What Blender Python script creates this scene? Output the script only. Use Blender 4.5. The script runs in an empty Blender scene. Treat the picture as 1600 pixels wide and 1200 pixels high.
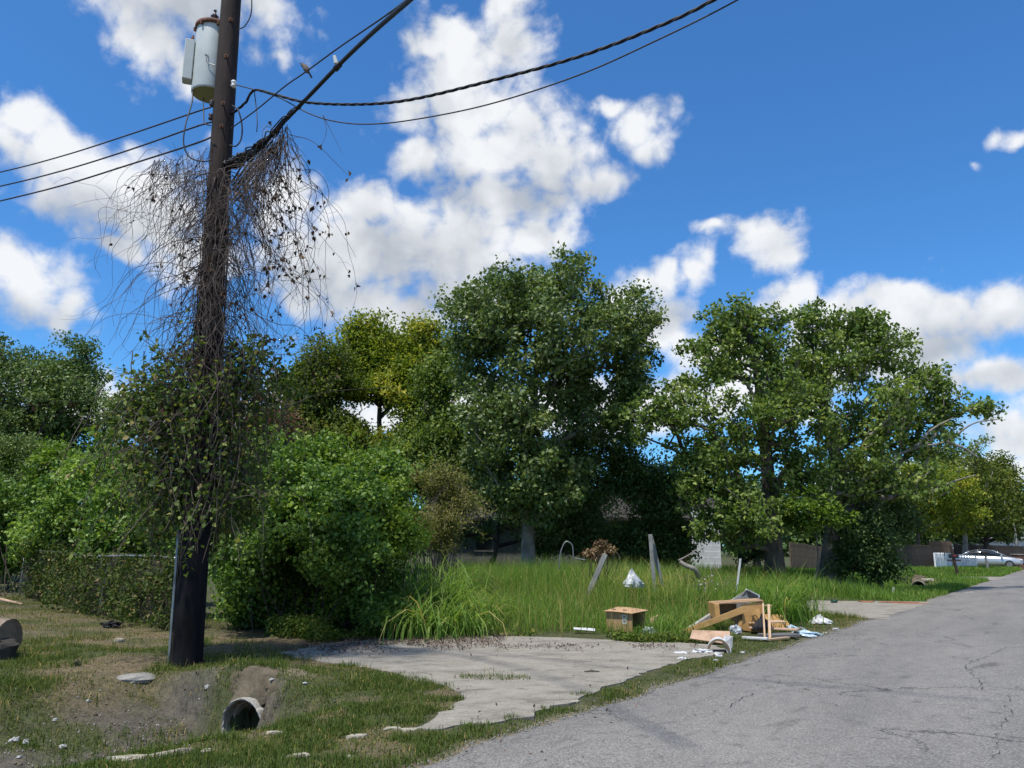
import bpy, math, random
import numpy as np
from mathutils import Vector, Matrix

R = math.radians
rng = np.random.default_rng(11)
random.seed(5)
scene = bpy.context.scene
col = scene.collection

# ------------------------------------------------------------------ camera
FPX = 1232.0
PITCH = math.atan(256 / FPX)
EYE = 1.6
cam_data = bpy.data.cameras.new("camera")
cam_data.sensor_width = 36
cam_data.lens = 36 * FPX / 1600
cam_data.clip_start = 0.05
cam_data.clip_end = 3000
cam = bpy.data.objects.new("camera", cam_data)
cam.location = (0, 0, EYE)
cam.rotation_euler = (math.pi / 2 + PITCH, 0, 0)
col.objects.link(cam)
scene.camera = cam

scene.view_settings.view_transform = 'Standard'
scene.view_settings.look = 'None'
scene.view_settings.exposure = 0.85
scene.view_settings.gamma = 1
scene.view_settings.use_curve_mapping = False
scene.cycles.max_bounces = 8
scene.cycles.transparent_max_bounces = 8
scene.cycles.diffuse_bounces = 4
scene.cycles.transmission_bounces = 4


def ray(px, py):
    x = (px - 800) / FPX
    y = (600 - py) / FPX
    return (x, math.cos(PITCH) - y * math.sin(PITCH), math.sin(PITCH) + y * math.cos(PITCH))


def gp(px, py, z=0.0):
    """the place on the level z that one sees at this spot of the photograph"""
    d = ray(px, py)
    k = (z - EYE) / d[2]
    return np.array((d[0] * k, d[1] * k, z))


def at(px, py, Y):
    d = ray(px, py)
    k = Y / d[1]
    return np.array((d[0] * k, Y, EYE + d[2] * k))


# ------------------------------------------------------------------ sun and sky
SUN_EL, SUN_AZ = 67.0, -140.0          # azimuth measured from +Y (view direction) towards +X
sd = Vector((math.cos(R(SUN_EL)) * math.sin(R(SUN_AZ)), math.cos(R(SUN_EL)) * math.cos(R(SUN_AZ)), math.sin(R(SUN_EL))))
sun_data = bpy.data.lights.new("sun", 'SUN')
sun_data.energy = 3.0
sun_data.angle = R(2.2)
sun_data.color = (1.0, 0.955, 0.88)
sun = bpy.data.objects.new("sun", sun_data)
sun.rotation_euler = sd.to_track_quat('Z', 'Y').to_euler()
col.objects.link(sun)

world = bpy.data.worlds.new("World")
scene.world = world
world.use_nodes = True


def build_sky():
    nt = world.node_tree
    N, L = nt.nodes, nt.links
    N.clear()
    out = N.new('ShaderNodeOutputWorld')
    bg = N.new('ShaderNodeBackground')
    bg.inputs['Strength'].default_value = 0.1
    L.new(bg.outputs[0], out.inputs[0])
    sky = N.new('ShaderNodeTexSky')
    sky.sky_type = 'NISHITA'
    sky.sun_disc = False
    sky.sun_elevation = R(SUN_EL)
    sky.sun_rotation = R(SUN_AZ)
    sky.air_density = 1.0
    sky.dust_density = 0.35
    sky.ozone_density = 2.2
    tc = N.new('ShaderNodeTexCoord')

    def val(x, sock):
        if isinstance(x, (int, float)):
            sock.default_value = x
        else:
            L.new(x, sock)

    def m(op, a, b=None, c=None, clamp=False):
        n = N.new('ShaderNodeMath')
        n.operation = op
        n.use_clamp = clamp
        val(a, n.inputs[0])
        if b is not None:
            val(b, n.inputs[1])
        if c is not None:
            val(c, n.inputs[2])
        return n.outputs[0]

    def sstep(x, lo, hi):
        n = N.new('ShaderNodeMapRange')
        n.interpolation_type = 'SMOOTHSTEP'
        val(x, n.inputs['Value'])
        n.inputs['From Min'].default_value = lo
        n.inputs['From Max'].default_value = hi
        return n.outputs[0]

    def noise(vec, scale, detail, rough, dist=0.0):
        n = N.new('ShaderNodeTexNoise')
        n.inputs['Scale'].default_value = scale
        n.inputs['Detail'].default_value = detail
        n.inputs['Roughness'].default_value = rough
        n.inputs['Distortion'].default_value = dist
        L.new(vec, n.inputs['Vector'])
        return n

    def vm(op, a, b=None):
        n = N.new('ShaderNodeVectorMath')
        n.operation = op
        for i, q in enumerate((a, b)):
            if q is None:
                continue
            if isinstance(q, tuple):
                n.inputs[i].default_value = q
            else:
                L.new(q, n.inputs[i])
        return n

    d0 = tc.outputs['Generated']
    sp = N.new('ShaderNodeSeparateXYZ')
    L.new(d0, sp.inputs[0])
    az = m('ARCTAN2', sp.outputs[0], sp.outputs[1])
    el = m('ARCSINE', sp.outputs[2])
    uv = N.new('ShaderNodeCombineXYZ')
    L.new(az, uv.inputs[0])
    L.new(el, uv.inputs[1])
    wn = noise(d0, 7.0, 3, 0.55)
    w = vm('SUBTRACT', wn.outputs['Color'], (0.5, 0.5, 0.5))
    w2 = vm('MULTIPLY', w.outputs[0], (0.10, 0.08, 0.0))
    uvw = vm('ADD', uv.outputs[0], w2.outputs[0]).outputs[0]

    def ang(px, py):
        d = ray(px, py)
        return math.atan2(d[0], d[1]), math.asin(d[2] / math.sqrt(sum(q * q for q in d)))

    def field(puffs, k=0.25):
        acc = -3.0
        for (px, py, rx, ry, *wt) in puffs:
            u, v = ang(px, py)
            ru = abs(ang(px + rx, py)[0] - ang(px - rx, py)[0]) / 2
            rv = abs(ang(px, py + ry)[1] - ang(px, py - ry)[1]) / 2
            mp = vm('SUBTRACT', uvw, (u, v, 0))
            sc = vm('MULTIPLY', mp.outputs[0], (1 / ru, 1 / rv, 0))
            ln = vm('LENGTH', sc.outputs[0])
            dd = m('SUBTRACT', 1.0 - (wt[0] if wt else 0.0), ln.outputs['Value'])
            acc = dd if isinstance(acc, float) else m('SMOOTH_MAX', acc, dd, k)
        return acc

    # where the cumulus heaps stand in the sky: centre and half-widths
    puffs = [
        (300, 10, 190, 85), (250, 70, 90, 75), (400, 20, 90, 50, .1), (430, 90, 40, 44, .35), (300, 120, 40, 50),
        (30, 170, 60, 65), (70, 240, 120, 85), (110, 320, 120, 80), (230, 310, 130, 100), (20, 215, 60, 60),
        (55, 455, 120, 80), (20, 420, 70, 50), (120, 490, 60, 45), (190, 385, 60, 30), (320, 400, 90, 60),
        (700, 55, 75, 55), (790, 60, 80, 60), (660, 70, 45, 40), (790, 5, 35, 40),
        (740, 170, 150, 95), (720, 115, 110, 60), (800, 310, 150, 60), (640, 165, 60, 55), (820, 200, 90, 80), (760, 250, 150, 75), (860, 245, 110, 75), (930, 280, 75, 55),
        (650, 260, 60, 50), (560, 330, 90, 60), (600, 400, 190, 100), (500, 400, 110, 130), (720, 370, 160, 90), (850, 355, 80, 45),
        (560, 480, 120, 60), (740, 465, 170, 60), (450, 300, 70, 80), (640, 500, 80, 40),
        (985, 190, 72, 58, .02), (945, 155, 44, 32, .1), (1018, 225, 50, 42, .02),
        (1020, 440, 75, 55, .12), (1085, 425, 40, 55, .25), (985, 480, 60, 50), (1040, 500, 60, 50),
        (1180, 362, 70, 44, .06), (1208, 392, 48, 40, .06), (1150, 345, 46, 26, .2), (1100, 352, 40, 18, .45),
        (1230, 480, 62, 50), (1330, 500, 60, 45), (1400, 490, 100, 45), (1480, 500, 130, 60), (1580, 480, 90, 55), (1560, 590, 150, 45), (1460, 545, 120, 55),
        (1590, 690, 110, 70), (1400, 560, 100, 60), (1300, 560, 120, 70), (1150, 560, 100, 50),
        (1580, 203, 54, 28, .55), (1540, 245, 30, 28, .72), (1615, 205, 44, 26, .5),
        (850, 640, 700, 50), (200, 640, 400, 50), (1480, 750, 300, 40),
    ]
    f = m('ADD', field(puffs), 0.05)
    n1 = noise(d0, 11.0, 9, 0.60, 0.25)
    b1 = noise(d0, 13.0, 1, 0.5, 0.3)             # billows: rounded heaps between sharp creases
    b2 = noise(d0, 29.0, 1, 0.5, 0.3)
    bil = lambda q: m('ABSOLUTE', m('SUBTRACT', m('MULTIPLY', q.outputs['Fac'], 2.0), 1.0))
    n2 = noise(d0, 30.0, 8, 0.66)
    nsum = m('ADD', m('MULTIPLY', m('SUBTRACT', n1.outputs['Fac'], 0.5), 1.9), m('MULTIPLY', m('SUBTRACT', n2.outputs['Fac'], 0.5), 0.8))
    bl = m('SUBTRACT', m('ADD', bil(b1), m('MULTIPLY', bil(b2), 0.6)), 0.30)
    nsum = m('ADD', nsum, m('MULTIPLY', bl, 0.75))
    dens = m('ADD', f, nsum)
    # beyond the part of the sky in view the same kind of cloud goes on, about half covered
    gn = noise(d0, 3.2, 8, 0.55, 0.2)
    g = m('MULTIPLY', m('SUBTRACT', gn.outputs['Fac'], 0.5), 5.0)
    far_az = sstep(m('ABSOLUTE', az), R(36), R(46))
    far_el = sstep(el, R(41), R(50))
    away = m('MAXIMUM', far_az, far_el)
    dens = m('ADD', m('MULTIPLY', dens, m('SUBTRACT', 1.0, away)), m('MULTIPLY', g, away))
    mask = sstep(dens, -0.06, 0.70)

    # shading of the heaps: relief against a step towards the sun, grey flat bases
    up = vm('ADD', d0, (0.018, 0.0, 0.05))
    n1u = noise(up.outputs[0], 11.0, 5, 0.5, 0.25)
    n1l = noise(d0, 11.0, 5, 0.5, 0.25)
    relief = m('SUBTRACT', n1l.outputs['Fac'], n1u.outputs['Fac'])
    greys = [(620, 430, 230, 90), (740, 450, 170, 70), (480, 460, 110, 90), (110, 370, 130, 40), (60, 510, 110, 45), (850, 300, 110, 30),
             (330, 60, 140, 70), (1450, 540, 160, 35), (1560, 610, 120, 30), (720, 300, 90, 30), (1030, 500, 70, 30), (230, 350, 120, 40)]
    gf = field(greys, 0.4)
    base = sstep(m('ADD', gf, m('MULTIPLY', m('SUBTRACT', n1.outputs['Fac'], 0.5), 1.2)), -0.35, 0.75)
    base = m('ADD', m('MULTIPLY', base, m('SUBTRACT', 1.0, away)), m('MULTIPLY', sstep(g, 0.3, 1.5), m('MULTIPLY', away, 0.7)))
    sh = m('ADD', m('MULTIPLY', base, 0.62), m('ADD', m('MULTIPLY', relief, -2.2), m('MULTIPLY', bl, -0.35)))
    sh = m('MULTIPLY', m('ADD', sh, 0.16), 1.0, clamp=True)
    cm = N.new('ShaderNodeMix')
    cm.data_type = 'RGBA'
    L.new(sh, cm.inputs['Factor'])
    cm.inputs[6].default_value = (5.2, 5.28, 5.4, 1)
    cm.inputs[7].default_value = (2.75, 2.98, 3.3, 1)
    tint = N.new('ShaderNodeMix')
    tint.data_type = 'RGBA'
    tint.blend_type = 'MULTIPLY'
    tint.inputs['Factor'].default_value = 1.0
    L.new(sky.outputs[0], tint.inputs[6])
    tint.inputs[7].default_value = SKY_TINT
    fm = N.new('ShaderNodeMix')
    fm.data_type = 'RGBA'
    L.new(m('MULTIPLY', mask, 0.97), fm.inputs['Factor'])
    L.new(tint.outputs[2], fm.inputs[6])
    L.new(cm.outputs[2], fm.inputs[7])
    # below the horizon the air simply goes on as pale haze
    L.new(fm.outputs[2], bg.inputs['Color'])


SKY_TINT = (0.322, 0.672, 0.985, 1)
build_sky()

# ------------------------------------------------------------------ noise on the plane
_perm = np.random.default_rng(3).random((256, 256))


def vnoise(x, y):
    xi = np.floor(x).astype(int)
    yi = np.floor(y).astype(int)
    fx = x - xi
    fy = y - yi
    fx = fx * fx * (3 - 2 * fx)
    fy = fy * fy * (3 - 2 * fy)
    g = lambda a, b: _perm[a & 255, b & 255]
    return (g(xi, yi) * (1 - fx) + g(xi + 1, yi) * fx) * (1 - fy) + (g(xi, yi + 1) * (1 - fx) + g(xi + 1, yi + 1) * fx) * fy


def fbm(x, y, sc=1.0, octv=4):
    s, a, t = 0, 1.0, 0
    for i in range(octv):
        s = s + a * vnoise(x * sc + 17.3 * i, y * sc + 9.1 * i)
        t += a
        a *= 0.5
        sc *= 2.03
    return s / t


def sm(x, lo, hi):
    t = np.clip((x - lo) / (hi - lo), 0, 1)
    return t * t * (3 - 2 * t)


# ------------------------------------------------------------------ the lie of the land, in road coordinates (s along, t to the left of its edge)
RA = np.array((-0.76, 6.31))
RD = np.array((0.5831, 0.8124))
RN = np.array((-0.8124, 0.5831))


def st(x, y):
    x = np.asarray(x, float)
    y = np.asarray(y, float)
    return (x - RA[0]) * RD[0] + (y - RA[1]) * RD[1], (x - RA[0]) * RN[0] + (y - RA[1]) * RN[1]


def xy(s, t):
    s = np.asarray(s, float)
    t = np.asarray(t, float)
    return RA[0] + s * RD[0] + t * RN[0], RA[1] + s * RD[1] + t * RN[1]


def poly_sd(x, y, poly):
    x = np.asarray(x, float)
    y = np.asarray(y, float)
    d = np.full(x.shape, 1e9)
    inside = np.zeros(x.shape, bool)
    n = len(poly)
    for i in range(n):
        ax, ay = poly[i][:2]
        bx, by = poly[(i + 1) % n][:2]
        ex, ey = bx - ax, by - ay
        h = np.clip(((x - ax) * ex + (y - ay) * ey) / (ex * ex + ey * ey + 1e-12), 0, 1)
        d = np.minimum(d, np.hypot(x - ax - h * ex, y - ay - h * ey))
        c = ((ay > y) != (by > y)) & (x < (bx - ax) * (y - ay) / (by - ay + 1e-12) + ax)
        inside ^= c
    return np.where(inside, -d, d)


DRIVE1 = [gp(*p, 0.02) for p in ((440, 1019), (480, 1010), (540, 1001), (640, 994), (800, 993), (920, 997), (1000, 1003), (1060, 1003), (1125, 1007),
                                 (1135, 1018), (1075, 1030), (1035, 1041), (1000, 1052), (960, 1069), (925, 1082), (895, 1096), (865, 1103), (835, 1116), (800, 1120),
                                 (770, 1130), (735, 1130), (700, 1139), (655, 1137), (680, 1116), (705, 1107), (722, 1092), (716, 1081), (690, 1070), (640, 1062), (620, 1052), (570, 1042), (515, 1036))]
_p = lambda s, t: np.array((*xy(s, t), 0.02))
DRIVE2 = [_p(15.3, -0.4), _p(16.0, 1.1), _p(16.6, 2.0), _p(17.2, 2.9), _p(21.2, 2.9), _p(21.8, 1.5), _p(22.3, 0.8), _p(22.7, -0.4)]
DRIVE3 = [_p(43.0, -0.5), _p(42.6, 0.3), _p(43.6, 2.2), _p(44.6, 5), _p(45.2, 9), _p(47.6, 9), _p(47.6, 5), _p(47.2, 2.0), _p(48.2, 0.2), _p(48.3, -0.5)]
DRIVES = [DRIVE1, DRIVE2, DRIVE3]


_q = at(377, 1133, 9.58)
_q2 = gp(1435, 916, -0.22)
_q3 = gp(1511, 900, -0.2)
PIPES = [(_q, (0.40, 0.916), 0.235, 0.38), (np.array((_q2[0], _q2[1], -0.28)), tuple(RD), 0.26, 1.0), (np.array((_q3[0], _q3[1], -0.22)), tuple(RD), 0.24, 1.0)]


def edge(s):
    """raggedness of the road's left edge"""
    return 0.16 * (fbm(s, s * 0 + 3.7, 0.9, 4) - 0.5) * 2 + 0.05 * (fbm(s, s * 0 + 8.1, 5.0, 2) - 0.5)


def tz(x, y, bores=True):
    s, t = st(x, y)
    z = 0.36 * sm(s, 8, 21) * (1 - 0.55 * sm(s, 34, 50)) * sm(t, 1.4, 5.5) + 0.12 * sm(t, 8, 25)
    z = z + 0.05 * sm(t, 4.5, 7)
    pr = lambda c, h: np.cos(np.clip((t - c) / h, -1, 1) * math.pi / 2) ** 1.3
    d1 = pr(4.1, 2.1) * (1 - sm(s, 1.24, 1.5))
    d2 = pr(2.7, 1.8) * sm(s, 23.5, 26) * (1 - sm(s, 38.6, 39.3))
    d3 = pr(2.3, 1.7) * sm(s, 48.5, 50) * (1 - sm(s, 53.2, 53.9))
    z = z - 0.62 * d1 - 0.42 * d2 - 0.38 * d3
    z = z + (0.09 * (fbm(x, y, 0.9, 3) - 0.5) + 0.05 * (fbm(x, y, 4.0, 3) - 0.5)) * sm(t, 0.1, 1.2)
    for p in DRIVES:
        sdv = poly_sd(x, y, p)
        lv = 0.0 if p is DRIVE1 else -0.012
        z = z + (lv - z) * (1 - sm(sdv, 0.0, 0.6))
    z = z + 0.20 * np.exp(-((s - 1.75) / 0.8) ** 2 - ((t - 4.1) / 1.0) ** 2) * sm(s, 1.27, 1.5)
    z = z + 0.22 * np.exp(-((s - 40.4) / 1.2) ** 2 - ((t - 2.7) / 1.3) ** 2) * sm(s, 38.8, 39.3) + 0.2 * np.exp(-((s - 54.8) / 1.2) ** 2 - ((t - 2.3) / 1.3) ** 2) * sm(s, 53.3, 53.8)
    e = edge(s)
    z = np.where(t < e + 0.35, z + (-0.035 - z) * (1 - sm(t, e + 0.0, e + 0.35)), z)
    z = np.where(t < -8, -0.02, z)
    for c, ax, ri, dep in (PIPES if bores else []):        # the bore stays open for a way in
        d = (x - c[0]) * ax[0] + (y - c[1]) * ax[1]
        lat = np.abs((x - c[0]) * ax[1] - (y - c[1]) * ax[0])
        z = np.where((d > -0.12) & (d < dep) & (lat < ri * 1.02), np.minimum(z, c[2] - ri * 0.72), z)
    return z


# ------------------------------------------------------------------ materials
def new_mat(name):
    mt = bpy.data.materials.new(name)
    mt.use_nodes = True
    return mt, mt.node_tree.nodes, mt.node_tree.links, mt.node_tree.nodes['Principled BSDF']


def _noise(N, L, vec, scale, detail=5, rough=0.6):
    n = N.new('ShaderNodeTexNoise')
    n.inputs['Scale'].default_value = scale
    n.inputs['Detail'].default_value = detail
    n.inputs['Roughness'].default_value = rough
    if vec is not None:
        L.new(vec, n.inputs['Vector'])
    return n


def ramp(N, L, fac, stops):
    r = N.new('ShaderNodeValToRGB')
    e = r.color_ramp.elements
    while len(e) > 1:
        e.remove(e[0])
    e[0].position = stops[0][0]
    e[0].color = (*stops[0][1], 1)
    for p, c in stops[1:]:
        q = e.new(p)
        q.color = (*c, 1)
    L.new(fac, r.inputs[0])
    return r.outputs[0]


def mat(name, c1, c2=None, rough=0.7, scale=8.0, stretch=None, bump=0.0, bscale=None, metal=0.0, spec=0.4, lo=0.35, hi=0.65, grime=0.8):
    """mottled material: two colours of the thing itself, noise in object space, fine relief"""
    mt, N, L, P = new_mat(name)
    c2 = c2 or tuple(0.75 * q for q in c1)
    tc = N.new('ShaderNodeTexCoord')
    vec = tc.outputs['Object']
    if stretch:
        mp = N.new('ShaderNodeMapping')
        mp.inputs['Scale'].default_value = stretch
        L.new(vec, mp.inputs[0])
        vec = mp.outputs[0]
    n = _noise(N, L, vec, scale)
    base_c = ramp(N, L, n.outputs['Fac'], [(lo, c1), (hi, c2)])
    nd = _noise(N, L, tc.outputs['Object'], 2.3, 7, 0.7)
    md = N.new('ShaderNodeMix')
    md.data_type = 'RGBA'
    md.blend_type = 'MULTIPLY'
    md.inputs['Factor'].default_value = grime
    L.new(base_c, md.inputs[6])
    L.new(ramp(N, L, nd.outputs['Fac'], [(0.33, (0.42, 0.38, 0.33)), (0.52, (1, 1, 1)), (0.7, (1.1, 1.1, 1.1))]), md.inputs[7])
    L.new(md.outputs[2], P.inputs['Base Color'])
    P.inputs['Roughness'].default_value = rough
    P.inputs['Metallic'].default_value = metal
    P.inputs['Specular IOR Level'].default_value = spec
    if bump:
        b = N.new('ShaderNodeBump')
        b.inputs['Strength'].default_value = bump
        b.inputs['Distance'].default_value = 0.02
        n2 = _noise(N, L, vec, bscale or scale * 4, 4)
        L.new(n2.outputs['Fac'], b.inputs['Height'])
        L.new(b.outputs[0], P.inputs['Normal'])
    return mt


def leaf_mat(name, stops, trans=0.32, rough=0.5, spec=0.35, tgain=1.35, gain=1.0):
    """leaves: colour from the leaf's own random number, some light passing through"""
    mt, N, L, P = new_mat(name)
    a = N.new('ShaderNodeAttribute')
    a.attribute_name = 'v'
    c = ramp(N, L, a.outputs['Fac'], [(p, tuple(min(0.6, gain * x * w) for x, w in zip(q, (1.10, 1.0, 0.82)))) for p, q in stops])
    L.new(c, P.inputs['Base Color'])
    P.inputs['Roughness'].default_value = rough + 0.08
    P.inputs['Specular IOR Level'].default_value = spec * 0.7
    if trans > 0:
        tr = N.new('ShaderNodeBsdfTranslucent')
        mul = N.new('ShaderNodeMix')
        mul.data_type = 'RGBA'
        mul.blend_type = 'MULTIPLY'
        mul.inputs['Factor'].default_value = 1
        L.new(c, mul.inputs[6])
        mul.inputs[7].default_value = (tgain * 1.15, tgain * 1.2, tgain * 0.6, 1)
        L.new(mul.outputs[2], tr.inputs[0])
        mx = N.new('ShaderNodeMixShader')
        mx.inputs[0].default_value = trans
        L.new(P.outputs[0], mx.inputs[1])
        L.new(tr.outputs[0], mx.inputs[2])
        L.new(mx.outputs[0], N['Material Output'].inputs[0])
    return mt


# ------------------------------------------------------------------ objects
def tag(o, label=None, cat=None, group=None, kind=None):
    if label:
        o['label'] = label
    if cat:
        o['category'] = cat
    if group:
        o['group'] = group
    if kind:
        o['kind'] = kind
    return o


def wloc(o):
    v = Vector((0, 0, 0))
    while o is not None:
        v = v + o.location
        o = o.parent
    return v


def thing(name, label, cat, loc=(0, 0, 0), group=None):
    o = bpy.data.objects.new(name, None)
    o.empty_display_size = 0.2
    o.location = [float(q) for q in loc]
    col.objects.link(o)
    return tag(o, label, cat, group)


def link(name, me, m, parent=None, smooth=False):
    o = bpy.data.objects.new(name, me)
    col.objects.link(o)
    if m is not None:
        me.materials.append(m)
    if parent is not None:
        o.parent = parent
    if smooth:
        me.polygons.foreach_set('use_smooth', np.ones(len(me.polygons), bool))
    return o


def npmesh(name, V, F, m, parent=None, v=None, smooth=False):
    """many equal faces from arrays; v = one random number per vertex"""
    V = np.asarray(V, np.float32)
    F = np.asarray(F, np.int32)
    if parent is not None:
        V = V - np.array(wloc(parent), np.float32)
    k = F.shape[1]
    me = bpy.data.meshes.new(name)
    me.vertices.add(len(V))
    me.vertices.foreach_set('co', V.ravel())
    me.loops.add(F.size)
    me.loops.foreach_set('vertex_index', F.ravel())
    me.polygons.add(len(F))
    me.polygons.foreach_set('loop_start', np.arange(0, F.size, k, dtype=np.int32))
    me.update(calc_edges=True)
    if v is not None:
        a = me.attributes.new('v', 'FLOAT', 'POINT')
        a.data.foreach_set('value', np.asarray(v, np.float32))
    return link(name, me, m, parent, smooth)


def rot(ax=0, ay=0, az=0):
    return np.array((Matrix.Rotation(R(az), 3, 'Z') @ Matrix.Rotation(R(ay), 3, 'Y') @ Matrix.Rotation(R(ax), 3, 'X')))


class MB:
    def __init__(self):
        self.V, self.F = [], []

    def add(self, V, F):
        o = len(self.V)
        self.V += [tuple(float(c) for c in p) for p in V]
        self.F += [tuple(i + o for i in f) for f in F]
        return self

    def box(self, c, size, r=None, bev=0.0, taper=None):
        hx, hy, hz = [q / 2 for q in size]
        b = min(bev, hx * 0.9, hy * 0.9, hz * 0.9)
        if b <= 0:
            P = [(x, y, z) for z in (-hz, hz) for x, y in ((-hx, -hy), (hx, -hy), (hx, hy), (-hx, hy))]
            F = [(3, 2, 1, 0), (4, 5, 6, 7), (0, 1, 5, 4), (1, 2, 6, 5), (2, 3, 7, 6), (3, 0, 4, 7)]
        else:
            P, F = [], []
            ring = lambda i, z: [(-hx + i, -hy, z), (hx - i, -hy, z), (hx, -hy + i, z), (hx, hy - i, z), (hx - i, hy, z), (-hx + i, hy, z), (-hx, hy - i, z), (-hx, -hy + i, z)]
            ins = lambda z: [(sx * 1.0, sy * 1.0, z) for sx, sy, _ in [(q[0], q[1], 0) for q in ring(b, z)]]
            shr = lambda z: [(q[0] * (hx - b) / hx, q[1] * (hy - b) / hy, z) for q in ring(b, z)]
            rings = [shr(-hz), ring(b, -hz + b), ring(b, hz - b), shr(hz)]
            for q in rings:
                P += q
            for k in range(3):
                for i in range(8):
                    j = (i + 1) % 8
                    F.append((k * 8 + i, k * 8 + j, k * 8 + 8 + j, k * 8 + 8 + i))
            F.append(tuple(reversed(range(8))))
            F.append(tuple(range(24, 32)))
        P = np.array(P)
        if taper:
            P[:, :2] *= (1 + (taper - 1) * (P[:, 2:3] + hz) / (2 * hz))
        if r is not None:
            P = P @ np.asarray(r).T
        return self.add(P + np.array(c, float), F)

    def tube(self, pts, rad, n=8, cap=True, squash=1.0, jitter=0.0):
        pts = np.array(pts, float)
        k = len(pts)
        rad = np.full(k, rad) if np.isscalar(rad) else np.array(rad, float)
        T = np.gradient(pts, axis=0)
        T /= np.linalg.norm(T, axis=1)[:, None] + 1e-9
        u = np.cross(T[0], (0.31, 0.17, 0.93))
        if np.linalg.norm(u) < 0.2:
            u = np.cross(T[0], (1, 0, 0))
        P = []
        a = np.arange(n) * 2 * math.pi / n
        for i in range(k):
            u = u - T[i] * np.dot(u, T[i])
            u /= np.linalg.norm(u) + 1e-9
            w = np.cross(T[i], u)
            rr = rad[i] * (1 + jitter * (rng.random(n) - 0.5)) if jitter else rad[i]
            P.append(pts[i] + (np.cos(a) * rr)[:, None] * u + (np.sin(a) * rr * squash)[:, None] * w)
        P = np.concatenate(P)
        F = [(i * n + j, i * n + (j + 1) % n, (i + 1) * n + (j + 1) % n, (i + 1) * n + j) for i in range(k - 1) for j in range(n)]
        if cap:
            F += [tuple(reversed(range(n))), tuple(range((k - 1) * n, k * n))]
        return self.add(P, F)

    def prism(self, poly, z0, z1):
        """upright prism of a plan outline (anticlockwise or not)"""
        n = len(poly)
        ar = sum(poly[i][0] * poly[(i + 1) % n][1] - poly[(i + 1) % n][0] * poly[i][1] for i in range(n))
        if ar < 0:
            poly = poly[::-1]
        P = [(p[0], p[1], z0) for p in poly] + [(p[0], p[1], z1) for p in poly]
        F = [tuple(reversed(range(n))), tuple(range(n, 2 * n))] + [(i, (i + 1) % n, n + (i + 1) % n, n + i) for i in range(n)]
        return self.add(P, F)

    def quadpatch(self, G):
        """grid of points (rows, cols, 3)"""
        a, b = G.shape[:2]
        return self.add(G.reshape(-1, 3), [(i * b + j, i * b + j + 1, (i + 1) * b + j + 1, (i + 1) * b + j) for i in range(a - 1) for j in range(b - 1)])

    def build(self, name, m, parent=None, smooth=False, kind=None):
        V = np.array(self.V)
        if parent is not None:
            V = V - np.array(wloc(parent))
        me = bpy.data.meshes.new(name)
        me.from_pydata(V.tolist(), [], self.F)
        o = link(name, me, m, parent, smooth)
        if kind:
            o['kind'] = kind
        return o


def tubes_np(lines, n=3):
    """many thin tubes at once: lines = [(pts (k,3), radii (k,))]; returns quads"""
    Vs, Fs, off = [], [], 0
    a = np.arange(n) * 2 * math.pi / n
    for pts, rad in lines:
        k = len(pts)
        T = np.gradient(pts, axis=0)
        T /= np.linalg.norm(T, axis=1)[:, None] + 1e-9
        ref = np.array((0.3, 0.5, 0.81))
        u = np.cross(T, ref)
        u /= np.linalg.norm(u, axis=1)[:, None] + 1e-9
        w = np.cross(T, u)
        r = np.asarray(rad)[:, None, None] if not np.isscalar(rad) else rad
        P = pts[:, None, :] + r * (np.cos(a)[None, :, None] * u[:, None, :] + np.sin(a)[None, :, None] * w[:, None, :])
        Vs.append(P.reshape(-1, 3))
        i = np.arange(k - 1)[:, None] * n
        j = np.arange(n)[None, :]
        F = np.stack([i + j, i + (j + 1) % n, i + n + (j + 1) % n, i + n + j], -1).reshape(-1, 4)
        Fs.append(F + off)
        off += k * n
    return np.concatenate(Vs), np.concatenate(Fs)


def catmull(P, per=8):
    P = np.array(P, float)
    Q = np.vstack([2 * P[0] - P[1], P, 2 * P[-1] - P[-2]])
    out = []
    for i in range(1, len(Q) - 2):
        for k in range(per):
            t = k / per
            a, b, c, d = Q[i - 1], Q[i], Q[i + 1], Q[i + 2]
            out.append(0.5 * (2 * b + (c - a) * t + (2 * a - 5 * b + 4 * c - d) * t * t + (3 * b - a - 3 * c + d) * t ** 3))
    out.append(Q[-2])
    return np.array(out)


def unit(v):
    return v / (np.linalg.norm(v, axis=-1, keepdims=True) + 1e-9)


def leaf_quads(P, size, wid=0.55, up=0.55, droop=0.2, fold=0.12):
    """kite-shaped leaves folded along the midrib at points P"""
    n = len(P)
    a = unit(rng.normal(size=(n, 3)) - np.array((0, 0, droop)))
    nr = unit(rng.normal(size=(n, 3)) + np.array((0, 0, up * 2)))
    b = unit(np.cross(nr, a))
    nr = np.cross(a, b)
    Ls = (size * rng.uniform(0.65, 1.3, n))[:, None]
    f = fold * rng.uniform(0.2, 1.6, n)[:, None]
    v0 = P
    v2 = P + a * Ls - nr * Ls * 0.1
    v1 = P + a * Ls * 0.42 + b * Ls * wid / 2 + nr * Ls * f
    v3 = P + a * Ls * 0.42 - b * Ls * wid / 2 + nr * Ls * f
    V = np.stack([v0, v1, v2, v3], 1).reshape(-1, 3)
    F = np.arange(4 * n).reshape(-1, 4)
    return V, F


def leaves_obj(name, P, size, m, parent, v=None, **kw):
    V, F = leaf_quads(P, size, **kw)
    if v is None:
        v = rng.random(len(P))
    # split along the midrib so that the two halves catch light differently
    F3 = np.concatenate([F[:, [0, 1, 2]], F[:, [0, 2, 3]]])
    return npmesh(name, V, F3, m, parent, np.repeat(v, 4))


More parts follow.
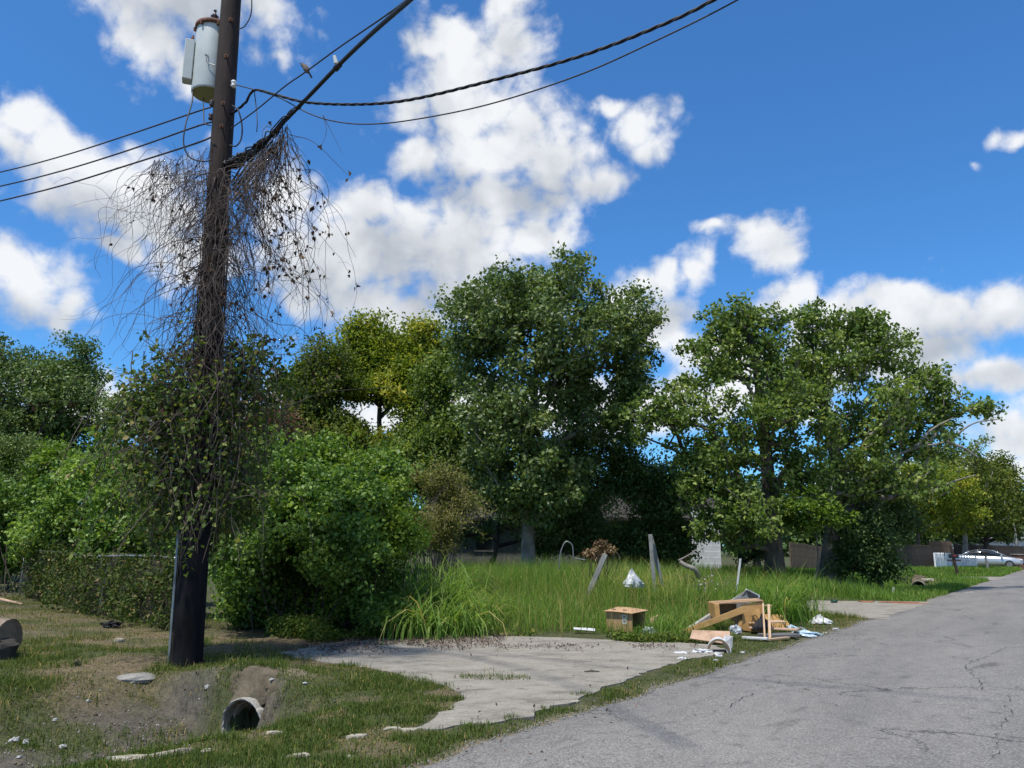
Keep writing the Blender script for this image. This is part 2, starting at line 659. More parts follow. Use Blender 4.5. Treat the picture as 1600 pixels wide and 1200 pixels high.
def lobe(px, py, rx, ry, Y, dep=None):
    """a heap of foliage: centre seen at this spot, Y metres ahead; half-widths given in picture units"""
    c = at(px, py, Y)
    k = np.linalg.norm(c - np.array((0, 0, EYE))) / FPX
    ax, az = rx * k, ry * k
    return (c, np.array((ax, dep if dep else (ax * 0.6 + az * 0.4), az)))


def sample_lobes(lobes, n, shell=2.2):
    vol = np.array([np.prod(r) ** 0.75 for _, r in lobes])
    k = rng.choice(len(lobes), n, p=vol / vol.sum())
    C = np.array([l[0] for l in lobes])[k]
    Rr = np.array([l[1] for l in lobes])[k]
    d = unit(rng.normal(size=(n, 3)))
    r = rng.random(n) ** (1 / (shell + 1))
    return C + d * Rr * r[:, None]


def carve(C, cell, keep):
    """leave hollows: drop the clumps where a lumpy noise is lowest"""
    q = C / cell
    n = vnoise(q[:, 0] + 3.1, q[:, 2] + 7.7) + vnoise(q[:, 1] + 11.3, q[:, 2] + 1.9) + vnoise(q[:, 0] + 21.0, q[:, 1] + 5.2) * 0.6
    return C[n > np.quantile(n, 1 - keep)]


def clump_points(C, n_each, rc, flat=0.7):
    n = len(C)
    rr = rc * rng.uniform(0.6, 1.35, n)
    q = unit(rng.normal(size=(n * n_each, 3))) * (rng.random(n * n_each) ** 0.45)[:, None]
    P = np.repeat(C, n_each, 0) + q * np.repeat(rr, n_each)[:, None] * np.array((0.95, 0.95, 0.95 * flat))
    return P


def branch_tree(path, path_r, C, step=0.6):
    """limbs growing from the trunk path to every clump: chains of points and radii"""
    nodes = [np.array(p, float) for p in path]
    par = [-1] + list(range(len(path) - 1))
    cnt = [0] * len(nodes)
    A = np.array(nodes)
    order = np.argsort(np.min(np.linalg.norm(C[:, None] - A[None], axis=2), axis=1))
    for ci in order:
        c = C[ci]
        A = np.array(nodes)
        dz = A[:, 2] - c[2]
        dist = np.linalg.norm(A - c, axis=1) + np.maximum(0, dz + 0.25) * 1.3
        dist[0] += 50
        j = int(np.argmin(dist))
        a = nodes[j]
        L = np.linalg.norm(c - a)
        k = max(1, int(L / step))
        perp = rng.normal(size=3) * 0.10 * L
        prev = j
        for q in range(1, k + 1):
            t = q / k
            p = a + (c - a) * t + perp * math.sin(math.pi * t) + np.array((0, 0, 0.10 * L * math.sin(math.pi * t)))
            nodes.append(p)
            par.append(prev)
            cnt.append(0)
            prev = len(nodes) - 1
        q = prev
        while q >= 0:
            cnt[q] += 1
            q = par[q]
    kids = {}
    for i, p in enumerate(par):
        if p >= 0:
            kids.setdefault(p, []).append(i)
    tot = max(cnt)
    nt = len(path)
    rad = np.array([max(0.009, path_r[0] * 0.75 * (c / tot) ** 0.47) for c in cnt])
    rad[:nt] = np.maximum(rad[:nt] * 0.5, path_r)
    chains = []
    stack = [(0, None)]
    while stack:
        i, start = stack.pop()
        ch = [start] if start is not None else []
        ch.append(i)
        first = True
        while i in kids:
            ks = sorted(kids[i], key=lambda q: -cnt[q] - (1000 if q < nt else 0))
            for q in ks[1:]:
                stack.append((q, i))
            i = ks[0]
            ch.append(i)
        pts = np.array([nodes[q] for q in ch])
        rr = rad[ch].copy()
        if start is not None:
            rr[0] = min(rr[0], rr[1] * 1.25)
        chains.append((pts, rr))
    return chains


def make_tree(name, label, cat, base, lobes, ncl, nleaf, lsize, lm, bm, path=None, r0=0.2, rc=0.55, shell=1.6, group=None, trunk_flare=1.35, vfun=None, minr=0.0, cell=1.5, keep=0.84, **kw):
    base = np.array(base, float)
    t = thing(name, label, cat, base, group)
    if path is None:
        top = np.mean([l[0] for l in lobes], axis=0)
        path = [base + (top - base) * f + np.array((0.15 * math.sin(5 * f), 0, 0)) for f in np.linspace(0, 1, 6)]
    path = catmull(np.array(path, float), 3)
    path[0] = path[0] - np.array((0, 0, 0.25))
    f = np.linspace(0, 1, len(path))
    pr = r0 * (1 - 0.78 * f) * (1 + (trunk_flare - 1) * np.exp(-f * 14))
    C = carve(sample_lobes(lobes, int(ncl / keep), shell), cell, keep)
    ch = branch_tree(path, pr, C)
    thick = [(p, r) for p, r in ch if r.max() > 0.05]
    thin = [(p, r) for p, r in ch if r.max() <= 0.05]
    mb = MB()
    for p, r in thick:
        mb.tube(p, r, 9, cap=False, jitter=0.16)
    V1 = np.array(mb.V)
    F1 = np.array(mb.F, dtype=np.int32)
    if thin:
        V2, F2 = tubes_np(thin, 4)
        V1 = np.concatenate([V1, V2])
        F1 = np.concatenate([F1, F2 + len(mb.V)])
    npmesh('trunk', V1, F1, bm, t, smooth=True)
    P = clump_points(C, nleaf, rc)
    # some leaves along the outer limbs too
    v = np.clip(np.repeat(rng.normal(0.5, 0.16, len(C)), nleaf) + rng.normal(0, 0.17, len(P)), 0, 1)
    if vfun is not None:
        v = np.clip(vfun(P, v), 0, 1)
    g = tz(P[:, 0], P[:, 1]) if P[:, 2].min() < 1.5 else np.full(len(P), -9.)
    keep = P[:, 2] > g + 0.05
    leaves_obj('crown', P[keep], lsize, lm, t, v[keep], **kw)
    return t
# ------------------------------------------------------------------ ground
def stretchy(a, b, d0, growth=1.22):
    out = [a]
    d = d0
    sg = 1 if b > a else -1
    while (b - out[-1]) * sg > d:
        out.append(out[-1] + sg * d)
        d *= growth
    out.append(b)
    return out


def soil(x, y, s, t):
    """what lies on the ground: (mud, dry, sand) 0..1"""
    n1 = fbm(x, y, 0.7, 4)
    n2 = fbm(x + 40, y + 13, 1.7, 4)
    pr = np.clip(1 - np.abs(t - 4.3) / 1.9, 0, 1)
    mud = sm(pr, 0.15, 0.65) * (1 - sm(s, 1.2, 2.0)) * sm(n2, 0.30, 0.50)
    mud = np.maximum(mud, 0.9 * sm(pr, 0.2, 0.6) * (1 - sm(s, -1.6, 0.2)) * sm(n1, 0.25, 0.5))
    near = (1 - sm(s, 4, 6)) * sm(t, 4.8, 6.2)
    dry = near * sm(n1 + 0.4 * n2, 0.46, 0.72)
    dry = np.maximum(dry, (1 - sm(np.hypot((s - 2.9) / 1.0, (t - 5.0) / 0.9), 0.6, 1.1)) * 0.9)
    dry = np.maximum(dry, 0.75 * sm(n2, 0.50, 0.66) * (t > 0) * (s < 8))
    sand = (1 - sm(np.hypot((s - 2.15) / 0.75, (t - 4.3) / 1.1), 0.5, 1.05)) * sm(n2, 0.32, 0.5)
    sand = np.maximum(sand, 0.7 * (1 - sm(t - edge(s), 0.0, 0.25)))
    return mud, dry, sand


def build_ground():
    ss = sorted(set(np.round(np.concatenate([stretchy(-4, -80, 0.25, 1.3), np.arange(-4, 9, 0.1), np.arange(9, 26, 0.25), np.arange(26, 56, 0.4), stretchy(56, 900, 0.8, 1.25)]), 3)))
    ts = sorted(set(np.round(np.concatenate([stretchy(-0.4, -500, 0.3, 1.5), np.arange(-0.4, 8, 0.1), np.arange(8, 16, 0.25), stretchy(16, 900, 0.4, 1.22)]), 3)))
    S, T = np.meshgrid(ss, ts, indexing='ij')
    x, y = xy(S, T)
    z = tz(x, y)
    a, b = S.shape
    V = np.stack([x, y, z], -1).reshape(-1, 3)
    i = np.arange(a - 1)[:, None] * b
    j = np.arange(b - 1)[None, :]
    F = np.stack([i + j, i + b + j, i + b + j + 1, i + j + 1], -1).reshape(-1, 4)[:, ::-1]
    mt, N, L, P = new_mat('ground_soil')
    vc = N.new('ShaderNodeAttribute')
    vc.attribute_name = 'soil'
    tc = N.new('ShaderNodeNewGeometry')
    n1 = _noise(N, L, tc.outputs['Position'], 9, 8, 0.7)
    n2 = _noise(N, L, tc.outputs['Position'], 46, 5, 0.65)
    mx = N.new('ShaderNodeMix')
    mx.data_type = 'RGBA'
    mx.blend_type = 'MULTIPLY'
    mx.inputs['Factor'].default_value = 1
    L.new(vc.outputs['Color'], mx.inputs[6])
    L.new(ramp(N, L, n1.outputs['Fac'], [(0.28, (0.5, 0.5, 0.5)), (0.5, (1, 1, 1)), (0.72, (1.5, 1.42, 1.3))]), mx.inputs[7])
    m2 = N.new('ShaderNodeMix')
    m2.data_type = 'RGBA'
    m2.blend_type = 'MULTIPLY'
    m2.inputs['Factor'].default_value = 1
    L.new(mx.outputs[2], m2.inputs[6])
    L.new(ramp(N, L, n2.outputs['Fac'], [(0.3, (0.6, 0.6, 0.6)), (0.7, (1.4, 1.4, 1.4))]), m2.inputs[7])
    L.new(m2.outputs[2], P.inputs['Base Color'])
    P.inputs['Roughness'].default_value = 0.95
    P.inputs['Specular IOR Level'].default_value = 0.15
    bp = N.new('ShaderNodeBump')
    bp.inputs['Strength'].default_value = 0.7
    bp.inputs['Distance'].default_value = 0.03
    L.new(n1.outputs['Fac'], bp.inputs['Height'])
    L.new(bp.outputs[0], P.inputs['Normal'])
    o = npmesh('ground', V, F, mt, smooth=True)
    mud, dry, sand = soil(x, y, S, T)
    c = np.ones(S.shape + (3,)) * np.array((0.060, 0.066, 0.030))
    mixc = lambda c, k, q: c * (1 - k[..., None]) + np.array(q) * k[..., None]
    c = mixc(c, dry, (0.128, 0.100, 0.062))
    c = mixc(c, mud, (0.085, 0.076, 0.064))
    c = mixc(c, sand, (0.20, 0.163, 0.115))
    at_ = o.data.attributes.new('soil', 'FLOAT_COLOR', 'POINT')
    at_.data.foreach_set('color', np.concatenate([c.reshape(-1, 3), np.ones((len(V), 1))], 1).astype(np.float32).ravel())
    tag(o, 'grassy verge and open lot with a ditch along the road', kind='structure')
    return o


build_ground()


def asphalt():
    mt, N, L, P = new_mat('old_asphalt')
    g = N.new('ShaderNodeNewGeometry')
    pos = g.outputs['Position']
    mp = N.new('ShaderNodeMapping')
    mp.vector_type = 'POINT'
    mp.inputs['Rotation'].default_value = (0, 0, R(35.66))
    L.new(pos, mp.inputs[0])
    mp2 = N.new('ShaderNodeMapping')
    mp2.inputs['Scale'].default_value = (1.0, 0.28, 1)
    L.new(mp.outputs[0], mp2.inputs[0])
    big = _noise(N, L, mp2.outputs[0], 0.9, 6, 0.6)
    mid = _noise(N, L, pos, 5.5, 6, 0.65)
    fine = _noise(N, L, pos, 48, 4, 0.75)
    vo = N.new('ShaderNodeTexVoronoi')
    vo.inputs['Scale'].default_value = 75
    L.new(pos, vo.inputs['Vector'])
    c = ramp(N, L, big.outputs['Fac'], [(0.27, (0.135, 0.129, 0.120)), (0.5, (0.186, 0.176, 0.162)), (0.72, (0.218, 0.206, 0.188))])

    def mul(a, b):
        q = N.new('ShaderNodeMix')
        q.data_type = 'RGBA'
        q.blend_type = 'MULTIPLY'
        q.inputs['Factor'].default_value = 1
        L.new(a, q.inputs[6])
        L.new(b, q.inputs[7])
        return q.outputs[2]
    stn = _noise(N, L, mp2.outputs[0], 2.6, 5, 0.6)
    c = mul(c, ramp(N, L, stn.outputs['Fac'], [(0.30, (0.60, 0.60, 0.60)), (0.39, (1, 1, 1))]))
    vc = N.new('ShaderNodeTexVoronoi')           # hairline crazing
    vc.feature = 'DISTANCE_TO_EDGE'
    vc.inputs['Scale'].default_value = 0.55
    wv = N.new('ShaderNodeVectorMath')
    wv.operation = 'MULTIPLY_ADD'
    wn = _noise(N, L, pos, 2.2, 6, 0.7)
    L.new(wn.outputs['Color'], wv.inputs[0])
    wv.inputs[1].default_value = (0.9, 0.9, 0.0)
    L.new(pos, wv.inputs[2])
    L.new(wv.outputs[0], vc.inputs['Vector'])
    gate = _noise(N, L, pos, 0.33, 2, 0.5)
    thr = N.new('ShaderNodeMapRange')
    L.new(gate.outputs['Fac'], thr.inputs['Value'])
    thr.inputs['From Min'].default_value = 0.50
    thr.inputs['From Max'].default_value = 0.62
    thr.inputs['To Min'].default_value = 0.0
    thr.inputs['To Max'].default_value = 0.010
    lt = N.new('ShaderNodeMath')
    lt.operation = 'LESS_THAN'
    L.new(vc.outputs['Distance'], lt.inputs[0])
    L.new(thr.outputs[0], lt.inputs[1])
    c = mul(c, ramp(N, L, lt.outputs[0], [(0.0, (1, 1, 1)), (1.0, (0.45, 0.45, 0.45))]))
    c = mul(c, ramp(N, L, mid.outputs['Fac'], [(0.30, (0.62, 0.62, 0.63)), (0.42, (0.97, 0.97, 0.97)), (0.7, (1.08, 1.08, 1.07))]))
    c = mul(c, ramp(N, L, fine.outputs['Fac'], [(0.28, (0.40, 0.40, 0.41)), (0.5, (1.02, 1.02, 1.02)), (0.72, (1.75, 1.73, 1.7))]))
    c = mul(c, ramp(N, L, vo.outputs['Distance'], [(0.0, (1.25, 1.24, 1.22)), (0.5, (0.95, 0.95, 0.95)), (0.9, (0.6, 0.6, 0.6))]))
    L.new(c, P.inputs['Base Color'])
    P.inputs['Roughness'].default_value = 0.85
    P.inputs['Specular IOR Level'].default_value = 0.3
    b = N.new('ShaderNodeBump')
    b.inputs['Strength'].default_value = 0.55
    b.inputs['Distance'].default_value = 0.008
    L.new(fine.outputs['Fac'], b.inputs['Height'])
    L.new(b.outputs[0], P.inputs['Normal'])
    return mt


def build_road():
    ss = np.array(sorted(set(np.round(np.concatenate([stretchy(-6, -70, 0.4, 1.3), np.arange(-6, 24, 0.12), np.arange(24, 60, 0.35), stretchy(60, 620, 1, 1.2)]), 3))))
    off = np.array((0.0, 0.12, 0.5, 1.5, 3.6, 5.5, 7.2))
    e = edge(ss)
    rows = []
    for k, o in enumerate(off):
        t = e - o if k < len(off) - 1 else np.full_like(ss, -7.4)
        x, y = xy(ss, t)
        z = 0.004 + 0.05 * (1 - ((o - 3.6) / 3.6) ** 2) * np.ones_like(ss) + 0.012 * (fbm(x, y, 0.5, 2) - 0.5)
        if k == 0:
            z = z * 0 - 0.02
        rows.append(np.stack([x, y, z], -1))
    G = np.stack(rows, 0)
    a, b = G.shape[:2]
    i = np.arange(a - 1)[:, None] * b
    j = np.arange(b - 1)[None, :]
    F = np.stack([i + j, i + b + j, i + b + j + 1, i + j + 1], -1).reshape(-1, 4)
    o = npmesh('road', G.reshape(-1, 3), F, asphalt(), smooth=True)
    tag(o, 'grey worn asphalt road running off to the right', kind='structure')
    return o


road = build_road()


def road_z(x, y):
    s, t = st(x, y)
    o = edge(s) - t
    offs = np.array((0.12, 0.5, 1.5, 3.6, 5.5, 7.2))
    zz = 0.004 + 0.05 * (1 - ((offs - 3.6) / 3.6) ** 2)
    return np.interp(o, offs, zz) + 0.012 * (fbm(x, y, 0.5, 2) - 0.5)


m_crack = mat('crack_fill', (0.035, 0.034, 0.034), (0.06, 0.058, 0.055), 0.95, 20)


def crack(pts, w0=0.012, w1=0.03):
    P = catmull(np.array([gp(*p)[:2] for p in pts]), 12)
    n = len(P)
    P = P + rng.normal(size=P.shape) * 0.020 + 0.10 * np.stack([fbm(P[:, 0], P[:, 1], 2.5, 3) - 0.5, fbm(P[:, 1] + 9, P[:, 0], 2.5, 3) - 0.5], 1)
    T = unit(np.gradient(P, axis=0))
    Nn = np.stack([-T[:, 1], T[:, 0]], 1)
    w = rng.uniform(w0, w1, n) * rng.choice([0.15, 1, 0.5, 0.7], n)
    a, b = P + Nn * w[:, None] * 0.5, P - Nn * w[:, None] * 0.5
    V = [(p[0], p[1], road_z(p[0], p[1]) + 0.006) for p in np.concatenate([a, b])]
    V = [(q[0], q[1], float(q[2])) for q in V]
    MB().add(V, [(i + n, i + n + 1, i + 1, i) for i in range(n - 1)]).build('crack', m_crack, road)


crack([(1552, 1200), (1562, 1165), (1575, 1128), (1578, 1095)], 0.005, 0.012)
crack([(1537, 1085), (1522, 1060), (1508, 1046), (1528, 1036), (1560, 1022), (1592, 1010)], 0.006, 0.016)
crack([(1100, 1128), (1135, 1112), (1165, 1097), (1178, 1088)], 0.005, 0.012)


def concrete(name, tintc=(0.245, 0.224, 0.19)):
    mt, N, L, P = new_mat(name)
    g = N.new('ShaderNodeNewGeometry')
    pos = g.outputs['Position']
    mp = N.new('ShaderNodeMapping')
    mp.inputs['Rotation'].default_value = (0, 0, R(-14))
    mp.inputs['Scale'].default_value = (0.75, 1.3, 1)
    L.new(pos, mp.inputs[0])
    n1 = _noise(N, L, mp.outputs[0], 2.2, 8, 0.68)
    n2 = _noise(N, L, pos, 38, 4, 0.7)
    n3 = _noise(N, L, mp.outputs[0], 7, 7, 0.7)
    c = ramp(N, L, n1.outputs['Fac'], [(0.3, tuple(0.52 * q for q in tintc)), (0.48, tintc), (0.7, tuple(1.2 * q for q in tintc))])
    for src, st_ in ((n2, [(0.3, (0.74, 0.74, 0.74)), (0.7, (1.22, 1.22, 1.2))]), (n3, [(0.29, (0.42, 0.41, 0.40)), (0.40, (0.93, 0.93, 0.92)), (0.6, (1.03, 1.03, 1.02))])):
        q = N.new('ShaderNodeMix')
        q.data_type = 'RGBA'
        q.blend_type = 'MULTIPLY'
        q.inputs['Factor'].default_value = 1
        L.new(c, q.inputs[6])
        L.new(ramp(N, L, src.outputs['Fac'], st_), q.inputs[7])
        c = q.outputs[2]
    L.new(c, P.inputs['Base Color'])
    P.inputs['Roughness'].default_value = 0.9
    P.inputs['Specular IOR Level'].default_value = 0.2
    b = N.new('ShaderNodeBump')
    b.inputs['Strength'].default_value = 0.5
    b.inputs['Distance'].default_value = 0.02
    L.new(n3.outputs['Fac'], b.inputs['Height'])
    L.new(b.outputs[0], P.inputs['Normal'])
    return mt


m_conc = concrete('old_concrete')
for nm, poly, lab in (('driveway', DRIVE1, 'broken pale concrete driveway apron beside the culvert'), ('driveway', DRIVE2, 'pale concrete driveway stub past the junk pile'),
                      ('driveway', DRIVE3, 'narrow pale concrete driveway in front of the picket fence')):
    P = []
    n = len(poly)
    far = poly is not DRIVE1
    for i in range(n):
        a, b = np.array(poly[i][:2]), np.array(poly[(i + 1) % n][:2])
        k = max(1, int(np.linalg.norm(b - a) / 0.12))
        for q in range(k):
            p = a + (b - a) * q / k
            P.append(p + rng.normal(size=2) * (0.022 if not far else 0.012) + (0.14 * np.array((fbm(p[0:1], p[1:2], 3.2, 4)[0] - 0.5, fbm(p[1:2] + 40, p[0:1], 3.2, 4)[0] - 0.5)) * (0 if far else 1.6)))
    # flat slab with a broken edge, its top two centimetres above the soil
    mb = MB().prism([tuple(p) for p in P], -0.07, 0.014 if not far else 0.010)
    tag(mb.build(nm, m_conc), lab, kind='structure')

# ------------------------------------------------------------------ grass
GREENS = [(0.0, (0.030, 0.052, 0.012)), (0.4, (0.052, 0.092, 0.020)), (0.7, (0.085, 0.128, 0.030)), (0.86, (0.115, 0.135, 0.042)), (0.93, (0.24, 0.195, 0.085)), (1.0, (0.32, 0.26, 0.13))]
m_lawn = leaf_mat('lawn_blades', GREENS, 0.28, 0.55, 0.25, gain=1.05)
m_tall = leaf_mat('tall_grass_blades', [(0.0, (0.030, 0.068, 0.012)), (0.35, (0.058, 0.120, 0.022)), (0.7, (0.095, 0.165, 0.036)), (0.9, (0.145, 0.19, 0.06)), (0.97, (0.27, 0.235, 0.115))], 0.4, 0.5, 0.3, gain=1.58)


def blades(P, h, w, lean, nseg, curve=0.6, v=None):
    """grass blades rooted at P: arched strips of nseg pieces"""
    n = len(P)
    az = rng.uniform(0, 2 * math.pi, n)
    dirx = np.stack([np.cos(az), np.sin(az), np.zeros(n)], 1)
    sx = np.stack([-np.sin(az), np.cos(az), np.zeros(n)], 1)
    ang = lean * (0.35 + 0.85 * np.abs(rng.normal(0, 1, n))) if nseg >= 5 else np.abs(rng.normal(0, lean, n))
    tw = rng.uniform(-0.9, 0.9, n)[:, None]
    side = unit(sx + dirx * tw)
    rows = []
    for k in range(nseg + 1):
        f = k / nseg
        b = ang * (0.35 * f + curve * f * f * 1.6)
        out = np.sin(np.clip(b, 0, 2.2)) * f
        upz = np.cos(np.clip(b, 0, 2.2)) * f
        c = P + dirx * (out * h)[:, None] + np.array((0, 0, 1)) * (upz * h)[:, None]
        ww = (w * (1 - f ** 1.6) * 0.5 + 0.0006)[:, None]
        rows += [c - side * ww, c + side * ww]
    V = np.stack(rows, 1)
    m_ = V.shape[1]
    base = np.arange(n)[:, None] * m_
    F = np.concatenate([base + np.array((2 * k, 2 * k + 1, 2 * k + 3, 2 * k + 2)) for k in range(nseg)])
    return V.reshape(-1, 3), F, m_


def grass_obj(name, label, P, h, w, lean, nseg, m, curve=0.6, v=None, cat=None):
    V, F, k = blades(P, h, w, lean, nseg, curve)
    if v is None:
        v = rng.random(len(P))
    o = npmesh(name, V, F, m, None, np.repeat(v, k))
    return tag(o, label, cat, kind='stuff')


def scatter(n, s0, s1, t0, t1, dens):
    s = rng.uniform(s0, s1, n)
    t = rng.uniform(t0, t1, n)
    x, y = xy(s, t)
    k = rng.random(n) < dens(x, y, s, t)
    return x[k], y[k], s[k], t[k]


def off_drives(x, y, soft=0.12):
    q = np.ones_like(x)
    for p in DRIVES:
        q *= np.maximum(sm(poly_sd(x, y, p) + (0.62 if p is DRIVE1 else 0.25) * (fbm(x, y, 3.0, 3) - 0.47), -0.03, soft), 0.5 * (np.hypot((x + 0.15) / 0.55, (y - 10.35) / 0.22) < 0.6 + 0.8 * fbm(x, y, 5.0, 2)) if p is DRIVE1 else 0)
    return q


def d_lawn(x, y, s, t):
    mud, dry, sand = soil(x, y, s, t)
    patch = sm(fbm(x + 9, y + 5, 2.3, 3), 0.34, 0.58)
    k = (1 - 0.9 * sm(mud, 0.1, 0.6)) * (1 - 0.70 * dry) * (1 - 0.85 * sand) * (0.35 + 0.65 * patch)
    k *= off_drives(x, y) * (t > edge(s) + 0.02 + 0.08 * rng.random(len(t)))
    k *= 1 - 0.5 * sm(t, 5, 8)
    return k


def lawn():
    x1, y1, s1, t1 = scatter(300000, -3.2, 4.2, 0.0, 10.5, d_lawn)
    keep = y1 > 5.2
    x, y, s, t = x1[keep], y1[keep], s1[keep], t1[keep]
    mud, dry, sand = soil(x, y, s, t)
    P = np.stack([x, y, tz(x, y) - 0.004], 1)
    lush = sm(fbm(x + 3, y + 31, 1.1, 3), 0.35, 0.62) * (1 - dry)
    h = (0.022 + 0.045 * lush) * rng.uniform(0.6, 1.4, len(x)) + 0.03 * (rng.random(len(x)) < 0.05)
    v = np.clip(rng.normal(0.62, 0.13, len(x)) - 0.12 * lush + 0.30 * dry * rng.random(len(x)) + 0.25 * (rng.random(len(x)) < 0.12), 0, 1)
    x2, y2, s2, t2 = scatter(70000, -3.5, 7, 9.5, 22, lambda a, b, c, d: 0.25 + 0.75 * sm(fbm(a, b, 0.8, 3), 0.4, 0.6))
    x2, y2 = x2[x2 < -4.6], y2[x2 < -4.6]
    x, y = np.concatenate([x, x2]), np.concatenate([y, y2])
    P = np.stack([x, y, tz(x, y) - 0.004], 1)
    h = np.concatenate([h, rng.uniform(0.03, 0.10, len(x2))])
    v = np.concatenate([v, np.clip(rng.normal(0.72, 0.15, len(x2)), 0, 1)])
    grass_obj('lawn_grass', 'short patchy grass on the verge around the ditch and pole', P, h, np.full(len(x), 0.006) * rng.uniform(0.7, 1.5, len(x)), 0.75, 2, m_lawn, v=v)


lawn()


def strip_grass():
    # the ragged strip between driveway and road and past the junk, also the far verges
    def d(x, y, s, t):
        e = edge(s)
        return off_drives(x, y, 0.08) * (t > e + 0.0) * (0.25 + 0.75 * sm(fbm(x, y + 50, 1.6, 3), 0.35, 0.55)) * (1 - 0.75 * sm(s, 9, 14) * sm(t, 2.2, 3.0))
    x, y, s, t = scatter(62000, 2.6, 16.5, -0.05, 2.4, d)
    P = np.stack([x, y, tz(x, y) - 0.004], 1)
    h = (0.03 + 0.10 * sm(fbm(x + 7, y, 1.3, 2), 0.4, 0.7) * sm(s, 4, 7)) * rng.uniform(0.6, 1.4, len(x))
    v = np.clip(rng.normal(0.66, 0.16, len(x)) + 0.28 * (fbm(x, y + 22, 0.8, 2) > 0.52) * rng.random(len(x)), 0, 1)
    grass_obj('verge_grass', 'thin yellowish grass strip between the driveway and the road', P, h, rng.uniform(0.004, 0.009, len(x)), 0.7, 2, m_lawn, v=v)

    def d2(x, y, s, t):
        return off_drives(x, y, 0.2) * (t > edge(s) + 0.05)
    x, y, s, t = scatter(80000, 22.3, 66, 0, 8.0, d2)
    P = np.stack([x, y, tz(x, y) - 0.01], 1)
    tallz = (1 - sm(s, 26, 34)) * sm(t, 0.6, 2.0)
    h = (0.09 + 0.30 * tallz + 0.0025 * s) * rng.uniform(0.5, 1.5, len(x))
    v = np.clip(rng.normal(0.50, 0.15, len(x)) + 0.25 * (rng.random(len(x)) < 0.1), 0, 1)
    grass_obj('roadside_grass', 'green roadside grass along the far ditch', P, h, 0.012 + 0.0006 * s, 0.5, 2, m_tall, v=v)


strip_grass()


def field():
    """the overgrown lot"""
    bush_c = at(520, 880, 14.6)

    def d(x, y, s, t):
        a = off_drives(x, y, 0.3)
        inside = (t > 1.1 + 0.5 * (fbm(x, y, 0.9, 2) - 0.5)) & (s > 5.2)
        junk = np.hypot((x - 4.6) / 1.0, (y - 15.2) / 0.9) > 1.0
        left = (x > -2.6 + 0.02 * (y - 14)) & ~((s > 11.2) & (t < 2.3) & (s < 17))
        return a * inside * left * sm(poly_sd(x, y, DRIVE1) + 0.5 * (fbm(x, y + 7, 1.2, 2) - 0.5), 0.25, 0.9) * (0.5 + 0.5 * sm(fbm(x, y, 0.6, 3), 0.3, 0.55)) * np.where(junk, 1, 0.25)
    x, y, s, t = scatter(175000, 5.2, 23.5, 0.8, 22, d)
    k = rng.random(len(x)) < np.clip(1.15 - 0.02 * (y - 12), 0.3, 1)
    x, y, s, t = x[k], y[k], s[k], t[k]
    tall = sm(fbm(x + 60, y + 11, 0.35, 3), 0.3, 0.7)
    hb = 0.34 + 0.36 * tall + 0.30 * sm(y, 17, 24)
    hb *= 0.35 + 0.65 * sm(t, 1.4, 3.2)
    front = sm(y, 13.4, 16.6)
    hb *= 0.35 + 0.65 * front
    hb *= 1 - 0.30 * sm(y, 25, 30)
    hb *= 1 - 0.68 * sm(x - 0.12 * (y - 20), 5.2, 7.4) * sm(y, 19, 22)
    h = hb * rng.uniform(0.55, 1.3, len(x))
    v = np.clip(rng.normal(0.42, 0.17, len(x)) + 0.42 * (fbm(x + 5, y + 80, 0.45, 3) - 0.42) + 0.42 * (rng.random(len(x)) < 0.08), 0, 1)
    grass_obj('tall_grass', 'tall green grass filling the overgrown lot', np.stack([x, y, tz(x, y) - 0.01], 1), h, rng.uniform(0.005, 0.011, len(x)) * (1 + 0.02 * (y - 14)), 0.66, 3, m_tall, v=v)

    # short grass beneath the trees and in the yard behind
    def d3(x, y, s, t):
        return (y > 29) * (x > -14) * 1.0
    x, y, s, t = scatter(60000, 14, 48, 2.5, 30, d3)
    grass_obj('shade_grass', 'low grass in the shade under the trees', np.stack([x, y, tz(x, y) - 0.01], 1), rng.uniform(0.08, 0.26, len(x)), np.full(len(x), 0.022), 0.5, 2, m_tall, v=np.clip(rng.normal(0.42, 0.15, len(x)), 0, 1))


field()


def clump_grass(name, label, centres, nb, hmin, hmax, spread, w=0.022, vmean=0.5, lean=0.75, m=None):
    Ps, hs = [], []
    for (c, sc) in centres:
        n = int(nb * sc)
        q = rng.normal(size=(n, 2)) * spread * sc
        x, y = c[0] + q[:, 0], c[1] + q[:, 1]
        Ps.append(np.stack([x, y, tz(x, y) - 0.01], 1))
        hs.append(rng.uniform(hmin, hmax, n) * sc)
    P = np.concatenate(Ps)
    h = np.concatenate(hs)
    t = thing(name, label, 'grass clump', (*centres[0][0][:2], float(tz(*centres[0][0][:2]))))
    V, F, k = blades(P, h, rng.uniform(0.6, 1.3, len(P)) * w, lean, 5, 0.9)
    npmesh('leaves', V, F, m or m_tall, t, np.repeat(np.clip(rng.normal(vmean, 0.2, len(P)), 0, 1), k))
    return t


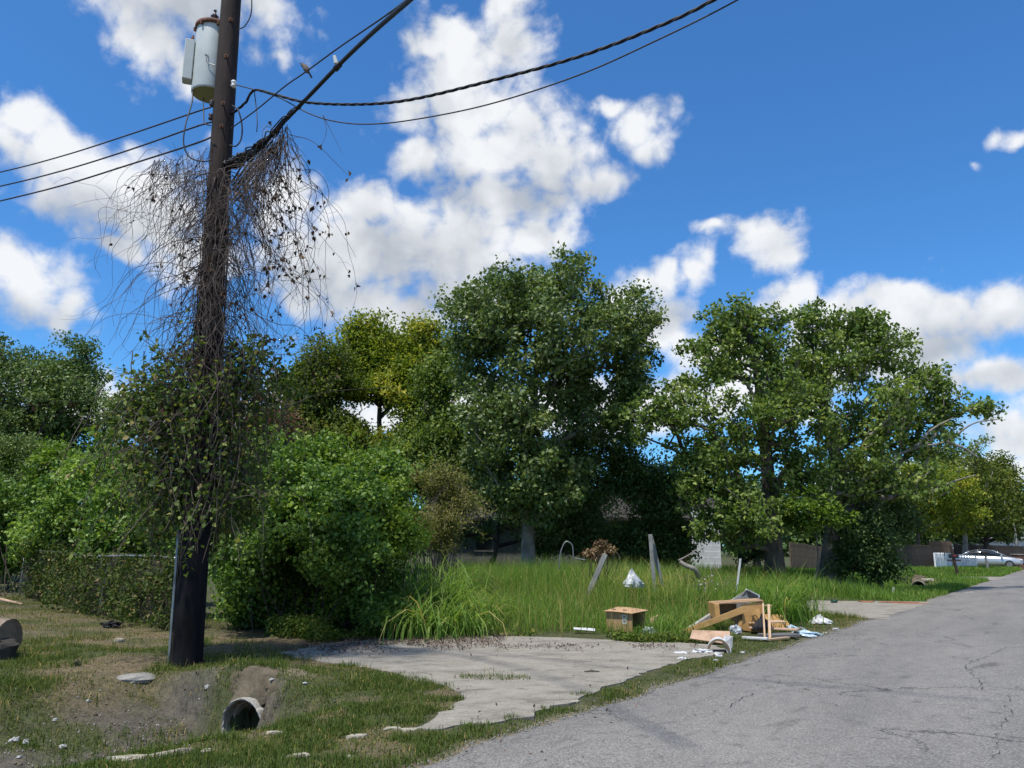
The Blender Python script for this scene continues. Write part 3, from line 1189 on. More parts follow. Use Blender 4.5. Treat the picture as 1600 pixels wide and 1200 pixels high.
clump_grass('grass_clump', 'big arching clump of reed-like grass beside the leafy bush', [(gp(655, 988, 0.1), 0.85), (gp(685, 978, 0.1), 1.0), (gp(640, 975, 0.1), 1.15), (gp(715, 985, 0.1), 0.7), (gp(668, 965, 0.15), 1.25), (gp(745, 975, 0.1), 0.75), (gp(700, 965, 0.1), 0.95)],
            230, 0.7, 1.6, 0.34, 0.034, 0.60, 0.85)
clump_grass('grass_clump', 'upright clump of long grass right behind the broken desk', [(gp(1215, 972, 0.1), 0.95), (gp(1232, 962, 0.1), 0.85), (gp(1195, 962, 0.1), 1.0), (gp(1225, 958, 0.15), 1.1)], 300, 0.6, 1.35, 0.27, 0.026, 0.5, 0.5)
clump_grass('grass_clump', 'loose tuft of long grass between the box and the desk', [(gp(1045, 985, 0.1), 0.8), (gp(1065, 975, 0.1), 0.7)], 110, 0.4, 0.85, 0.25, 0.018, 0.55, 0.7)
clump_grass('grass_clump', 'pale feathery weeds around the paired leaning posts', [(gp(985, 935, 0.25), 1.0), (gp(1010, 940, 0.25), 1.0), (gp(1045, 940, 0.25), 1.0), (gp(960, 930, 0.25), 0.9), (gp(1070, 935, 0.25), 0.8)], 300, 0.6, 1.25, 0.7, 0.014, 0.84, 0.5)


def low_weeds():
    def d(x, y, s, t):
        return sm(poly_sd(x, y, DRIVE1), -0.12, 0.0) * (x > -4.4) * (np.hypot((x - 4.0) / 1.5, (y - 15.2) / 0.9) > 1) * (y < 15.2) * (s > 4.6) * (t > 0.9)
    x, y, s, t = scatter(170000, 4.6, 12.5, 0.9, 8, d)
    k = rng.random(len(x)) < sm(fbm(x, y + 4, 1.4, 3), 0.35, 0.5) * np.clip(1.6 - 0.35 * (y - 12.4), 0, 1)
    x, y = x[k], y[k]
    hh = 0.30 * sm(fbm(x + 3, y, 1.1, 2), 0.25, 0.7) + 0.05
    P = np.stack([x, y, tz(x, y) + rng.random(len(x)) * hh], 1)
    t = npmesh_leaf('low_weeds', P, 0.06, m_weed)
    tag(t, 'low broad-leaved weeds creeping over the back of the driveway', kind='stuff')


def npmesh_leaf(name, P, size, m, v=None, parent=None, **kw):
    return leaves_obj(name, P, size, m, parent, v, **kw)


m_weed = leaf_mat('weed_leaves', [(0, (0.045, 0.085, 0.014)), (0.5, (0.080, 0.145, 0.024)), (0.85, (0.13, 0.19, 0.04)), (1, (0.22, 0.22, 0.06))], 0.3, 0.5, 0.3)
low_weeds()

# dry leaves swept against the back of the driveway
m_litter = mat('dry_leaf_litter', (0.10, 0.062, 0.05), (0.19, 0.135, 0.10), 0.9, 30)


def litter():
    pts = []
    for k in range(4200):
        px = rng.uniform(440, 790)
        py = 1003 + rng.normal(0, 8) + 6 * (px < 540) - 0.012 * (px - 500)
        pts.append(gp(px, py, 0.025))
    for k in range(500):
        pts.append(gp(rng.uniform(780, 1090), 1010 + abs(rng.normal(0, 4)) - 3, 0.025))
    P = np.array(pts)
    P[:, 2] += rng.random(len(P)) * 0.03
    o = leaves_obj('leaf_litter', P[fbm(P[:, 0], P[:, 1], 2.2, 3) > 0.44], 0.05, m_litter, None, up=1.6, wid=0.4)
    tag(o, 'brown dry leaves swept along the back edge of the driveway', kind='stuff')


litter()


def ditch_weeds():
    def d(x, y, s, t):
        return (sm(fbm(x + 21, y + 3, 1.9, 3), 0.55, 0.66) * (1 - 0.5 * (t < 2.0))) * off_drives(x, y, 0.3) * (t > 0.6)
    x, y, s, t = scatter(42000, -3.2, 4.0, 0.6, 10.5, d)
    P = np.stack([x, y, tz(x, y) - 0.004], 1)
    h = rng.uniform(0.05, 0.17, len(x))
    grass_obj('ditch_weeds', 'scattered rank tufts of weeds on the ditch banks', P, h, rng.uniform(0.004, 0.009, len(x)), 0.9, 2, m_lawn, v=np.clip(rng.normal(0.55, 0.2, len(x)) + 0.3 * (rng.random(len(x)) < 0.2), 0, 1))


ditch_weeds()


def crumbs():
    """loose gravel along the broken road edge and in the ditch"""
    n = 2600
    s = np.concatenate([rng.uniform(-2.5, 16, n), rng.uniform(-2, 1.3, 700)])
    t = np.concatenate([edge(s[:n]) + rng.normal(size=n) * 0.10, 4.2 + rng.normal(size=700) * 0.9])
    x, y = xy(s, t)
    z = np.maximum(tz(x, y), np.where(t < edge(s), road_z(x, y), -9))
    r = rng.uniform(0.005, 0.016, len(x)) * np.where(np.arange(len(x)) >= n, 1.5, 1)
    base = np.array([(1, 0, -.5), (-.5, .87, -.5), (-.5, -.87, -.5), (0.1, 0.1, .8)])
    az = rng.uniform(0, 6.28, len(x))
    c, q = np.cos(az), np.sin(az)
    V = np.stack([np.stack([b[0] * c - b[1] * q, b[0] * q + b[1] * c, np.full(len(x), b[2])], 1) * (rng.uniform(0.6, 1.3, (len(x), 1))) for b in base], 1) * r[:, None, None]
    V += np.stack([x, y, z + r * 0.3], 1)[:, None, :]
    k = np.arange(len(x))[:, None] * 4
    F = np.concatenate([k + np.array(f) for f in ((0, 1, 3), (1, 2, 3), (2, 0, 3), (0, 2, 1))])
    o = npmesh('gravel', V.reshape(-1, 3), F, mat('road_gravel', (0.26, 0.25, 0.23), (0.15, 0.145, 0.135), 0.9, 30))
    tag(o, 'loose gravel crumbs along the broken road edge', kind='stuff')
    # clods of broken soil on the bare banks
    n = 5200
    s = rng.uniform(-3, 3.4, n)
    t = rng.uniform(1.2, 9.0, n)
    x, y = xy(s, t)
    mud, dry, sand = soil(x, y, s, t)
    k = (rng.random(n) < np.maximum(np.maximum(mud, sand), 0.45 * dry)) & (poly_sd(x, y, DRIVE1) > 0.1)
    x, y = x[k], y[k]
    r = rng.uniform(0.008, 0.03, len(x))
    V = np.stack([np.stack([b[0] * np.cos(9 * x) - b[1] * np.sin(9 * x), b[0] * np.sin(9 * x) + b[1] * np.cos(9 * x), np.full(len(x), b[2] * 0.8)], 1) * rng.uniform(0.6, 1.4, (len(x), 1)) for b in base], 1) * r[:, None, None]
    V += np.stack([x, y, tz(x, y) + r * 0.15], 1)[:, None, :]
    kk = np.arange(len(x))[:, None] * 4
    F = np.concatenate([kk + np.array(f) for f in ((0, 1, 3), (1, 2, 3), (2, 0, 3), (0, 2, 1))])
    o = npmesh('soil_clods', V.reshape(-1, 3), F, mat('dry_soil', (0.125, 0.10, 0.07), (0.08, 0.066, 0.05), 0.95, 12))
    tag(o, 'crumbly clods of bare soil on the ditch banks', kind='stuff')
    # stray dry leaves
    n = 420
    s = rng.uniform(-1.5, 12, n)
    t = rng.uniform(-1.2, 6.5, n)
    x, y = xy(s, t)
    z = np.maximum(np.maximum(tz(x, y), np.where(t < edge(s), road_z(x, y), -9)), np.where(poly_sd(x, y, DRIVE1) < 0, 0.014, -9)) + 0.008
    o = leaves_obj('stray_leaves', np.stack([x, y, z], 1), 0.045, m_litter, None, up=2.5, wid=0.5)
    tag(o, 'stray dry leaves blown over the driveway and road edge', kind='stuff')


crumbs()


def seed_stalks():
    def d(x, y, s, t):
        return off_drives(x, y, 0.4) * (t > 1.6) * (s > 6.2) * (x > -2.2) * sm(fbm(x + 2, y + 44, 0.5, 3), 0.38, 0.6)
    x, y, s, t = scatter(5200, 6, 23, 1.6, 20, d)
    h = rng.uniform(0.55, 1.15, len(x))
    P = np.stack([x, y, tz(x, y)], 1)
    V, F, k = blades(P, h, np.full(len(x), 0.006), 0.4, 4, 0.5)
    grass = npmesh('seed_stalks', V, F, m_lawn, None, np.repeat(np.clip(rng.normal(0.95, 0.05, len(x)), 0.85, 1), k))
    tag(grass, 'thin straw-coloured seed stalks standing in the tall grass', kind='stuff')


seed_stalks()
# ------------------------------------------------------------------ trees
m_bark = mat('grey_bark', (0.16, 0.135, 0.11), (0.085, 0.07, 0.058), 0.95, 5, (1, 1, 0.25), 0.9, 14)
m_bark_pale = mat('pale_bark', (0.30, 0.275, 0.24), (0.16, 0.14, 0.12), 0.9, 4, (1, 1, 0.4), 0.6, 12)
m_bark_dark = mat('dark_bark', (0.07, 0.056, 0.045), (0.035, 0.028, 0.024), 0.95, 5, (1, 1, 0.3), 0.8, 14)

L_olive = leaf_mat('cottonwood_leaves', [(0, (0.020, 0.036, 0.012)), (0.5, (0.042, 0.070, 0.022)), (0.8, (0.070, 0.102, 0.036)), (1, (0.115, 0.140, 0.06))], 0.25, 0.38, 0.5, gain=2.24)
L_olive2 = leaf_mat('olive_green_leaves', [(0, (0.026, 0.046, 0.010)), (0.5, (0.058, 0.088, 0.018)), (0.8, (0.10, 0.128, 0.03)), (1, (0.16, 0.17, 0.05))], 0.34, 0.5, 0.3, gain=1.6)
L_mid = leaf_mat('green_leaves', [(0, (0.021, 0.040, 0.010)), (0.5, (0.048, 0.080, 0.020)), (0.8, (0.082, 0.120, 0.032)), (1, (0.13, 0.16, 0.05))], 0.32, 0.45, 0.4, gain=2.30)
L_yel = leaf_mat('yellowing_leaves', [(0, (0.036, 0.066, 0.008)), (0.45, (0.085, 0.125, 0.016)), (0.75, (0.15, 0.175, 0.026)), (1, (0.24, 0.22, 0.05))], 0.36, 0.5, 0.3, gain=1.76)
L_dark = leaf_mat('dark_leaves', [(0, (0.012, 0.024, 0.009)), (0.5, (0.022, 0.042, 0.014)), (0.85, (0.040, 0.064, 0.022)), (1, (0.06, 0.085, 0.03))], 0.18, 0.42, 0.4, gain=3.00)
L_bush = leaf_mat('creeper_leaves', [(0, (0.022, 0.050, 0.011)), (0.45, (0.046, 0.096, 0.020)), (0.8, (0.084, 0.145, 0.032)), (1, (0.14, 0.21, 0.045))], 0.30, 0.42, 0.45, gain=1.78)
L_bright = leaf_mat('bright_leaves', [(0, (0.040, 0.085, 0.012)), (0.5, (0.085, 0.155, 0.022)), (1, (0.155, 0.225, 0.04))], 0.34, 0.45, 0.4, gain=1.3)
L_dry = leaf_mat('feathery_leaves', [(0, (0.040, 0.052, 0.018)), (0.5, (0.085, 0.098, 0.035)), (1, (0.17, 0.165, 0.08))], 0.3, 0.6, 0.2, gain=1.7)
L_red = leaf_mat('purplish_leaves', [(0, (0.035, 0.028, 0.020)), (0.5, (0.070, 0.050, 0.040)), (0.9, (0.14, 0.07, 0.075)), (1, (0.3, 0.10, 0.16))], 0.25, 0.6, 0.2, gain=1.7)
L_dead = leaf_mat('dead_leaves', [(0, (0.030, 0.020, 0.016)), (0.7, (0.07, 0.045, 0.034)), (1, (0.2, 0.15, 0.10))], 0.1, 0.8, 0.1)


def gz(px, Y):
    """stand a trunk at this bearing, Y metres ahead"""
    x = (px - 800) / FPX * (Y / ray(px, 855)[1])
    return np.array((x, Y, float(tz(x, Y))))


def lit_top(lo, hi, k=0.0):
    return None


# the tall cottonwood in the middle of the lot
Yc = 31.0
b = gz(826, Yc)
make_tree('cottonwood_tree', 'tallest round-crowned olive green tree in the middle of the lot', 'tree', b,
          [lobe(855, 452, 105, 62, Yc), lobe(765, 500, 72, 62, Yc - 1), lobe(955, 500, 72, 62, Yc + 0.5), lobe(868, 520, 110, 70, Yc - 1.2), lobe(985, 555, 42, 55, Yc),
           lobe(745, 560, 55, 60, Yc), lobe(790, 640, 75, 75, Yc - 1.5), lobe(965, 598, 60, 26, Yc + 0.4), lobe(820, 720, 95, 75, Yc - 1.2), lobe(762, 690, 40, 60, Yc), lobe(905, 640, 40, 55, Yc + 1), lobe(800, 765, 60, 36, Yc - 1.5),
           lobe(1015, 480, 25, 28, Yc), lobe(945, 655, 55, 40, Yc), lobe(985, 610, 34, 34, Yc), lobe(880, 590, 45, 40, Yc), lobe(870, 740, 50, 60, Yc - 1), lobe(845, 775, 55, 34, Yc - 1.5), lobe(720, 470, 30, 24, Yc)],
          1100, 54, 0.17, L_olive, m_bark_pale,
          path=[b, at(824, 800, Yc), at(828, 700, Yc), at(836, 600, Yc), at(842, 520, Yc), at(850, 430, Yc)], r0=0.26, rc=0.56, shell=1.5, up=0.25, wid=0.75, cell=0.8, keep=0.76)

Yr = 30.0
b = gz(1208, Yr)
make_tree('broadleaf_tree', 'leafy green tree with dark straight trunk right of the white house wall', 'tree', b,
          [lobe(1158, 470, 26, 24, Yr), lobe(1205, 500, 30, 22, Yr), lobe(1085, 540, 24, 26, Yr), lobe(1055, 610, 22, 26, Yr), lobe(1150, 495, 45, 28, Yr), lobe(1120, 530, 55, 42, Yr), lobe(1185, 545, 80, 60, Yr), lobe(1105, 600, 52, 60, Yr - 0.5), lobe(1190, 640, 95, 70, Yr - 1), lobe(1075, 665, 55, 45, Yr - 1),
           lobe(1020, 655, 48, 40, Yr - 1.2), lobe(1130, 720, 80, 60, Yr - 0.5), lobe(1160, 815, 62, 48, Yr - 1.5), lobe(1240, 740, 50, 60, Yr), lobe(1225, 650, 40, 50, Yr), lobe(1135, 590, 45, 40, Yr), lobe(1110, 790, 45, 45, Yr - 1), lobe(1095, 835, 28, 22, Yr - 1.5), lobe(1060, 720, 40, 36, Yr - 0.5), lobe(1095, 745, 50, 40, Yr - 1)],
          760, 34, 0.17, L_mid, m_bark, path=[b, at(1205, 800, Yr), at(1196, 700, Yr), at(1186, 600, Yr), at(1172, 530, Yr), at(1160, 480, Yr)], r0=0.34, rc=0.42, shell=1.1, up=0.2, wid=0.7, cell=0.75, keep=0.72)
Yr2 = 31.0
b = gz(1290, Yr2)
wide = make_tree('broadleaf_tree', 'wide green tree with pale split trunk and bare branch tips over the road', 'tree', b,
          [lobe(1258, 488, 30, 18, Yr2), lobe(1345, 508, 40, 20, Yr2), lobe(1415, 550, 30, 22, Yr2), lobe(1460, 590, 26, 18, Yr2), lobe(1535, 640, 24, 12, Yr2), lobe(1270, 505, 46, 26, Yr2), lobe(1330, 530, 70, 42, Yr2), lobe(1290, 580, 70, 55, Yr2 - 0.6), lobe(1385, 570, 68, 50, Yr2), lobe(1425, 610, 50, 42, Yr2), lobe(1340, 640, 95, 62, Yr2 - 1),
           lobe(1480, 630, 46, 26, Yr2), lobe(1520, 632, 26, 16, Yr2), lobe(1400, 690, 80, 50, Yr2), lobe(1310, 730, 85, 58, Yr2 - 1), lobe(1270, 800, 45, 30, Yr2 - 2), lobe(1390, 755, 80, 40, Yr2 - 1), lobe(1240, 590, 40, 50, Yr2), lobe(1450, 650, 50, 34, Yr2), lobe(1500, 640, 36, 16, Yr2)],
          840, 34, 0.17, L_mid, m_bark_pale, path=[b, at(1300, 830, Yr2), at(1312, 760, Yr2), at(1298, 680, Yr2), at(1285, 610, Yr2), at(1300, 540, Yr2), at(1330, 505, Yr2)], r0=0.34, rc=0.42, shell=1.1, up=0.2, wid=0.7, cell=0.75, keep=0.72)
mb = MB()
for pts in ([(1330, 770), (1385, 722), (1430, 700), (1478, 690), (1520, 662), (1560, 655)], [(1360, 800), (1400, 772), (1450, 768), (1490, 752), (1525, 742)], [(1478, 690), (1505, 700), (1530, 716)], [(1430, 700), (1455, 672), (1490, 652)]):
    P = catmull([at(*q, Yr2 - 1.2) for q in pts], 6)
    mb.tube(P, np.linspace(0.075, 0.018, len(P)), 7)
mb.build('bare_limbs', m_bark_pale, wide, True)['label'] = 'bare pale limbs reaching over the road'
Yd = 30.5
b = gz(1365, Yd)
make_tree('understorey_tree', 'low dark bushy tree at the road side below the wide tree', 'tree', b,
          [lobe(1360, 830, 55, 42, Yd), lobe(1345, 880, 42, 34, Yd), lobe(1385, 805, 40, 30, Yd + 1), lobe(1364, 882, 30, 26, Yd)],
          150, 150, 0.13, L_dark, m_bark_dark, r0=0.12, rc=0.6)
# low sprays hanging by the trunks, sunlight put into their bright leaf colour
b = gz(1262, 28.5)
make_tree('spray', 'low sunlit-coloured sapling between the two big trunks', 'tree', b, [lobe(1262, 795, 42, 28, 28.5), lobe(1300, 800, 24, 18, 28.7)],
          40, 70, 0.16, L_bright, m_bark, r0=0.05, rc=0.45)

# dark trees between the cottonwood and the house
for px, lobes_, lab in ((930, [(910, 690, 60, 60), (965, 705, 40, 40), (935, 775, 74, 64), (900, 830, 52, 36), (980, 745, 40, 40), (930, 850, 60, 24), (890, 740, 50, 60)], 'dark green tree just right of the cottonwood trunk'),
                        (1000, [(1005, 800, 60, 46), (985, 845, 50, 30), (1040, 790, 30, 40), (1000, 856, 55, 22), (1050, 850, 28, 30), (1000, 745, 46, 30), (1055, 755, 34, 30)], 'low dark green tree behind the leaning posts')):
    Y = 33.5
    b = gz(px, Y)
    make_tree('understorey_tree', lab, 'tree', b, [lobe(*q, Y) for q in lobes_], 150, 150, 0.16, L_dark, m_bark_dark, r0=0.14, rc=0.8, keep=0.95, vfun=lambda P, v: v + 0.12)
b = gz(1148, 33)
make_tree('understorey_tree', 'small dark tree with a thin trunk left of the straight trunk', 'tree', b, [lobe(1150, 800, 34, 30, 33), lobe(1165, 848, 34, 22, 33)], 55, 110, 0.14, L_dark, m_bark_dark, r0=0.17, rc=0.6)
b = gz(760, 35)
make_tree('understorey_tree', 'dark thin-stemmed tree in front of the shaded grey house wall', 'tree', b, [lobe(730, 745, 55, 45, 34.5), lobe(700, 790, 40, 40, 34), lobe(770, 760, 50, 40, 34.5), lobe(830, 795, 60, 28, 35), lobe(870, 765, 50, 40, 35), lobe(735, 830, 40, 22, 36), lobe(870, 842, 50, 24, 36), lobe(900, 820, 50, 40, 36), lobe(700, 745, 50, 40, 35)], 170, 140, 0.15, L_dark, m_bark_dark, r0=0.13, rc=0.8)

# yellowing trees left of the cottonwood
b = gz(585, 36)
make_tree('yellowing_tree', 'tall yellow-green tree with twin tops left of the cottonwood', 'tree', b,
          [lobe(578, 515, 30, 26, 36), lobe(645, 525, 42, 36, 36), lobe(580, 560, 40, 36, 36), lobe(660, 580, 52, 50, 36), lobe(600, 620, 62, 44, 35), lobe(540, 640, 42, 40, 35), lobe(650, 660, 50, 50, 35), lobe(590, 690, 60, 40, 35), lobe(550, 590, 36, 44, 36), lobe(505, 620, 40, 40, 36), lobe(700, 610, 30, 50, 36), lobe(560, 540, 30, 30, 36), lobe(620, 570, 50, 50, 36), lobe(690, 540, 24, 30, 36), lobe(520, 690, 50, 40, 35)],
          620, 80, 0.18, L_yel, m_bark_dark, r0=0.26, rc=0.7, shell=1.5, keep=0.82)
b = gz(690, 34)
make_tree('mid_green_tree', 'mid green tree tucked against the left of the cottonwood', 'tree', b, [lobe(690, 600, 32, 50, 33.5), lobe(690, 680, 55, 55, 33.5), lobe(650, 720, 60, 45, 33.5), lobe(700, 735, 50, 40, 33)], 260, 100, 0.17, L_mid, m_bark_dark, r0=0.2, rc=0.8)
b = gz(500, 34)
make_tree('mid_green_tree', 'thin-crowned green tree behind the bush right of the pole', 'tree', b, [lobe(508, 560, 36, 30, 34), lobe(480, 600, 52, 38, 34), lobe(520, 620, 45, 42, 34), lobe(450, 640, 45, 40, 34), lobe(500, 680, 70, 40, 34), lobe(555, 700, 50, 40, 34)], 280, 90, 0.17, L_olive2, m_bark_dark, r0=0.2, rc=0.8)
b = gz(415, 25)
make_tree('purplish_shrub', 'dull purplish shrub with a few pink flowers right of the pole', 'shrub', b, [lobe(410, 655, 42, 34, 25), lobe(440, 680, 40, 28, 25), lobe(395, 700, 40, 30, 25), lobe(430, 730, 60, 34, 25)], 90, 120, 0.10, L_red, m_bark_dark, r0=0.08, rc=0.55)

# the dark tree far left
b = gz(70, 34)
make_tree('dark_tree', 'large dark evergreen tree at the left edge behind the bushes', 'tree', b,
          [lobe(15, 560, 40, 34, 34), lobe(85, 570, 66, 40, 34), lobe(60, 620, 85, 50, 33.5), lobe(115, 640, 45, 42, 34), lobe(30, 680, 80, 55, 33.5), lobe(100, 700, 60, 45, 34), lobe(-70, 600, 80, 80, 34), lobe(120, 590, 32, 26, 34), lobe(20, 750, 90, 40, 33)],
          300, 160, 0.16, L_dark, m_bark_dark, r0=0.4, rc=0.85, shell=1.8, vfun=lambda P, v: v + 0.12)
b = gz(215, 33)
make_tree('mid_green_tree', 'hazy green tree seen through the vines left of the pole', 'tree', b, [lobe(200, 640, 40, 34, 33), lobe(235, 690, 60, 45, 33), lobe(300, 660, 60, 45, 33), lobe(180, 720, 50, 40, 33)], 90, 120, 0.16, L_dark, m_bark_dark, r0=0.2, rc=0.8, vfun=lambda P, v: v + 0.25)

# trees down the road
for px, Y, lb, lm_, bk, lab, r0 in (
        (1425, 58, [(1440, 752, 62, 46), (1420, 795, 48, 34), (1470, 785, 52, 42), (1415, 740, 40, 34)], L_yel, m_bark, 'yellow-green tree overhanging the grey gate', 0.2),
        (1503, 68, [(1500, 712, 46, 30), (1490, 755, 62, 42), (1535, 765, 46, 40), (1470, 802, 50, 30), (1525, 800, 40, 28)], L_olive2, m_bark_pale, 'pale-trunked tree behind the picket fence', 0.26),
        (1527, 71, [(1548, 738, 26, 26), (1562, 775, 36, 32), (1530, 810, 46, 26), (1582, 800, 24, 24)], L_olive2, m_bark_dark, 'dark-trunked tree behind the silver car', 0.22),
        (1600, 95, [(1598, 795, 26, 22), (1570, 818, 26, 18), (1640, 785, 40, 36)], L_dark, m_bark_dark, 'dark tree at the right edge beyond the house', 0.3),
        (1545, 82, [(1540, 820, 34, 20), (1500, 828, 30, 20), (1570, 832, 26, 12)], L_dark, m_bark_dark, 'dark tree before the far white house', 0.3),
        (1460, 80, [(1460, 815, 46, 34), (1425, 815, 34, 34), (1480, 842, 40, 20)], L_dark, m_bark_dark, 'dark tree behind the brown board fence', 0.3)):
    b = gz(px, Y)
    make_tree('roadside_tree', lab, 'tree', b, [lobe(*q, Y) for q in lb], 210 if Y < 75 else 110, 80, 0.19 * (Y / 45) ** 0.7, lm_, bk, r0=r0, rc=0.72 * (Y / 45) ** 0.6, cell=1.6, keep=0.84)

# a wood beyond everything
def far_wood():
    pts, vs = [], []
    for k in range(110):
        a = R(-36 + 74 * k / 109 + rng.uniform(-0.3, 0.3))
        D = rng.uniform(120, 150)
        hgt = rng.uniform(7, 10.5)
        c = np.array((D * math.sin(a), D * math.cos(a), 0))
        n = 330
        q = rng.normal(size=(n, 3)) * np.array((2.6, 2.2, hgt * 0.26)) + c + np.array((0, 0, hgt * 0.48))
        pts.append(q)
    P = np.concatenate(pts)
    P = P[P[:, 2] > 0.2]
    o = leaves_obj('far_wood', P, 0.95, L_dark, None, np.clip(rng.normal(0.6, 0.2, len(P)), 0, 1), wid=0.8)
    tag(o, 'dark line of woods closing off the view behind the houses', kind='stuff')


far_wood()

# ------------------------------------------------------------------ bushes
def bush(name, label, lobes, n, nleaf, ls, lm, rc=0.4, shell=5.0, cell=0.85, keep=0.66, base_px=None, stems=18, Y=15.0, vfun=None, bark=m_bark_dark, sprays=0, **kw):
    cx = np.mean([l[0][0] for l in lobes])
    cy = np.mean([l[0][1] for l in lobes])
    t = thing(name, label, 'bush', (cx, cy, float(tz(cx, cy))))
    C = carve(sample_lobes(lobes, int(n * 1.25 / keep), shell), cell, keep)
    g = tz(C[:, 0], C[:, 1])
    C = C[C[:, 2] > g + 0.1]
    P = clump_points(C, nleaf, rc)
    v = np.clip(np.repeat(rng.normal(0.48, 0.22, len(C)), nleaf) + rng.normal(0, 0.18, len(P)), 0, 1)
    if vfun is not None:
        v = np.clip(vfun(P, v), 0, 1)
    lines = []
    top = np.quantile(C[:, 2], 0.35)
    for i in range(sprays):
        p = C[rng.integers(len(C))]
        if p[2] < top:
            continue
        d = unit(np.array((p[0] - cx, (p[1] - cy) - 0.6, 0)) + rng.normal(size=3) * 0.8) + np.array((0, 0, 0.9))
        out = [p]
        for q in range(int(rng.integers(5, 12))):
            d = unit(d + rng.normal(size=3) * 0.16 - np.array((0, 0, 0.17)))
            out.append(out[-1] + d * 0.10)
        out = np.array(out)
        lines.append((out, np.linspace(0.007, 0.003, len(out))))
        extra = np.repeat(out[2:], 5, 0)
        P = np.concatenate([P, extra + rng.normal(size=extra.shape) * 0.06])
        v = np.concatenate([v, np.clip(rng.normal(0.68, 0.18, len(extra)), 0, 1)])
    for i in range(stems):
        e = C[rng.integers(len(C))]
        s0 = np.array((cx + (e[0] - cx) * 0.55 + rng.normal() * 0.2, cy + (e[1] - cy) * 0.4 + rng.normal() * 0.2, 0))
        s0[2] = float(tz(s0[0], s0[1])) - 0.1
        mid = (s0 + e) / 2 + rng.normal(size=3) * 0.25 + np.array((0, 0, 0.3))
        pts = catmull([s0, mid, e], 6)
        lines.append((pts, np.linspace(0.016, 0.004, len(pts))))
    k = P[:, 2] > tz(P[:, 0], P[:, 1]) + 0.03
    leaves_obj('foliage', P[k], ls, lm, t, v[k], **kw)
    V, F = tubes_np(lines, 5)
    npmesh('stems', V, F, bark, t)['kind'] = 'stuff'
    return t


bush('creeper_bush', 'dense dark green creeper-covered bush immediately right of the pole',
     [lobe(425, 715, 36, 34, 16.2), lobe(520, 700, 30, 26, 16.8), lobe(590, 735, 34, 26, 16.6), lobe(470, 785, 95, 60, 15.6), lobe(545, 800, 60, 58, 15.4), lobe(395, 790, 55, 60, 15.8), lobe(420, 880, 75, 75, 15.0), lobe(545, 880, 66, 70, 14.7), lobe(590, 915, 40, 52, 14.6), lobe(480, 850, 80, 70, 15.0), lobe(400, 935, 50, 40, 16.2), lobe(480, 945, 85, 46, 16.6), lobe(470, 890, 100, 70, 16.6), lobe(575, 900, 55, 60, 16.0), lobe(590, 955, 40, 36, 15.2)],
     900, 75, 0.085, L_bush, rc=0.36, shell=2.6, cell=0.8, keep=0.64, sprays=240, up=0.45, wid=0.8, stems=30)
bush('bright_bush', 'lighter green bush top spilling over the creeper bush toward the lot', [lobe(570, 745, 62, 34, 16.8), lobe(500, 725, 60, 30, 17.0), lobe(605, 790, 40, 50, 16.2), lobe(620, 860, 34, 55, 15.6)],
     230, 75, 0.09, L_bright, rc=0.4, shell=3, up=0.4, wid=0.7, sprays=70)
bush('feathery_bush', 'dry feathery olive bush with bare twigs between creeper bush and cottonwood',
     [lobe(650, 770, 40, 30, 20), lobe(690, 755, 30, 22, 20.4), lobe(715, 790, 26, 30, 20.6), lobe(640, 820, 36, 34, 19), lobe(690, 830, 30, 34, 20), lobe(625, 745, 26, 18, 20.5), lobe(730, 760, 18, 14, 21)],
     210, 70, 0.08, L_dry, rc=0.36, shell=1.2, cell=0.6, keep=0.6, wid=0.35, stems=44, bark=m_bark, sprays=120)
b = gz(1180, 54)
make_tree('backdrop_tree', 'dark tree crown low behind the white house wall', 'tree', b, [lobe(1085, 775, 60, 36, 54), lobe(1170, 775, 60, 40, 54), lobe(1250, 770, 60, 44, 54), lobe(1330, 780, 60, 46, 54), lobe(1030, 800, 40, 30, 54)], 200, 80, 0.2, L_dark, m_bark_dark, r0=0.25, rc=0.9)
bush('creeper_bush', 'large sunlit creeper bush behind the chain-link fence on the left', [lobe(60, 790, 80, 60, 26.5, 1.2), lobe(150, 780, 70, 62, 23.5, 1.2), lobe(215, 800, 60, 60, 21, 1.1), lobe(20, 840, 60, 50, 27.5, 1.0), lobe(110, 835, 70, 40, 24, 1.0), lobe(190, 850, 60, 36, 21, 0.9), lobe(255, 850, 40, 46, 18.8, 0.8), lobe(-40, 790, 60, 80, 29, 1.5), lobe(300, 830, 50, 60, 18.5, 0.8)],
     640, 70, 0.12, L_bush, rc=0.5, shell=3, sprays=120, up=0.45, wid=0.75, stems=24, vfun=lambda P, v: v + 0.14)
bush('bright_bush', 'bright yellow-green shrub poking above the left creeper bush', [lobe(130, 700, 40, 26, 26), lobe(110, 735, 46, 26, 25.5), lobe(165, 745, 40, 26, 25)], 85, 70, 0.17, L_bright, rc=0.5, shell=3, up=0.4)
bush('shaded_bush', 'dull brownish vines under the left tree at the picture edge', [lobe(20, 865, 50, 22, 27.0, 0.8), lobe(20, 730, 60, 40, 29)], 120, 80, 0.10, L_dark, rc=0.5, vfun=lambda P, v: v + 0.3)

# ------------------------------------------------------------------ buildings in the trees
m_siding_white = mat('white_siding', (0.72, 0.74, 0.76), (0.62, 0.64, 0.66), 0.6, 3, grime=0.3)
m_siding_shaded = mat('shaded_siding', (0.17, 0.17, 0.155), (0.13, 0.13, 0.12), 0.7, 3)  # front wall siding, the tree shade put into its dark colour
m_roof = mat('dark_shingles', (0.05, 0.044, 0.040), (0.033, 0.03, 0.028), 0.95, 14)
m_glass = mat('window_glass', (0.02, 0.025, 0.03), (0.03, 0.035, 0.04), 0.08, 2, spec=0.8)


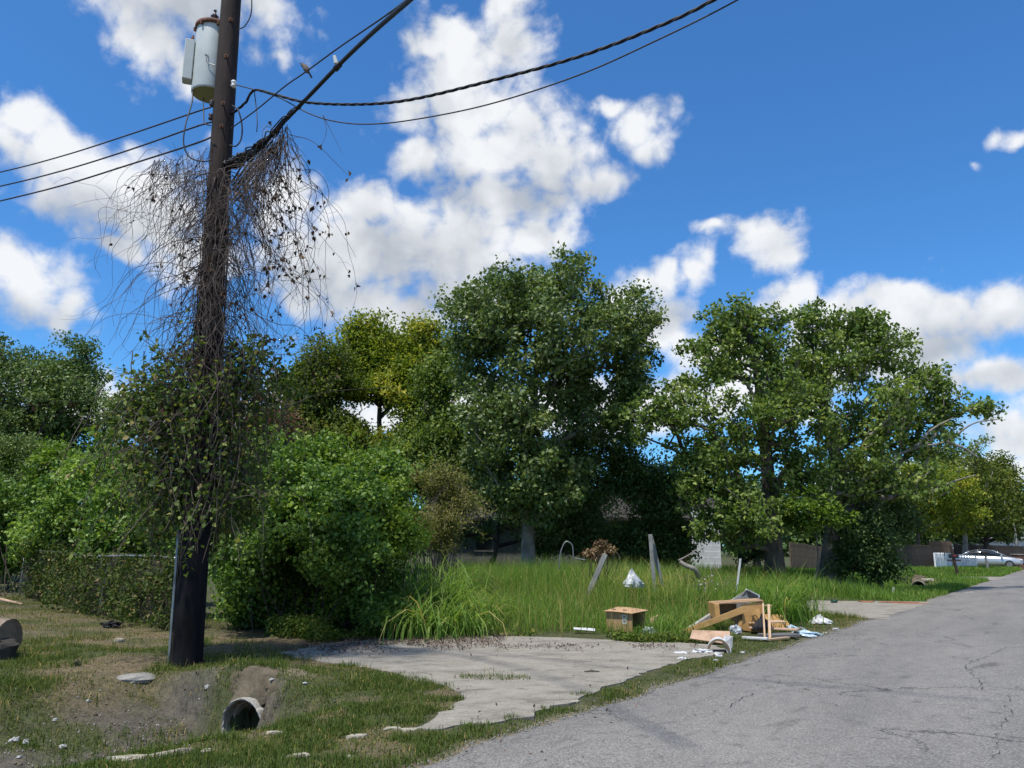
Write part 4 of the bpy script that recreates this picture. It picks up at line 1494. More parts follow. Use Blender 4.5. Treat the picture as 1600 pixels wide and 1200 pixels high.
def plank_copies(name, proto, locs):
    out = []
    for q in locs:
        c = proto.copy()
        c.location = [float(w) for w in q]
        col.objects.link(c)
        c.parent = proto.parent
        c.name = name
        out.append(c)
    return out


def house_behind():
    # long low house: its shaded long wall faces the lot, its white end wall faces right
    c0 = gz(676, 41.0)
    c1 = gz(1078, 41.0)
    z0 = 0.45
    t = thing('house', 'low house with white end wall and shaded grey front behind the trees', 'house', (c0[0], c0[1], z0))
    Lx = c1[0] - c0[0]
    H = 2.7
    MB().box(((c0[0] + c1[0]) / 2, c0[1] + 2.6, z0 + H / 2 - 0.1), (Lx, 5.0, H + 0.2)).build('wall', m_siding_shaded, t)
    # lap boards on the long wall
    first = None
    for k in range(9):
        if first is None:
            me = MB().box((0, 0, 0), (Lx, 0.03, 0.285), rot(4, 0, 0)).build('board', m_siding_shaded, t)
            me.location = Vector(((c0[0] + c1[0]) / 2, c0[1] + 0.07, z0 + 0.2)) - Vector(wloc(t))
            # built about its own origin
            me.data.transform(Matrix.Translation(Vector(wloc(t))))
            first = me
        else:
            c = first.copy()
            col.objects.link(c)
            c.parent = t
            c.location = first.location + Vector((0, 0, 0.29 * k))
    # white end section set forward of the shade-darkened front, catching the light
    w0 = c1[0] + 0.02
    w1 = gz(1130, 40.0)[0]
    ws = MB()
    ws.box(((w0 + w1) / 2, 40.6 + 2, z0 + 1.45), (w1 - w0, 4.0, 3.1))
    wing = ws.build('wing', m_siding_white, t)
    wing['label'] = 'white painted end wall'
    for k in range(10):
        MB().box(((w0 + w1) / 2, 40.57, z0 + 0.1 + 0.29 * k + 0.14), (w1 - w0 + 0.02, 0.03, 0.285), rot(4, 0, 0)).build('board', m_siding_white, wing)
    fr = MB()
    for dx, dz, sx, sz in ((0, 0.55, 1.0, 0.08), (0, -0.55, 1.0, 0.08), (-0.46, 0, 0.08, 1.02), (0.46, 0, 0.08, 1.02)):
        fr.box((c0[0] + 2.6 + dx, c0[1] + 0.03, z0 + 1.55 + dz), (sx, 0.09, sz))
    f = fr.build('window', m_siding_shaded, t)
    MB().box((c0[0] + 2.6, c0[1] + 0.045, z0 + 1.55), (0.84, 0.04, 1.02)).build('pane', m_glass, f)
    # gable roof
    yA, yB, ym = c0[1] - 0.5, c0[1] + 5.6, c0[1] + 2.55
    zE, zR = z0 + H - 0.05, z0 + H + 1.55
    xA, xB = c0[0] - 0.5, w1 + 0.4
    G = np.array([[(xA, yA, zE), (xB, yA, zE)], [(xA, ym, zR), (xB, ym, zR)], [(xA, yB, zE), (xB, yB, zE)]])
    mb = MB()
    mb.quadpatch(G)
    G2 = G[::-1].copy()
    G2[..., 2] -= 0.14
    mb.quadpatch(G2)
    for a, b in (((xA, yA, zE), (xB, yA, zE)), ((xB, yB, zE), (xA, yB, zE))):
        mb.add([a, b, (b[0], b[1], b[2] - 0.14), (a[0], a[1], a[2] - 0.14)], [(0, 3, 2, 1)])
    rf = mb.build('roof', m_roof, t)


house_behind()


def far_house():
    b = gz(1572, 88)
    t = thing('house', 'distant pale house with white eaves above the silver car', 'house', b)
    W, D, H = 7.5, 6, 2.5
    MB().box(b + np.array((0, 3, H / 2)), (W, D, H)).build('wall', m_siding_white, t)
    mb = MB()
    for sgn in (-1, 1):
        mb.box(b + np.array((0, 3 + sgn * 1.7, H + 0.75)), (W + 1, 4.0, 0.14), rot(-sgn * 24, 0, 0))
    mb.build('roof', m_roof, t)
    MB().box(b + np.array((0, -0.42, H + 0.06)), (W + 1.02, 0.12, 0.2)).build('eaves_board', m_siding_white, t)
    for dx in (-2.2, 0.3, 2.4):
        w = MB().box(b + np.array((dx, -0.03, 1.35)), (1.0, 0.08, 1.1)).build('window', m_siding_white, t)
        MB().box(b + np.array((dx, -0.08, 1.35)), (0.84, 0.03, 0.94)).build('pane', m_glass, w)


far_house()


# ------------------------------------------------------------------ board fences
def board_fence(name, label, A, B, hgt, m, bw=0.14, rails=True, top=None, cat='fence', gap=0.008, lean=0):
    A, B = np.array(A, float), np.array(B, float)
    t = thing(name, label, cat, A)
    L = np.linalg.norm((B - A)[:2])
    u = (B - A) / L
    az = math.degrees(math.atan2(u[1], u[0]))
    n = int(L / (bw + gap))
    proto = None
    for k in range(n):
        p = A + u * (k + 0.5) * (bw + gap)
        p[2] += hgt / 2 + rng.normal() * 0.012
        if proto is None:
            mb = MB().box((0, 0, 0), (bw, 0.02, hgt), None, 0.004)
            o = mb.build('plank', m, None)
            o.parent = t
            proto = o
        else:
            o = proto.copy()
            col.objects.link(o)
            o.parent = t
        o.location = Vector(p) - t.location
        o.rotation_euler = (rng.normal() * 0.01, rng.normal() * 0.008, R(az))
    nrm = np.array((-u[1], u[0], 0))
    if np.dot(nrm, A) < 0:
        nrm = -nrm
    for f in (0.2, 0.82):
        MB().box((A + B) / 2 + nrm * 0.035 + np.array((0, 0, hgt * f)), (L, 0.04, 0.09), rot(0, 0, az)).build('rail', m, t)
    for k in range(int(L / 2.4) + 1):
        MB().box(A + u * min(k * 2.4 + 0.05, L - 0.05) + nrm * 0.1 + np.array((0, 0, hgt * 0.5 - 0.1)), (0.09, 0.09, hgt + 0.2), rot(0, 0, az)).build('post', m, t)
    return t


m_fence_dark = mat('weathered_dark_boards', (0.085, 0.068, 0.055), (0.05, 0.041, 0.034), 0.9, 3, (4, 4, 0.4), 0.3)
m_fence_tan = mat('tan_boards', (0.15, 0.115, 0.08), (0.10, 0.078, 0.056), 0.85, 3, (4, 4, 0.4), 0.3)
m_fence_brown = mat('brown_boards', (0.235, 0.155, 0.095), (0.165, 0.105, 0.065), 0.85, 3, (4, 4, 0.4), 0.3)
board_fence('board_fence', 'dark weathered upright-board gate fence left of the white pickets', gz(1400, 53.5), gz(1457, 55.5), 1.62, m_fence_dark, 0.16)
board_fence('board_fence', 'newer brown board fence behind the white pickets', gz(1452, 60.5), gz(1489, 62.5), 1.95, m_fence_brown, 0.14)
board_fence('board_fence', 'tan board fence seen between the two big tree trunks', gz(1236, 46), gz(1300, 48), 1.6, m_fence_tan, 0.14)
board_fence('board_fence', 'long dark board fence behind the silver car', gz(1492, 73), gz(1640, 80), 1.75, m_fence_dark, 0.16)

# ------------------------------------------------------------------ white picket fence
m_white = mat('white_paint', (0.80, 0.81, 0.82), (0.72, 0.73, 0.74), 0.5, 4, grime=0.2)


def picket_fence(label, A, B, hgt, pitch):
    A, B = np.array(A, float), np.array(B, float)
    t = thing('picket_fence', label, 'fence', A)
    L = np.linalg.norm((B - A)[:2])
    u = (B - A) / L
    az = math.degrees(math.atan2(u[1], u[0]))
    w = pitch * 0.55
    proto = None
    for k in range(int(L / pitch) + 1):
        p = A + u * k * pitch
        if proto is None:
            mb = MB()
            h = hgt
            out = [(-w / 2, 0), (w / 2, 0), (w / 2, h - w * 0.7), (0, h), (-w / 2, h - w * 0.7)]
            V = [(a, -0.011, b_) for a, b_ in out] + [(a, 0.011, b_) for a, b_ in out]
            mb.add(V, [(0, 1, 2, 3, 4), (9, 8, 7, 6, 5)] + [(i, i + 5, (i + 1) % 5 + 5, (i + 1) % 5) for i in range(5)])
            o = mb.build('picket', m_white, None)
            o.parent = t
            proto = o
        else:
            o = proto.copy()
            col.objects.link(o)
            o.parent = t
        o.location = Vector(p) - t.location + Vector((0, 0, 0.05))
        o.rotation_euler = (rng.normal() * 0.02, rng.normal() * 0.02, R(az))
    nrm = np.array((-u[1], u[0], 0))
    if np.dot(nrm, A) < 0:
        nrm = -nrm
    for f in (0.25, 0.75):
        MB().box((A + B) / 2 + nrm * 0.03 + np.array((0, 0, hgt * f + 0.05)), (L + 0.06, 0.035, 0.08), rot(0, 0, az)).build('rail', m_white, t)
    for q in (A - u * 0.1, B + u * 0.1):
        MB().box(q + nrm * 0.03 + np.array((0, 0, hgt * 0.5)), (0.1, 0.1, hgt + 0.1), rot(0, 0, az)).build('post', m_white, t)


picket_fence('broad white picket section joining the dark board fence', gz(1460, 54.5), gz(1484, 58), 1.1, 0.14)
picket_fence('open white picket section in front of the silver car', gz(1493, 58.5), gz(1522, 60), 1.0, 0.2)
# ------------------------------------------------------------------ the utility pole
m_pole = mat('creosoted_wood', (0.036, 0.022, 0.018), (0.016, 0.010, 0.009), 0.9, 6, (1, 1, 0.12), 0.9, 10)
m_pole_butt = mat('tarred_wood', (0.017, 0.016, 0.018), (0.008, 0.008, 0.009), 0.95, 5, (1, 1, 0.2), 0.8, 12, spec=0.1)
m_steel = mat('galvanised_steel', (0.34, 0.35, 0.35), (0.25, 0.26, 0.26), 0.5, 10, metal=0.7)
m_tank = mat('pale_green_grey_paint', (0.52, 0.55, 0.53), (0.47, 0.50, 0.48), 0.45, 4, lo=0.2, hi=0.8, grime=0.18)
m_tank_under = mat('olive_bottom', (0.33, 0.34, 0.20), (0.27, 0.28, 0.17), 0.6, 4)  # bottom plate: olive and darker than the tank
m_oldwire = mat('dull_old_wire', (0.10, 0.09, 0.08), (0.07, 0.06, 0.05), 0.8, 10)
m_rust = mat('rusty_iron', (0.20, 0.085, 0.045), (0.12, 0.06, 0.04), 0.85, 14)
m_porc = mat('brown_porcelain', (0.10, 0.075, 0.07), (0.07, 0.05, 0.045), 0.25, 4)
m_porc_w = mat('white_porcelain', (0.7, 0.7, 0.68), (0.6, 0.6, 0.58), 0.3, 4)
m_cable = mat('black_cable', (0.022, 0.021, 0.023), (0.014, 0.013, 0.015), 0.6, 20)
m_cable_w = mat('weathered_cable', (0.050, 0.044, 0.046), (0.028, 0.025, 0.026), 0.7, 20)

PB = gp(292, 1037, 0.04)
PB[2] = float(tz(PB[0], PB[1]))
YP = PB[1]
PT = at(366, -70, YP + 0.25)
pole_axis = lambda f: PB + (PT - PB) * f


def pole_at(py):
    """point on the pole's axis seen at this height of the picture"""
    lo, hi = 0.0, 1.3
    for _ in range(40):
        mdl = (lo + hi) / 2
        p = pole_axis(mdl)
        v = np.array((p[0], p[1], p[2] - EYE))
        fwd = v[1] * math.cos(PITCH) + v[2] * math.sin(PITCH)
        upv = -v[1] * math.sin(PITCH) + v[2] * math.cos(PITCH)
        y = 600 - FPX * upv / fwd
        if y > py:
            lo = mdl
        else:
            hi = mdl
    return pole_axis(lo)


pole = thing('utility_pole', 'tall dark brown wooden pole carrying the transformer and the wires', 'utility pole', PB)
fs = np.linspace(-0.04, 1.25, 40)
r_at = lambda f: 0.200 - 0.045 * f
mb = MB().tube([pole_axis(f) for f in fs], [r_at(f) for f in fs], 18, jitter=0.03)
mb.build('shaft', m_pole, pole, True)
fb = np.linspace(-0.03, 0.175, 8)
sl = MB().tube([pole_axis(f) for f in fb], [r_at(f) + 0.006 for f in fb], 18, jitter=0.02)
o = sl.build('butt_wrap', m_pole_butt, pole, True)
o['label'] = 'blackened tarred lower end'
side_l = np.array((-0.86, -0.30, 0))
MB().tube([pole_axis(f) + side_l * (r_at(f) + 0.03) / np.linalg.norm(side_l) for f in np.linspace(-0.02, 0.16, 6)], 0.022, 8).build('conduit', m_steel, pole, True)


def bolt(py, dx=0.0):
    p = pole_at(py)
    front = np.array((0.34 + dx, -0.94, 0))
    front /= np.linalg.norm(front)
    c = p + front * 0.165
    mb = MB().box(c, (0.06, 0.012, 0.06), rot(0, 0, math.degrees(math.atan2(front[1], front[0])) + 90), 0.004)
    mb.tube([c, c + front * 0.05], 0.014, 6)
    mb.build('bolt', m_rust, pole)


for py in (40, 97, 170, 205):
    bolt(py, -0.1 if py > 90 else 0.1)
# insulator knob where the service cables leave, at the pole's right front
ins = pole_at(137) + np.array((0.17, -0.10, 0))
mb = MB().tube([ins + np.array((0, 0, z)) for z in (-0.06, -0.045, -0.02, 0.0, 0.02, 0.045, 0.06)], [0.03, 0.045, 0.045, 0.028, 0.045, 0.045, 0.03], 12)
mb.build('insulator', m_porc_w, pole, True)
rk = pole_at(178) + np.array((-0.17, -0.08, 0))
mb = MB()
for q in (0.14, -0.10):
    mb.tube([rk + np.array((0, 0, q + z)) for z in (-0.05, -0.035, 0, 0.035, 0.05)], [0.028, 0.042, 0.024, 0.042, 0.028], 12)
mb.box(rk + np.array((0.03, 0.04, 0.02)), (0.03, 0.03, 0.42))
mb.build('insulator_rack', m_porc, pole, True)

# the transformer, hung behind-left of the pole
tcn = at(327, 149, YP + 0.42)
ttop = at(331, 47, YP + 0.42)
Ht = ttop[2] - tcn[2]
r_t = 0.285
tr = thing('transformer', 'pale grey-green cylindrical transformer hung on the pole', 'transformer', tcn)
zs = [0, 0.01, 0.03, Ht - 0.02, Ht]
MB().tube([tcn + np.array((0, 0, z)) for z in zs], [r_t - 0.02, r_t - 0.004, r_t, r_t, r_t - 0.004], 36, cap=False).build('tank', m_tank, tr, True)
MB().tube([tcn + np.array((0, 0, z)) for z in (0.022, 0.004)], [r_t - 0.022, r_t - 0.022], 36).build('bottom_plate', m_tank_under, tr)
MB().tube([tcn + np.array((0, 0, Ht + z)) for z in (-0.058, -0.054, 0.015, 0.03, 0.055)], [r_t + 0.001, r_t + 0.028, r_t + 0.028, r_t, r_t * 0.35], 36).build('lid', m_rust, tr, True)
bz = Ht + 0.05
prof = [(0, 0.05), (0.03, 0.05)] + [q for k in range(3) for q in ((0.05 + 0.05 * k, 0.045), (0.065 + 0.05 * k, 0.068), (0.08 + 0.05 * k, 0.045))] + [(0.20, 0.04), (0.22, 0.02), (0.27, 0.018), (0.28, 0.03), (0.30, 0.012)]
MB().tube([tcn + np.array((0.0, -0.05, bz + z)) for z, _ in prof], [r for _, r in prof], 14).build('bushing', m_porc, tr, True)
# flat cooling box on the left side
ux = np.array((-0.93, -0.36, 0))
cb = tcn + ux * (r_t + 0.075) + np.array((0, 0, Ht * 0.44))
azb = math.degrees(math.atan2(ux[1], ux[0]))
MB().box(cb, (0.15, 0.20, Ht * 0.60), rot(0, 0, azb), 0.012).build('cooling_box', m_tank, tr)
MB().tube([cb + np.array((0.03, 0, Ht * 0.29)), cb + np.array((0.03, 0, Ht * 0.35)), cb + np.array((0.04, 0, Ht * 0.40))], [0.02, 0.03, 0.012], 8).build('vent_plug', m_rust, tr)
mb = MB()
for z in (0.22, 0.86):
    mb.box((tcn + pole_at(100 if z < 0.5 else 60)) / 2 * np.array((1, 1, 0)) + np.array((0, 0, tcn[2] + Ht * z)), (0.24, 0.07, 0.05), rot(0, 0, -15), 0.004)
mb.build('mounting_bracket', m_tank, tr)
fr_ = np.array((0.25, -0.97, 0))
hk = tcn + fr_ * (r_t + 0.012) + np.array((-0.06, 0, Ht * 0.38))
MB().tube(catmull([hk + np.array((-0.02, 0, 0.10)), hk + np.array((0.03, 0, 0.08)), hk + np.array((0.02, -0.03, 0)), hk + np.array((0.05, -0.02, -0.07)), hk + np.array((0.16, 0, -0.10))], 5), 0.008, 6).build('ground_lead', m_steel, tr)
mb = MB()
for a in (200, 250, 300):
    q = tcn + np.array((math.cos(R(a)), math.sin(R(a)), 0)) * (r_t + 0.02) + np.array((0, 0, Ht - 0.06))
    mb.box(q, (0.05, 0.03, 0.07), rot(0, 0, a), 0.004)
mb.build('lid_clamps', m_rust, tr)


def jumper(name, label, pts, r=0.011, parent=None, m=None):
    P = catmull([at(*p) for p in pts], 10)
    o = MB().tube(P, r, 6).build(name, m or m_cable, parent, True)
    if label and parent is None:
        tag(o, label, 'cable')
    return o


Y0 = YP
jumper('lead_wire', None, [(301, 140, Y0 + .3), (300, 160, Y0 + .1), (290, 195, Y0 - .1), (287, 225, Y0 - .15), (297, 246, Y0 - .15), (318, 252, Y0 - .15), (331, 250, Y0 - .1)], 0.012, tr)
jumper('lead_wire', None, [(318, 153, Y0 + .3), (318, 172, Y0 + .1), (320, 192, Y0 - .05), (329, 196, Y0 - .1)], 0.010, tr)
jumper('lead_wire', None, [(363, 165, Y0), (372, 172, Y0 - .1), (378, 195, Y0 - .1), (377, 216, Y0 - .1), (369, 228, Y0 - .1), (359, 227, Y0)], 0.012, pole)
jumper('lead_wire', None, [(372, 46, Y0), (383, 40, Y0), (392, 22, Y0), (393, -5, Y0), (388, -40, Y0)], 0.010, pole)
jumper('lead_wire', None, [(397, 140, Y0 - .3), (400, 165, Y0 - .3), (402, 190, Y0 - .4), (401, 206, Y0 - .4)], 0.008, pole)

# ------------------------------------------------------------------ overhead wires
GW = 'overhead wires meeting at the utility pole'


def wire(label, pts, r, m=None, name='overhead_wire', n=7, twist=0, per=14, jit=0.0):
    P = catmull(np.array([p if len(p) == 3 and not isinstance(p[0], int) else at(*p) for p in pts]), per)
    if jit:
        P = P + rng.normal(size=P.shape) * jit
    mb = MB()
    if twist:
        # a twisted bundle: strands wound round the run of the line
        s = np.concatenate([[0], np.cumsum(np.linalg.norm(np.diff(P, axis=0), axis=1))])
        k = int(s[-1] / 0.07)
        q = np.linspace(0, s[-1], k)
        C = np.stack([np.interp(q, s, P[:, i]) for i in range(3)], 1)
        T = unit(np.gradient(C, axis=0))
        u = unit(np.cross(T, (0, 0, 1)))
        w = np.cross(u, T)
        for j in range(twist):
            a = q * 2 * math.pi / 0.55 + j * 2 * math.pi / twist
            mb.tube(C + (np.cos(a)[:, None] * u + np.sin(a)[:, None] * w) * r, r * 0.85, 5)
    else:
        mb.tube(P, r, n)
    o = mb.build(name, m or m_cable, None, True)
    return tag(o, label, 'wire', GW)


pl = lambda py, dx=0.0, dy=0.0: pole_at(py) + np.array((dx, dy, 0))
wire('uppermost of the three wires leaving the pole to the left', [pl(166, -0.17), (300, 177, Y0 + .25), (200, 211, Y0 + 1.4), (100, 243, Y0 + 2.6), (0, 269, Y0 + 3.9), (-150, 300, Y0 + 6), (-500, 360, Y0 + 12)], 0.013, m_cable_w)
wire('middle of the three wires leaving the pole to the left', [pl(190, -0.17), (300, 200, Y0 + .25), (200, 235, Y0 + 1.4), (100, 266, Y0 + 2.6), (0, 291, Y0 + 3.9), (-150, 322, Y0 + 6), (-500, 385, Y0 + 12)], 0.014, m_cable_w)
wire('lowest of the three wires leaving the pole to the left', [pl(214, -0.16), (300, 226, Y0 + .25), (200, 258, Y0 + 1.4), (100, 289, Y0 + 2.6), (0, 314, Y0 + 3.9), (-150, 348, Y0 + 6), (-500, 410, Y0 + 12)], 0.015, m_cable_w)
# towards the right over the road
wire('thick twisted service cable sagging across the sky to the upper right', [pl(181, 0.15, -0.05), (384, 160, Y0 - .2), (397, 141, Y0 - .35), (430, 148, Y0 - .6), (480, 160, Y0 - .9), (560, 163, Y0 - 1.4), (640, 156, Y0 - 1.9), (760, 128, Y0 - 2.6), (900, 90, Y0 - 3.3), (1020, 45, Y0 - 3.9), (1115, 0, Y0 - 4.3), (1300, -110, Y0 - 5.1)],
     0.0125, m_cable, twist=3)
wire('thin bare service wire sagging below the twisted cable', [tuple(ins), (430, 150, Y0 - .5), (480, 176, Y0 - .9), (520, 189, Y0 - 1.2), (570, 194, Y0 - 1.5), (640, 188, Y0 - 1.9), (760, 164, Y0 - 2.6), (900, 119, Y0 - 3.3), (1020, 66, Y0 - 3.9), (1152, 0, Y0 - 4.4), (1340, -110, Y0 - 5.2)], 0.009, m_cable_w)
# the heavy bundle up over the road
YB = lambda f: Y0 - 0.15 - 4.6 * f
bund = [pl(260, 0.1, -0.05), (395, 238, YB(.06)), (440, 194, YB(.16)), (480, 153, YB(.30)), (530, 101, YB(.48)), (580, 53, YB(.68)), (640, 0, YB(.95)), (760, -110, YB(1.4))]
wire('thick black cable bundle rising from the pole over the road', bund, 0.027, m_cable, 'cable_bundle', 9)
wire('thin black wire with twigs and a bird running above the thick bundle', [pl(205, 0.14, -0.06), (400, 172, YB(.10)), (445, 135, YB(.22)), (478, 112, YB(.32)), (530, 74, YB(.5)), (600, 26, YB(.76)), (640, -4, YB(.95)), (750, -95, YB(1.35))], 0.010, m_cable_w)
# lashings of old cable and matted vine along its foot
mats_ = MB()
BP = catmull(np.array([p if len(p) == 3 and not isinstance(p[0], int) else at(*p) for p in bund]), 14)
for k in range(40):
    n0, n1 = int(rng.integers(0, 8)), int(rng.integers(18, 44))
    seg = BP[n0:n1:3]
    off = rng.normal(size=(len(seg), 3)) * 0.034 * np.linspace(1.5, 0.5, len(seg))[:, None]
    P = catmull(seg + off, 5)
    mats_.tube(P, np.linspace(0.014, 0.006, len(P)), 5)
for k in range(6):
    P = catmull([at(362 + k, 285 + k * 6, Y0 - .15), at(385 + 3 * k, 250 + 6 * k, YB(.05)), at(420 + 3 * k, 212 + 4 * k, YB(.12))], 8)
    mats_.tube(P, 0.014, 5)
tag(mats_.build('cable_lashing', m_cable, None, True), 'matted dark lashings and dead stems round the foot of the cable bundle', 'cable')

# a pale clamp joining the two, and the bird
cl = at(524, 93, YB(.47))
t = thing('cable_clamp', 'pale grey clamp hanging between the thin wire and the thick cable', 'clamp', cl)
MB().box(cl, (0.055, 0.03, 0.12), rot(0, -14, 0), 0.008, taper=0.75).build('plate', m_tank, t)
MB().tube([at(524, 108, YB(.47)), at(531, 100, YB(.485))], 0.04, 10).build('band', m_cable, t, True)


def bird():
    p = at(479, 109, YB(.325))
    t = thing('bird', 'small brown bird perched on the thin wire with its tail down', 'bird', p)
    ax = unit(np.array((-0.45, 0.2, 0.87)))
    body = MB()
    pr = [(-0.06, 0.008), (-0.045, 0.026), (-0.01, 0.038), (0.03, 0.041), (0.065, 0.034), (0.085, 0.025), (0.10, 0.025), (0.118, 0.021), (0.128, 0.009)]
    body.tube([p + ax * q + np.array((-0.02 * (q > 0.08), 0, 0)) for q, _ in pr], [r for _, r in pr], 12)
    body.build('body', mat('brown_feathers', (0.17, 0.13, 0.105), (0.10, 0.078, 0.066), 0.9, 30), t, True)
    tl = MB().box(p - ax * 0.105 + np.array((0.012, 0, 0)), (0.026, 0.008, 0.13), np.stack([np.cross(ax, (0, 1, 0)) * -1, np.cross(ax, np.cross((0, 1, 0), ax)) * 1, ax], 1), 0.002)
    tl.build('tail', mat('dark_feathers', (0.05, 0.042, 0.04), (0.03, 0.026, 0.026), 0.9, 30), t)
    b = p + ax * 0.118 + np.array((-0.035, -0.006, 0.004))
    MB().tube([b, b + np.array((-0.022, 0, -0.002))], [0.007, 0.001], 6).build('beak', m_cable, t)
    for s_ in (-1, 1):
        MB().tube([p + np.array((0.012, 0.012 * s_, -0.006)), p + np.array((0.02, 0.012 * s_, -0.03))], 0.003, 5).build('leg', m_cable, t)


bird()

# ------------------------------------------------------------------ dead and living vines on the pole
m_dead = mat('dead_vine_wood', (0.135, 0.105, 0.09), (0.07, 0.054, 0.047), 0.95, 6)
m_vine = mat('vine_wood', (0.13, 0.105, 0.078), (0.065, 0.052, 0.04), 0.95, 5)


def strand(p0, d0, n, step, grav, wig, r0, r1):
    p = np.array(p0, float)
    d = unit(np.array(d0, float))
    out = [p.copy()]
    c = rng.normal(size=3) * wig
    for i in range(n):
        c = c * 0.72 + rng.normal(size=3) * wig * 0.6
        d = unit(d + c + np.array((0, 0, -grav)))
        p = p + d * step * rng.uniform(0.7, 1.3)
        out.append(p.copy())
    return np.array(out), np.linspace(r0, r1, len(out))


def dead_vines():
    t = thing('dead_vines', 'tangle of leafless dead vines hanging round the upper pole', 'vine', pole_at(420))
    L = []

    def grow(p0, d0, n, step, grav, wig, r0, kids=2):
        P, r = strand(p0, d0, n, step, grav, wig, r0, 0.0022)
        L.append((P, r))
        for _ in range(kids):
            if len(P) > 5:
                i = rng.integers(2, len(P) - 2)
                q, rr = strand(P[i], rng.normal(size=3) + np.array((0, 0, -0.2)), rng.integers(4, 10), step * 0.8, grav * 0.7, wig * 1.3, r[i] * 0.6, 0.0018)
                L.append((q, rr))
    # curtains from the cable bundle on the right
    for k in range(135):
        f = rng.random() ** 1.1
        p = at(378 + 75 * f, 262 - 72 * f + abs(rng.normal()) * 14, YB(0.02 + .17 * f) + rng.normal() * .16)
        grow(p, (rng.normal() * 0.4 + 0.12, rng.normal() * 0.3, -0.7), int(rng.integers(10, 58)), 0.085, 0.40, 0.31, 0.006, 2)
    # on the left, off the pole and the lower wires
    for k in range(120):
        f = rng.random()
        p = at(335 - 95 * f ** 1.4, 222 + 55 * f * 0.5 + rng.uniform(0, 120) * (1 - f), Y0 + .9 * f + rng.normal() * .2)
        grow(p, (rng.normal() * 0.35 - 0.12, rng.normal() * 0.3, -0.7), int(rng.integers(8, 40)), 0.085, 0.36, 0.32, 0.005, 2)
    # off the shaft all the way down
    for k in range(260):
        py = rng.uniform(270, 600)
        q = pole_at(py)
        a = rng.uniform(0, 2 * math.pi)
        d = np.array((math.cos(a), math.sin(a), -0.2))
        p = q + np.array((math.cos(a), math.sin(a), 0)) * 0.19
        grow(p, d, int(rng.integers(8, 26)), 0.10, 0.30, 0.24, 0.008, 2)
    # stems climbing the shaft
    for k in range(34):
        a = rng.uniform(math.pi, 2 * math.pi) if k < 24 else rng.uniform(0, math.pi)
        y0, y1 = rng.uniform(560, 860), rng.uniform(240, 480)
        pts = []
        for py in np.linspace(y0, y1, 16):
            q = pole_at(py)
            a += rng.normal() * 0.28
            pts.append(q + np.array((math.cos(a), math.sin(a), 0)) * (0.185 + 0.03 * rng.random()))
        P = catmull(pts, 3)
        L.append((P, np.linspace(0.016, 0.006, len(P))))
    # a few long arching whips
    for pts in ([(300, 520, Y0), (255, 500, Y0 - .3), (205, 490, Y0 - .5), (160, 500, Y0 - .6), (120, 540, Y0 - .6)], [(320, 470, Y0), (290, 440, Y0 - .3), (255, 425, Y0 - .4), (215, 430, Y0 - .5), (195, 470, Y0 - .5), (180, 530, Y0 - .5)],
                [(450, 210, Y0 - .9), (490, 222, Y0 - .9), (530, 260, Y0 - .9), (545, 275, Y0 - .9)], [(440, 330, Y0 - .3), (480, 350, Y0 - .3), (515, 368, Y0 - .3)], [(430, 390, Y0 - .3), (470, 375, Y0 - .4), (490, 360, Y0 - .4)],
                [(505, 180, Y0 - 1.0), (510, 205, Y0 - 1), (500, 235, Y0 - 1)], [(505, 180, Y0 - 1.0), (515, 200, Y0 - 1), (535, 240, Y0 - 1)]):
        P = catmull([at(*q) for q in pts], 8)
        L.append((P, np.linspace(0.006, 0.002, len(P))))
    V, F = tubes_np(L, 3)
    npmesh('stems', V, F, m_dead, t)
    # the few shrivelled leaves that still hang on, most of them right of the pole
    pts = []
    for P, r in L:
        for i in range(3, len(P)):
            right = P[i][0] > PB[0] + 0.9
            if rng.random() < (0.06 if right else 0.010):
                for _ in range(rng.integers(1, 4)):
                    pts.append(P[i] + rng.normal(size=3) * 0.03)
    leaves_obj('leaves', np.array(pts), 0.075, L_dead, t, droop=1.2, wid=0.6, fold=0.3)


dead_vines()


